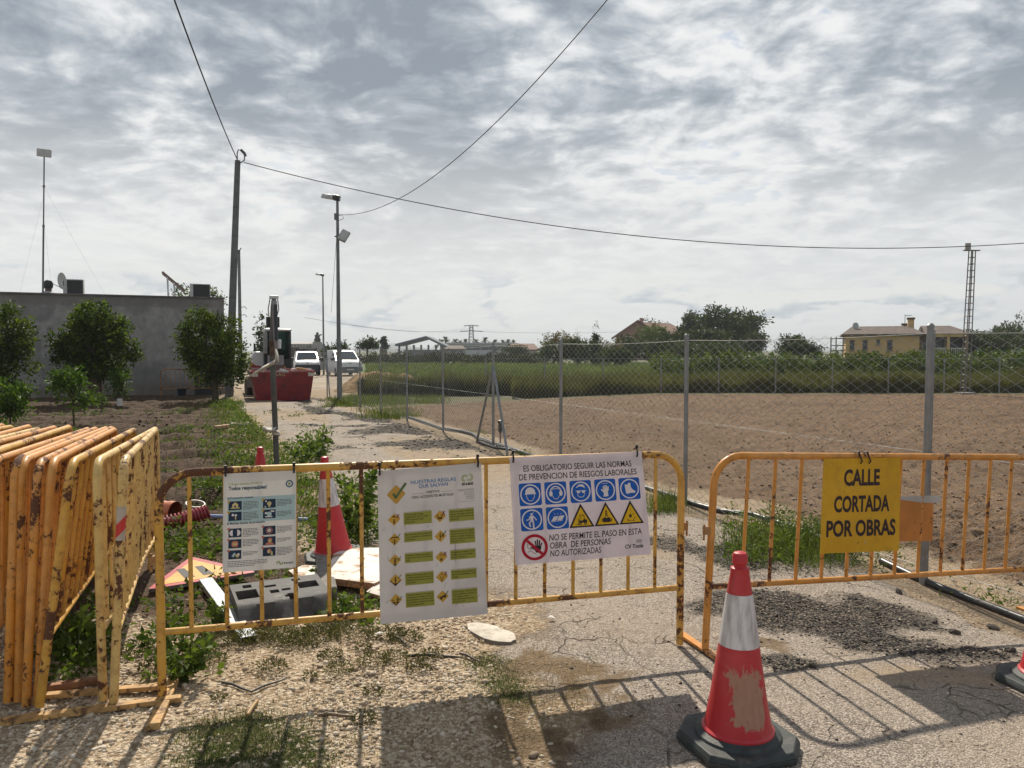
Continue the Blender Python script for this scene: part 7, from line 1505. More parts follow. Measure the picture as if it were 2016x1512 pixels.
# orchard trees before the grey building
t1 = P(-28, 780, 22.5); tree('orchard_tree', 'dark leafy tree cut by the left picture edge', (t1.x, 22.5, zat(t1.x, 22.5)), blob_crowns(1.2, 1.2, 1.75, 1.75, 26, 0.30, 1), 9500, 0.115, LEAF_DARK, 0.10, group='orchard trees before the building')
def loquat():
    rr = random.Random(9); cr = [((0.0, 0, 1.95), (0.80, 0.7, 0.55)), ((-.35, .1, 1.3), (0.5, .5, .35)), ((.2, -.1, 1.25), (.45, .5, .35))]
    tops = [(-1.3, 2.15), (-1.05, 2.45), (-.8, 2.75), (-.5, 2.85), (-.25, 3.05), (0.05, 2.95), (.3, 3.1), (.55, 2.85), (.8, 2.9), (1.05, 2.6), (1.25, 2.25), (1.35, 1.9), (-1.35, 1.85), (-.95, 2.05), (-.6, 2.4), (-.1, 2.6), (.4, 2.55), (.85, 2.3), (1.1, 1.95), (-1.0, 1.6), (1.0, 1.5), (.7, 1.15), (-.75, .95)]
    for x, z in tops: cr.append(((x, rr.uniform(-.7, .5), z - .12), (rr.uniform(.17, .23), .22, rr.uniform(.24, .34))))
    return [((c[0] * .84, c[1], c[2]), (r_[0] * .88, r_[1], r_[2])) for c, r_ in cr]
t2 = P(186, 775, 24.0); tree('orchard_tree', 'wide tree with tufted upright shoots in the middle of the wall', (t2.x, 24.0, zat(t2.x, 24.0)), loquat(), 10500, 0.12, LEAF_DARK, 0.20, 0.5, group='orchard trees before the building')
t3 = P(424, 765, 25.5); tree('orchard_tree', 'round dark tree in front of the tall concrete pole', (t3.x, 25.5, zat(t3.x, 25.5)), blob_crowns(1.05, 1.1, 1.32, 1.92, 26, 0.28, 3) + [((0.66, 0, 1.4), (.40, .5, .75)), ((.35, .2, .9), (.6, .5, .4)), ((-.3, .1, .95), (.55, .5, .4)), ((-1.0, 0, 1.75), (.22, .25, .4))], 10000, 0.11, LEAF_DARK, 0.10, group='orchard trees before the building')
def sapling(px, pyb, pyt, wpx, label, n, leaf, tube=False):
    g = G(px, pyb); z = zat(g.x, g.y); h = P(px, pyt, g.y).z - z; w = wpx * g.y / FPX / 2; rr = random.Random(px)
    cr = [((rr.uniform(-.6, .6) * w, rr.uniform(-.5, .5) * w, h * rr.uniform(.35, .95)), (w * .42, w * .42, h * .14)) for _ in range(9)] + [((0, 0, h * .6), (w * .7, w * .7, h * .3))]
    e = tree('sapling', label, (g.x, g.y, z), cr, n, leaf, LEAF_CIT, 0.018, 0.5, 'sapling', 'young fruit trees in the garden plot', shell=0.2)
    if tube: MB().tube([(0, 0, -.02), (0, 0, h * 0.27)], 0.075, 12).build('tree_guard', simple('guard_white', (0.66, 0.64, 0.60), 0.6), e, smooth=40)
sapling(146, 838, 738, 92, 'bushy young citrus tree in the middle of the garden plot', 900, 0.11); sapling(20, 846, 752, 80, 'young citrus tree at the left picture edge', 900, 0.11); sapling(236, 800, 726, 40, 'young tree with a white trunk guard by the wall', 420, 0.11, True); sapling(200, 812, 772, 22, 'tiny sapling between the two larger young trees', 90, 0.08)

# weeds: leafy clumps, one mass nobody could count
def weed_mass(name, label, centres, mat, per=38, leaf=(0.022, 0.060), asp=0.55, upk=0.6):
    """centres: (x, y, radius, height)"""
    Cs = []; Ds = []; Ls = []; Vs = []
    for x, y, r_, h in centres:
        m = max(6, int(per * (r_ / 0.15) ** 1.3 * (0.6 + h / 0.25))); a = RNG.uniform(0, 6.283, m); q = np.sqrt(RNG.uniform(0, 1, m)) * r_; zz = RNG.uniform(0.05, 1, m) * h * (1 - 0.5 * (q / r_) ** 2)
        px = x + q * np.cos(a); py = y + q * np.sin(a); Cs.append(np.stack([px, py, zz], 1)); d = np.stack([np.cos(a) * .8, np.sin(a) * .8, RNG.uniform(-.1, 1, m) * upk], 1) + RNG.normal(size=(m, 3)) * .35
        Ds.append(d / np.linalg.norm(d, axis=1, keepdims=True)); Ls.append(RNG.uniform(*leaf, m)); Vs.append(np.clip(RNG.uniform(0, .45) + RNG.uniform(0, .5, m), 0, 1))
    C = np.concatenate(Cs); C[:, 2] += zarr(C[:, 0], C[:, 1]); D = np.concatenate(Ds); L = np.concatenate(Ls)
    V, F = leaf_quads(C, D, L, L * RNG.uniform(asp * .8, asp * 1.2, len(L)))
    return tag(bulk(name, V, F, mat, None, np.concatenate(Vs)), label, 'weeds', kind='stuff')
W = []
rw = random.Random(21)
def scatter_px(n, px0, px1, py0, py1, r_, h):
    for _ in range(n):
        g = G(rw.uniform(px0, px1), rw.uniform(py0, py1)); W.append((g.x, g.y, rw.uniform(*r_), rw.uniform(*h)))
# behind the yellow barrier, round the junk
scatter_px(30, 325, 470, 1045, 1105, (0.08, 0.18), (0.06, 0.18)); scatter_px(14, 330, 395, 1175, 1250, (0.05, 0.12), (0.04, 0.12)); scatter_px(12, 420, 470, 1130, 1160, (0.05, 0.1), (0.04, 0.1)); scatter_px(26, 470, 740, 1085, 1140, (0.06, 0.14), (0.04, 0.14)); scatter_px(24, 640, 745, 1185, 1235, (0.05, 0.10), (0.03, 0.09)); scatter_px(34, 590, 760, 950, 1085, (0.08, 0.2), (0.1, 0.32)); scatter_px(12, 690, 745, 930, 1090, (0.08, 0.16), (0.15, 0.4)); scatter_px(8, 600, 700, 1180, 1225, (0.05, 0.10), (0.04, 0.10))
scatter_px(46, 430, 600, 880, 1000, (0.12, 0.26), (0.10, 0.34)); scatter_px(10, 600, 648, 868, 905, (0.1, 0.2), (0.2, 0.45)); scatter_px(12, 360, 430, 955, 990, (0.1, 0.2), (0.06, 0.16))
# under and beside the stack
scatter_px(26, 90, 215, 1230, 1340, (0.06, 0.14), (0.06, 0.2)); scatter_px(14, 300, 400, 1275, 1345, (0.06, 0.12), (0.08, 0.22)); scatter_px(16, 100, 300, 1120, 1220, (0.06, 0.15), (0.04, 0.12))
# the verge between garden and lane
for _ in range(150):
    s_ = rw.uniform(2.5, 22); t_ = 3.35 + abs(rw.gauss(0, 0.55)); q = from_st(s_, t_); k = 1 + s_ * 0.02; W.append((q.x, q.y, rw.uniform(0.08, 0.22) * k, rw.uniform(0.05, 0.22) * k))
# garden rows of low seedlings
for row_y, x0, x1, n in ((8.4, -6.0, -3.6, 46), (9.6, -6.0, -3.8, 30), (11.2, -8.3, -4.6, 46), (13.8, -9.5, -5.5, 50), (15.6, -11, -6.2, 30), (17.5, -13, -7.0, 34), (20.5, -15, -8.5, 60), (21.6, -15, -8.6, 60)):
    for _ in range(n):
        x = rw.uniform(x0, x1); W.append((x, row_y + 0.17 * (x + 6) + rw.gauss(0, .12), rw.uniform(0.08, 0.2), rw.uniform(0.03, 0.12)))
for _ in range(90):
    x = rw.uniform(-12, -3.5); W.append((x, rw.uniform(8, 21), rw.uniform(.06, .16), rw.uniform(.03, .10)))
weed_mass('weeds', 'low leafy weeds along the verge and round the barriers', W, LEAF_WEED)
# feathery weeds by the fence right of the gap
W = []; scatter_px(46, 1445, 1660, 1035, 1120, (0.08, 0.18), (0.10, 0.34)); scatter_px(16, 1660, 1790, 1075, 1112, (0.05, 0.12), (0.04, 0.12)); scatter_px(14, 1285, 1345, 985, 1015, (0.06, 0.12), (0.04, 0.12)); scatter_px(5, 1015, 1045, 895, 905, (0.06, 0.1), (0.05, 0.14)); scatter_px(10, 1860, 2010, 1120, 1180, (0.03, 0.07), (0.02, 0.08)); scatter_px(7, 930, 1000, 850, 872, (0.04, 0.09), (0.04, 0.1))
weed_mass('weeds', 'feathery weed patch at the fence foot right of the gap', W, LEAF_WEED, 60, (0.02, 0.05), 0.3, 1.0)
# small grey-green cushions and a big leafy weed on the gravel
W = []
for px, py, r_, h in ((535, 1325, .07, .06), (560, 1265, .12, .07), (620, 1262, .13, .07), (690, 1250, .12, .06), (735, 1370, .04, .04), (665, 1325, .07, .04), (780, 1300, .07, .03), (845, 1300, .06, .05), (715, 1425, .05, .05), (715, 1282, .04, .04), (480, 1270, .1, .06), (420, 1310, .07, .06), (430, 1385, .03, .03), (610, 1340, .03, .03), (270, 1290, .08, .08), (440, 1262, .11, .07), (505, 1258, .12, .08), (540, 1248, .10, .08), (590, 1275, .10, .07), (640, 1240, .12, .07), (760, 1255, .10, .05), (800, 1262, .09, .05), (735, 1310, .08, .05), (825, 1320, .06, .04), (650, 1300, .06, .04), (395, 1290, .08, .07), (300, 1320, .06, .06)):
    g = G(px, py); W.append((g.x, g.y, r_, h))
weed_mass('weeds', 'small grey-green cushion weeds dotted on the gravel', W, leafmat('leaf_cushion', (0.06, 0.062, 0.026), (0.15, 0.15, 0.068), 0.3, 0.7), 950, (0.008, 0.022), 0.35, 1.2)
def big_weed(px, py, r_, h, n, leaf, label):
    g = G(px, py); z = zat(g.x, g.y); e = empty('leafy_weed', (g.x, g.y, z), 0, label, 'plant', 'single leafy plants'); Cs = []; Ds = []
    for k in range(9):
        a = RNG.uniform(0, 6.28); tip = Vector((r_ * math.cos(a) * RNG.uniform(.3, 1), r_ * math.sin(a) * RNG.uniform(.3, 1), h * RNG.uniform(.6, 1))); MB().tube([(0, 0, -.02), tip * 0.5 + Vector((0, 0, h * .1)), tip], [0.005, 0.004, 0.002], 5).build('stem', simple('weed_stem', (0.10, 0.13, 0.045), 0.7), e)
        for i in range(n // 9):
            t = RNG.uniform(.15, 1); Cs.append(np.array(tip) * t + RNG.normal(size=3) * 0.012); d = np.array([math.cos(a), math.sin(a), .3]) * .6 + RNG.normal(size=3) * .6; Ds.append(d / np.linalg.norm(d))
    C = np.array(Cs); D = np.array(Ds); L = RNG.uniform(.6, 1.3, len(C)) * leaf; V, F = leaf_quads(C, D, L, L * .5); bulk('leaves', V, F, LEAF_WEED, e, RNG.uniform(0, 1, len(C)))
big_weed(360, 1345, 0.13, 0.20, 260, 0.045, 'bushy dark green weed beside the left foot of the yellow barrier'); big_weed(432, 1242, 0.06, 0.17, 110, 0.04, 'spiky green weed beside the galvanised channel'); big_weed(625, 905, 0.35, 0.42, 150, 0.11, 'leafy fig-like sucker at the lane edge above the rail'); big_weed(705, 1065, 0.25, 0.62, 240, 0.085, 'tall leafy weed between cone and rules board'); big_weed(600, 915, 0.3, 0.3, 120, 0.09, 'lower leafy sucker beside the cone tip')
big_weed(150, 1300, 0.2, 0.22, 200, 0.06, 'leafy weed in the dark gap of the barrier stack')

# grasses
def px_points(n, px0, px1, py0, py1, dens=None):
    out = []
    while len(out) < n:
        g = G(rw.uniform(px0, px1), rw.uniform(py0, py1)); out.append((g.x, g.y))
    a = np.array(out); return np.column_stack([a, zarr(a[:, 0], a[:, 1]) - .005])
def clump_points(centres, n, r_):
    c = np.array(centres); i = RNG.integers(0, len(c), n); p = c[i] + RNG.normal(size=(n, 2)) * r_; return np.column_stack([p, zarr(p[:, 0], p[:, 1]) - .005])
def gxy(px, py): g = G(px, py); return (g.x, g.y)
tag(blade_obj('grass', clump_points([gxy(*p) for p in ((985, 1335), (960, 1310), (1000, 1360), (980, 1345), (1010, 1375), (950, 1300))], 3000, 0.06), RNG.uniform(.008, .026, 3000), RNG.uniform(.002, .004, 3000), GRASS_GREEN, 1.6), 'short grass patch beside the brown earth stain', 'grass', kind='stuff')
cg = [gxy(rw.uniform(370, 640), rw.uniform(1425, 1512)) for _ in range(36)]
tag(blade_obj('grass', clump_points(cg, 10000, 0.06), RNG.uniform(.008, .028, 10000), RNG.uniform(.002, .004, 10000), GRASS_GREEN, 1.6), 'creeping grass mat at the bottom left of the gravel', 'grass', kind='stuff')
cg = [gxy(rw.uniform(400, 1250), rw.uniform(1240, 1500)) for _ in range(200)] + [gxy(rw.uniform(1060, 1250), rw.uniform(1320, 1420)) for _ in range(30)] + [gxy(rw.uniform(600, 740), rw.uniform(1190, 1260)) for _ in range(40)]
tag(blade_obj('dry_grass', clump_points(cg, 4200, 0.06), RNG.uniform(.01, .04, 4200), RNG.uniform(.0015, .003, 4200), GRASS_DRY, 1.3), 'dry straw scattered over the gravel', 'grass', kind='stuff')
cg = [gxy(rw.uniform(1440, 1650), rw.uniform(1050, 1110)) for _ in range(40)] + [gxy(rw.uniform(1290, 1340), rw.uniform(985, 1015)) for _ in range(10)]
tag(blade_obj('grass', clump_points(cg, 2600, 0.09), RNG.uniform(.05, .22, 2600), RNG.uniform(.003, .006, 2600), GRASS_GREEN, 0.5), 'upright grass among the feathery weeds by the fence', 'grass', kind='stuff')
cg = [gxy(rw.uniform(648, 800), rw.uniform(783, 802)) for _ in range(80)] + [gxy(rw.uniform(735, 805), rw.uniform(803, 826)) for _ in range(36)] + [gxy(rw.uniform(690, 870), rw.uniform(778, 796)) for _ in range(90)]
tag(blade_obj('grass', clump_points(cg, 9000, 0.22), RNG.uniform(.06, .2, 9000), RNG.uniform(.008, .016, 9000), GRASS_GREEN, 0.7), 'bright grass strip along the far part of the fence', 'grass', kind='stuff')
c_ = np.array([from_st(rw.uniform(3, 24), 3.3 + abs(rw.gauss(0, .6))) for _ in range(3600)]); c_ = np.column_stack([c_, zarr(c_[:, 0], c_[:, 1])])
tag(blade_obj('grass', c_, RNG.uniform(.04, .16, len(c_)), RNG.uniform(.005, .011, len(c_)), GRASS_GREEN, 0.7), 'rough grass on the verge between garden and lane', 'grass', kind='stuff')

c_ = np.array([from_st(rw.uniform(3, 24), 3.3 + abs(rw.gauss(0, .7))) for _ in range(4200)]); c_ = np.column_stack([c_, zarr(c_[:, 0], c_[:, 1])])
tag(blade_obj('dry_grass', c_, RNG.uniform(.04, .15, len(c_)), RNG.uniform(.004, .009, len(c_)), GRASS_DRY, 0.9), 'dry straw grass on the verge beside the lane', 'grass', kind='stuff')
# tall grass beyond the ploughed field
n = 68000; x = RNG.uniform(-7, 28, n); y0 = np.minimum(30.9, np.maximum(24.5, 24.8 + 0.75 * (x + 2.4))); y0 = np.where(x < 0, np.maximum(y0, 29.0 + 0.2 * x), y0); y = y0 + RNG.uniform(0, 1, n) ** 1.5 * 5.0
clump = fbm(x * 0.8, y * 0.8, 3, 77); H = (0.22 + 1.15 * clump) * RNG.uniform(.5, 1.1, n); Ct = np.column_stack([x, y, -0.0055 * (y - 3) - 0.05])
tint = np.clip(0.25 + 0.9 * (fbm(x * 0.35, y * 0.35, 3, 88) - .35) + RNG.uniform(-.2, .3, n), 0, 1)
keep = (y - y0 > 0.0) & (st(x, y)[1] < -0.9) & (x > -0.19 * y)
tag(blade_obj('tall_grass', Ct[keep], H[keep], RNG.uniform(.02, .04, n)[keep], GRASS_TALL, 0.35, None, tint[keep]), 'band of tall grass beyond the ploughed field', 'grass', kind='stuff')
n = 44000; x = RNG.uniform(-24, 45, n); y = 35 + 45 * RNG.uniform(0, 1, n) ** 1.6; k_ = x > -0.19 * y; x = x[k_]; y = y[k_]; n = len(x); Cc = np.column_stack([x, y, np.full(n, -0.05)])
tag(blade_obj('crop_leaves', Cc, RNG.uniform(.25, .6, n), RNG.uniform(.06, .14, n), leafmat('crop_leaf', (0.085, 0.115, 0.050), (0.190, 0.225, 0.100), 0.35, 0.7), 0.8, None, np.clip(fbm(x * .3, y * .3, 3, 91) * 1.1 - .1 + RNG.uniform(-.15, .15, n), 0, 1)), 'leafy green crop beyond the tall grass', 'crop', kind='stuff')
# dark scrub round the spoil heaps
W = []
for _ in range(170):
    x = rw.uniform(-6.5, -1.0); W.append((x, 30.2 + rw.uniform(-0.6, 2.5) + 0.15 * x, rw.uniform(.2, .45), rw.uniform(.3, .8)))
C = []; 
n = 9000; x = RNG.uniform(-6.8, 0.5, n); y = 28.6 + 0.12 * x + RNG.uniform(0, 2.2, n); k_ = x > -0.2 * y; x = x[k_]; y = y[k_]; n = len(x); tag(blade_obj('scrub', np.column_stack([x, y, np.full(n, -.2)]), RNG.uniform(.3, .85, n) * (0.4 + fbm(x, y, 3, 5)), RNG.uniform(.03, .06, n), leafmat('scrub_dark', (0.018, 0.026, 0.012), (0.07, 0.075, 0.03), 0.2, 0.8), 0.3), 'dark dry scrub in front of the soil heaps', 'scrub', kind='stuff')

# vine rows with the nearest bushes as single plants
rv = random.Random(31); k = 0
for rowi, yv in enumerate((40.0, 44.5, 49.5)):
    for i in range(15 if rowi == 0 else 13):
        xx = (8.8 + 1.75 * i if rowi == 0 else 8.0 + 2.6 * i + rowi) + rv.uniform(-.3, .3); h = rv.uniform(1.25, 1.6)
        if rowi == 0 or True:
            ords = ['first', 'second', 'third', 'fourth', 'fifth', 'sixth', 'seventh', 'eighth', 'ninth', 'tenth', 'eleventh', 'twelfth', 'thirteenth', 'fourteenth', 'fifteenth']
            tree('vine_bush', '%s vine bush from the left in the %s row behind the tall grass' % (ords[i], ['front', 'middle', 'rear'][rowi]), (xx, yv + rv.uniform(-.3, .3), -0.28), [((rv.uniform(-.8, .8), rv.uniform(-.4, .4), h * rv.uniform(.45, .95)), (rv.uniform(.4, .7), .5, rv.uniform(.25, .45))) for _ in range(7)] + [((0, 0, h * .5), (.9, .6, h * .4))], 750, 0.19, LEAF_VINE, 0.05, 0.4, 'vine', 'vine bushes behind the tall grass', limbs=False)

# trees and hedges further off
def far_tree(px, py_top, wpx, y, label, seed, n=2600, leaf=0.42, mat=None, py_bot=None, name='broadleaf_tree', k=0.40, nb=14, bare=False):
    g = P(px, 690, y); top = P(px, py_top, y).z + 0.35; w = wpx * y / FPX / 2; zb = (P(px, py_bot, y).z + .35) if py_bot else 0.4; zb = max(zb, 0.25); rz = (top - zb) / 2
    return tree(name, label, (g.x, y, -0.35), blob_crowns(w, w, rz, zb + rz, nb, k, seed), n, leaf, mat or LEAF_FAR, 0.05 * w + 0.08, 0.5, group='trees beyond the fields', bark=BARK_GREY if bare else None, shell=0.4)
far_tree(1438, 606, 130, 120, 'tallest broadleaf tree right of the brick villa', 1, 6000, 0.50, None, 690, nb=20); far_tree(1372, 622, 62, 128, 'rounded dark tree between villa and tallest tree', 2, 3200, 0.48, None, 690)
far_tree(1395, 652, 95, 105, 'lower spreading tree under the tallest tree', 3, 4200, 0.45, None, 700); far_tree(1480, 650, 55, 112, 'bushy tree at the right foot of the tallest tree', 4, 1800, 0.38, None, 700)
far_tree(1280, 640, 75, 118, 'feathery light tree before the villa front', 5, 2800, 0.30, LEAF_VINE, 700); far_tree(1325, 655, 60, 100, 'dark tree before the villa roof end', 6, 2400, 0.36, None, 705); far_tree(1240, 664, 75, 95, 'bush hiding the villa ground floor', 7, 2000, 0.34, None, 712)
far_tree(1285, 628, 70, 185, 'tree crowns showing behind the villa ridge', 8, 1500, 0.55, None, 680); far_tree(1575, 664, 88, 85, 'round bush tree left of the ochre farmhouse', 9, 2800, 0.32, None, 702)
far_tree(1985, 622, 75, 130, 'tree behind the right end of the farmhouse', 10, 2600, 0.42, None, 690); far_tree(1960, 648, 110, 95, 'dark hedge tree right of the lattice mast', 11, 3400, 0.36, None, 705); far_tree(2040, 655, 90, 88, 'dark tree cut by the right picture edge', 12, 2400, 0.36, None, 708); far_tree(1915, 655, 50, 97, 'bush tree at the right end of the farmhouse porch', 13, 1600, 0.34, None, 700)
far_tree(1100, 652, 70, 90, 'dry grey-brown tree left of the cypresses', 14, 1100, 0.26, LEAF_DRY, 690, 'dry_tree', 0.36, 16, True); far_tree(1195, 662, 60, 84, 'thin dry shrub tree right of the tall cypress', 15, 1000, 0.24, LEAF_DRY, 705, 'dry_tree', 0.36, 12, True)
far_tree(1090, 676, 75, 82, 'green bush below the dry tree', 16, 2000, 0.3, None, 712); far_tree(1140, 672, 80, 78, 'green bush between the cypresses', 17, 2200, 0.3, None, 715); far_tree(1215, 684, 60, 70, 'low dark bush left of the villa', 18, 1700, 0.28, None, 720)
far_tree(1312, 670, 85, 90, 'dark bush below the villa chimney', 25, 2400, 0.34, None, 712); far_tree(1365, 674, 90, 88, 'dark bush between villa and lower spreading tree', 26, 2400, 0.34, None, 712); far_tree(1425, 676, 90, 86, 'dark bush under the tallest tree', 27, 2400, 0.34, None, 712); far_tree(1168, 682, 60, 80, 'bush round the foot of the tall cypress', 28, 1600, 0.32, None, 715); far_tree(1015, 680, 46, 110, 'small green tree before the red cottage', 19, 1200, 0.32, None, 700); far_tree(722, 668, 36, 95, 'dark bushy tree right of the silver van', 20, 900, 0.34, None, 690, nb=9); far_tree(660, 676, 40, 70, 'hedge bush between the two vans', 21, 1200, 0.3, None, 720); far_tree(362, 558, 40, 48, 'treetop peeping over the building roof by the solar panel', 22, 900, 0.18, LEAF_VINE, 700, nb=9); far_tree(428, 560, 30, 50, 'treetop over the right end of the building roof', 24, 600, 0.2, LEAF_VINE, 700, nb=8)
for i, (px, w) in enumerate(((715, 70), (770, 90), (830, 80), (880, 90), (940, 80), (990, 90), (1045, 80))):
    far_tree(px, (702, 698, 700, 696, 701, 699, 700)[i], w, 88 + 3 * (i % 3), ['scrub bush at the left end of the field hedge', 'second field hedge bush, below the hill', 'third field hedge bush, before the steel shed', 'fourth field hedge bush, right of the steel shed', 'fifth field hedge bush, below the warehouse', 'sixth field hedge bush, before the white gabled house', 'seventh field hedge bush, below the red cottage'][i], 40 + i, 1500, 0.3, leafmat('hedge_%d' % i, (0.028, 0.036, 0.016), (0.085, 0.092, 0.042), 0.2, 0.7), 718, 'hedge_bush')
def cypress(px, py_top, wpx, y, label, n=900, py_bot=700):
    g = P(px, 690, y); h = P(px, py_top, y).z + .35; w = wpx * y / FPX / 2; rr = random.Random(px); cr = []
    for k in range(9):
        t = (k + .5) / 9; r_ = w * (math.sin(math.pi * min(1, t * 0.9 + .18)) ** .7) * (1 - .35 * t); cr.append(((rr.uniform(-.15, .15) * w, 0, h * (0.06 + .88 * t)), (r_, r_, h * .10)))
    tree('cypress', label, (g.x, y, -0.35), cr, n, 0.22, LEAF_FAR, 0.1, 0.4, 'cypress', 'cypresses beyond the fields', limbs=False)
cypress(1172, 634, 17, 75, 'tall slim cypress at the centre of the tree line', 1300); cypress(1136, 646, 12, 95, 'small slim cypress left of the tall one', 700); cypress(516, 609, 22, 55, 'pointed cypress behind the excavator', 1200); cypress(530, 632, 14, 58, 'smaller cypress touching the excavator boom', 700)
def palm(px, py_top, y, label, seed, trunk=True, s=1.0):
    g = P(px, 690, y); h = P(px, py_top, y).z + .35; e = empty('palm_tree', (g.x, y, -0.35), 0, label, 'palm', 'palms on the horizon'); rr = np.random.default_rng(seed); R_ = 2.6 * s
    MB().tube([(0, 0, 0), (rr.uniform(-.3, .3), 0, h * .6), (0, 0, h - R_ * .5)], [0.38, 0.30, 0.26], 8).build('trunk', BARK_GREY, e, smooth=60)
    Vs = []; Fs = []; o = 0
    for k in range(34):
        a = rr.uniform(0, 6.28); el = rr.uniform(-.5, 1.35); d = np.array([math.cos(a) * math.cos(el), math.sin(a) * math.cos(el), math.sin(el)]); s_ = np.array([-math.sin(a), math.cos(a), 0]); L = R_ * rr.uniform(.8, 1.1); c0 = np.array([0, 0, h - R_ * .5])
        pts = [c0 + d * L * t - np.array([0, 0, 1]) * L * .45 * t * t for t in (0, .35, .7, 1.0)]
        for t, w in zip(range(4), (.10, .30, .26, .04)): Vs += [pts[t] - s_ * w, pts[t] + s_ * w]
        Fs += [(o + 2 * j, o + 2 * j + 1, o + 2 * j + 3, o + 2 * j + 2) for j in range(3)]; o += 8
    bulk('crown', np.array(Vs), np.array(Fs), LEAF_FAR, e, rr.uniform(0, .5, len(Fs)))
for i, (px, pt) in enumerate(((868, 668), (877, 662), (896, 665), (906, 669), (917, 667), (937, 666), (955, 663), (974, 667), (990, 667), (1000, 668), (1011, 668))): palm(px, pt, 262 + (i % 3) * 8, ['first palm from the left in the horizon row, low', 'second palm in the row, the tallest at the shed end', 'third palm in the row above the cottage', 'fourth palm in the row, small', 'fifth palm in the row, left of the pylon', 'sixth palm in the row, just right of the pylon', 'seventh palm in the row, tall above the warehouse', 'eighth palm in the row', 'ninth palm in the row', 'tenth palm in the row', 'last palm at the right end of the row'][i], i, True, 1.0 if i % 3 else 1.2)
for i, (px, pt, y) in enumerate(((754, 663, 150), (757, 661, 150), (760, 674, 150))): palm(px, pt, y, ['left one of three thin palms by the hill', 'tallest one of three thin palms by the hill', 'shortest one of three palms by the hill'][i], 20 + i, True, 0.42)

# ------------------------------------------------------------------ stones
def stones(name, label, pts, size, mat, seed, flatk=0.6):
    rr = np.random.default_rng(seed); t = (1 + 5 ** .5) / 2; n = len(pts)
    base = np.array([(1, 0, 0), (-1, 0, 0), (0, 1, 0), (0, -1, 0), (0, 0, 1), (0, 0, -1), (.6, .6, .6), (-.6, -.6, .6)]); base = base[:6]
    f = np.array([(0, 2, 4), (2, 1, 4), (1, 3, 4), (3, 0, 4), (2, 0, 5), (1, 2, 5), (3, 1, 5), (0, 3, 5)])
    sub = []
    # octahedron with one split: 18 verts, 32 tris
    v = [tuple(b) for b in base]; idx = {}; F2 = []
    def mid(a, b):
        k = (min(a, b), max(a, b))
        if k not in idx: m = (np.array(v[a]) + np.array(v[b])); m = m / np.linalg.norm(m); v.append(tuple(m)); idx[k] = len(v) - 1
        return idx[k]
    for a, b, c in f: ab, bc, ca = mid(a, b), mid(b, c), mid(c, a); F2 += [(a, ab, ca), (b, bc, ab), (c, ca, bc), (ab, bc, ca)]
    B = np.array(v); F2 = np.array(F2); m = len(B)
    sc = size[0] + (size[1] - size[0]) * rr.uniform(0, 1, n) ** 2.2
    S = sc[:, None, None] * np.stack([rr.uniform(.8, 1.3, n), rr.uniform(.6, 1.0, n), rr.uniform(.4, .75, n) * flatk / .6], 1)[:, None, :]
    V = B[None] * S * rr.uniform(.62, 1.2, (n, m, 1)); a = rr.uniform(0, 6.28, n); c, s = np.cos(a)[:, None], np.sin(a)[:, None]
    x = V[:, :, 0] * c - V[:, :, 1] * s; y = V[:, :, 0] * s + V[:, :, 1] * c
    P3 = np.column_stack([pts, zarr(pts[:, 0], pts[:, 1])]); V = np.stack([x + P3[:, None, 0], y + P3[:, None, 1], V[:, :, 2] + P3[:, None, 2] + sc[:, None] * .12], -1).reshape(-1, 3)
    F = (F2[None] + (np.arange(n) * m)[:, None, None]).reshape(-1, 3); var = np.repeat(rr.uniform(0, 1, n), len(F2))
    return tag(bulk(name, V, F, mat, None, var), label, 'stones', kind='stuff')
def stonemat(name, stops):
    m, N, b = newmat(name); at = N.new('ShaderNodeAttribute', attribute_name='var').outputs['Fac']; N.set(b, 'Base Color', N.ramp(at, stops)); N.set(b, 'Roughness', 0.85); N.set(b, 'Specular IOR Level', 0.3); MATS[name] = m; return m
PEB = stonemat('pebble', [(0.0, (0.22, 0.165, 0.115)), (0.3, (0.39, 0.305, 0.215)), (0.7, (0.52, 0.43, 0.32)), (1.0, (0.64, 0.57, 0.47))]); CRUMB = stonemat('asphalt_crumb', [(0.0, (0.02, 0.018, 0.018)), (0.65, (0.075, 0.067, 0.06)), (1.0, (0.28, 0.235, 0.185))]); CLOD = stonemat('soil_clod', [(0.0, (0.095, 0.058, 0.034)), (0.7, (0.165, 0.108, 0.066)), (0.95, (0.22, 0.152, 0.098)), (1.0, (0.46, 0.40, 0.33))]); GCLOD = stonemat('garden_clod', [(0.0, (0.045, 0.026, 0.015)), (1.0, (0.115, 0.07, 0.042))])
def pick(n, x0, x1, y0, y1, fn, seed):
    rr = np.random.default_rng(seed); out = np.zeros((0, 2))
    while len(out) < n:
        x = rr.uniform(x0, x1, n * 2); y = rr.uniform(y0, y1, n * 2); w = fn(x, y); k = rr.uniform(0, 1, len(x)) < w; out = np.concatenate([out, np.column_stack([x, y])[k]])
    return out[:n]
def mk(i, j):
    def f(x, y):
        z, A, B = height(x, y); return (A, B)[i][j]
    return f
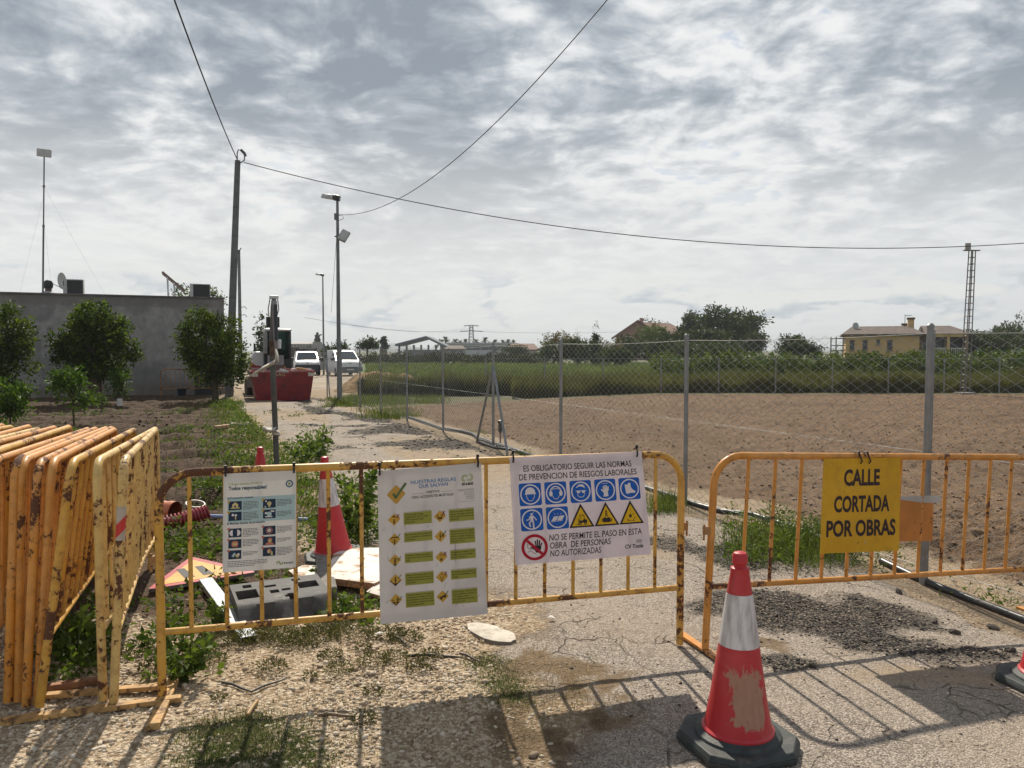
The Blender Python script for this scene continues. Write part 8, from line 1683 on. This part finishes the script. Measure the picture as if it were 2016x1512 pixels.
gmask = lambda x, y: mk(1, 2)(x, y) * (0.25 + 0.75 * sst(fbm(x * 1.6, y * 1.6, 3, 15), 0.38, 0.6)) * (1 - 0.8 * mk(1, 3)(x, y))
stones('gravel', 'pale limestone pebbles strewn over the dirt', pick(20000, -3.2, 1.2, 1.9, 6.0, gmask, 1), (0.003, 0.014), PEB, 2)
stones('gravel', 'larger pale pebbles at the bottom left', pick(900, -3.0, 0.2, 1.9, 4.5, gmask, 3), (0.009, 0.024), PEB, 4)
stones('asphalt_crumbs', 'loose black asphalt crumbs on the lane', pick(8000, 0.2, 3.6, 2.9, 7.5, lambda x, y: mk(0, 1)(x, y) ** 2 * .8 + .006, 5), (0.002, 0.011), CRUMB, 6)
stones('asphalt_crumbs', 'broken asphalt along the far right side of the lane', pick(3500, -7, 2, 9, 24, lambda x, y: mk(0, 1)(x, y), 7), (0.004, 0.03), CRUMB, 8, 0.4)
stones('gravel', 'grit scattered over the cracked asphalt', pick(2600, -0.5, 4.5, 2.0, 6.5, mk(0, 0), 9), (0.0025, 0.009), PEB, 10)
stones('soil_clods', 'brown clods over the ploughed field', pick(20000, -2.5, 16, 4.5, 26, lambda x, y: mk(1, 0)(x, y) * np.clip(9.0 / y, 0, 1) ** 1.0, 11), (0.005, 0.024), CLOD, 12)
stones('soil_clods', 'dark clods in the garden furrows', pick(5000, -13, -2.2, 6.5, 20, lambda x, y: mk(1, 1)(x, y) * np.clip(9.0 / y, 0, 1), 13), (0.008, 0.04), GCLOD, 14)
# ------------------------------------------------------------------ thin haze over the plain
def haze():
    m = bpy.data.materials.new('haze_air'); m.use_nodes = True; N = NT(m.node_tree); N.n.clear(); out = N.new('ShaderNodeOutputMaterial'); v = N.new('ShaderNodeVolumePrincipled')
    N.set(v, 'Color', (0.80, 0.86, 0.92, 1)); N.set(v, 'Density', 0.00036); N.set(v, 'Anisotropy', 0.2); N.l.new(v.outputs[0], out.inputs['Volume'])
    o = MB().box((-4700, -4700, -1.6), (4700, 4700, 60)).build('haze', m); tag(o, 'thin pale haze over the far fields', 'haze', kind='stuff')
haze()
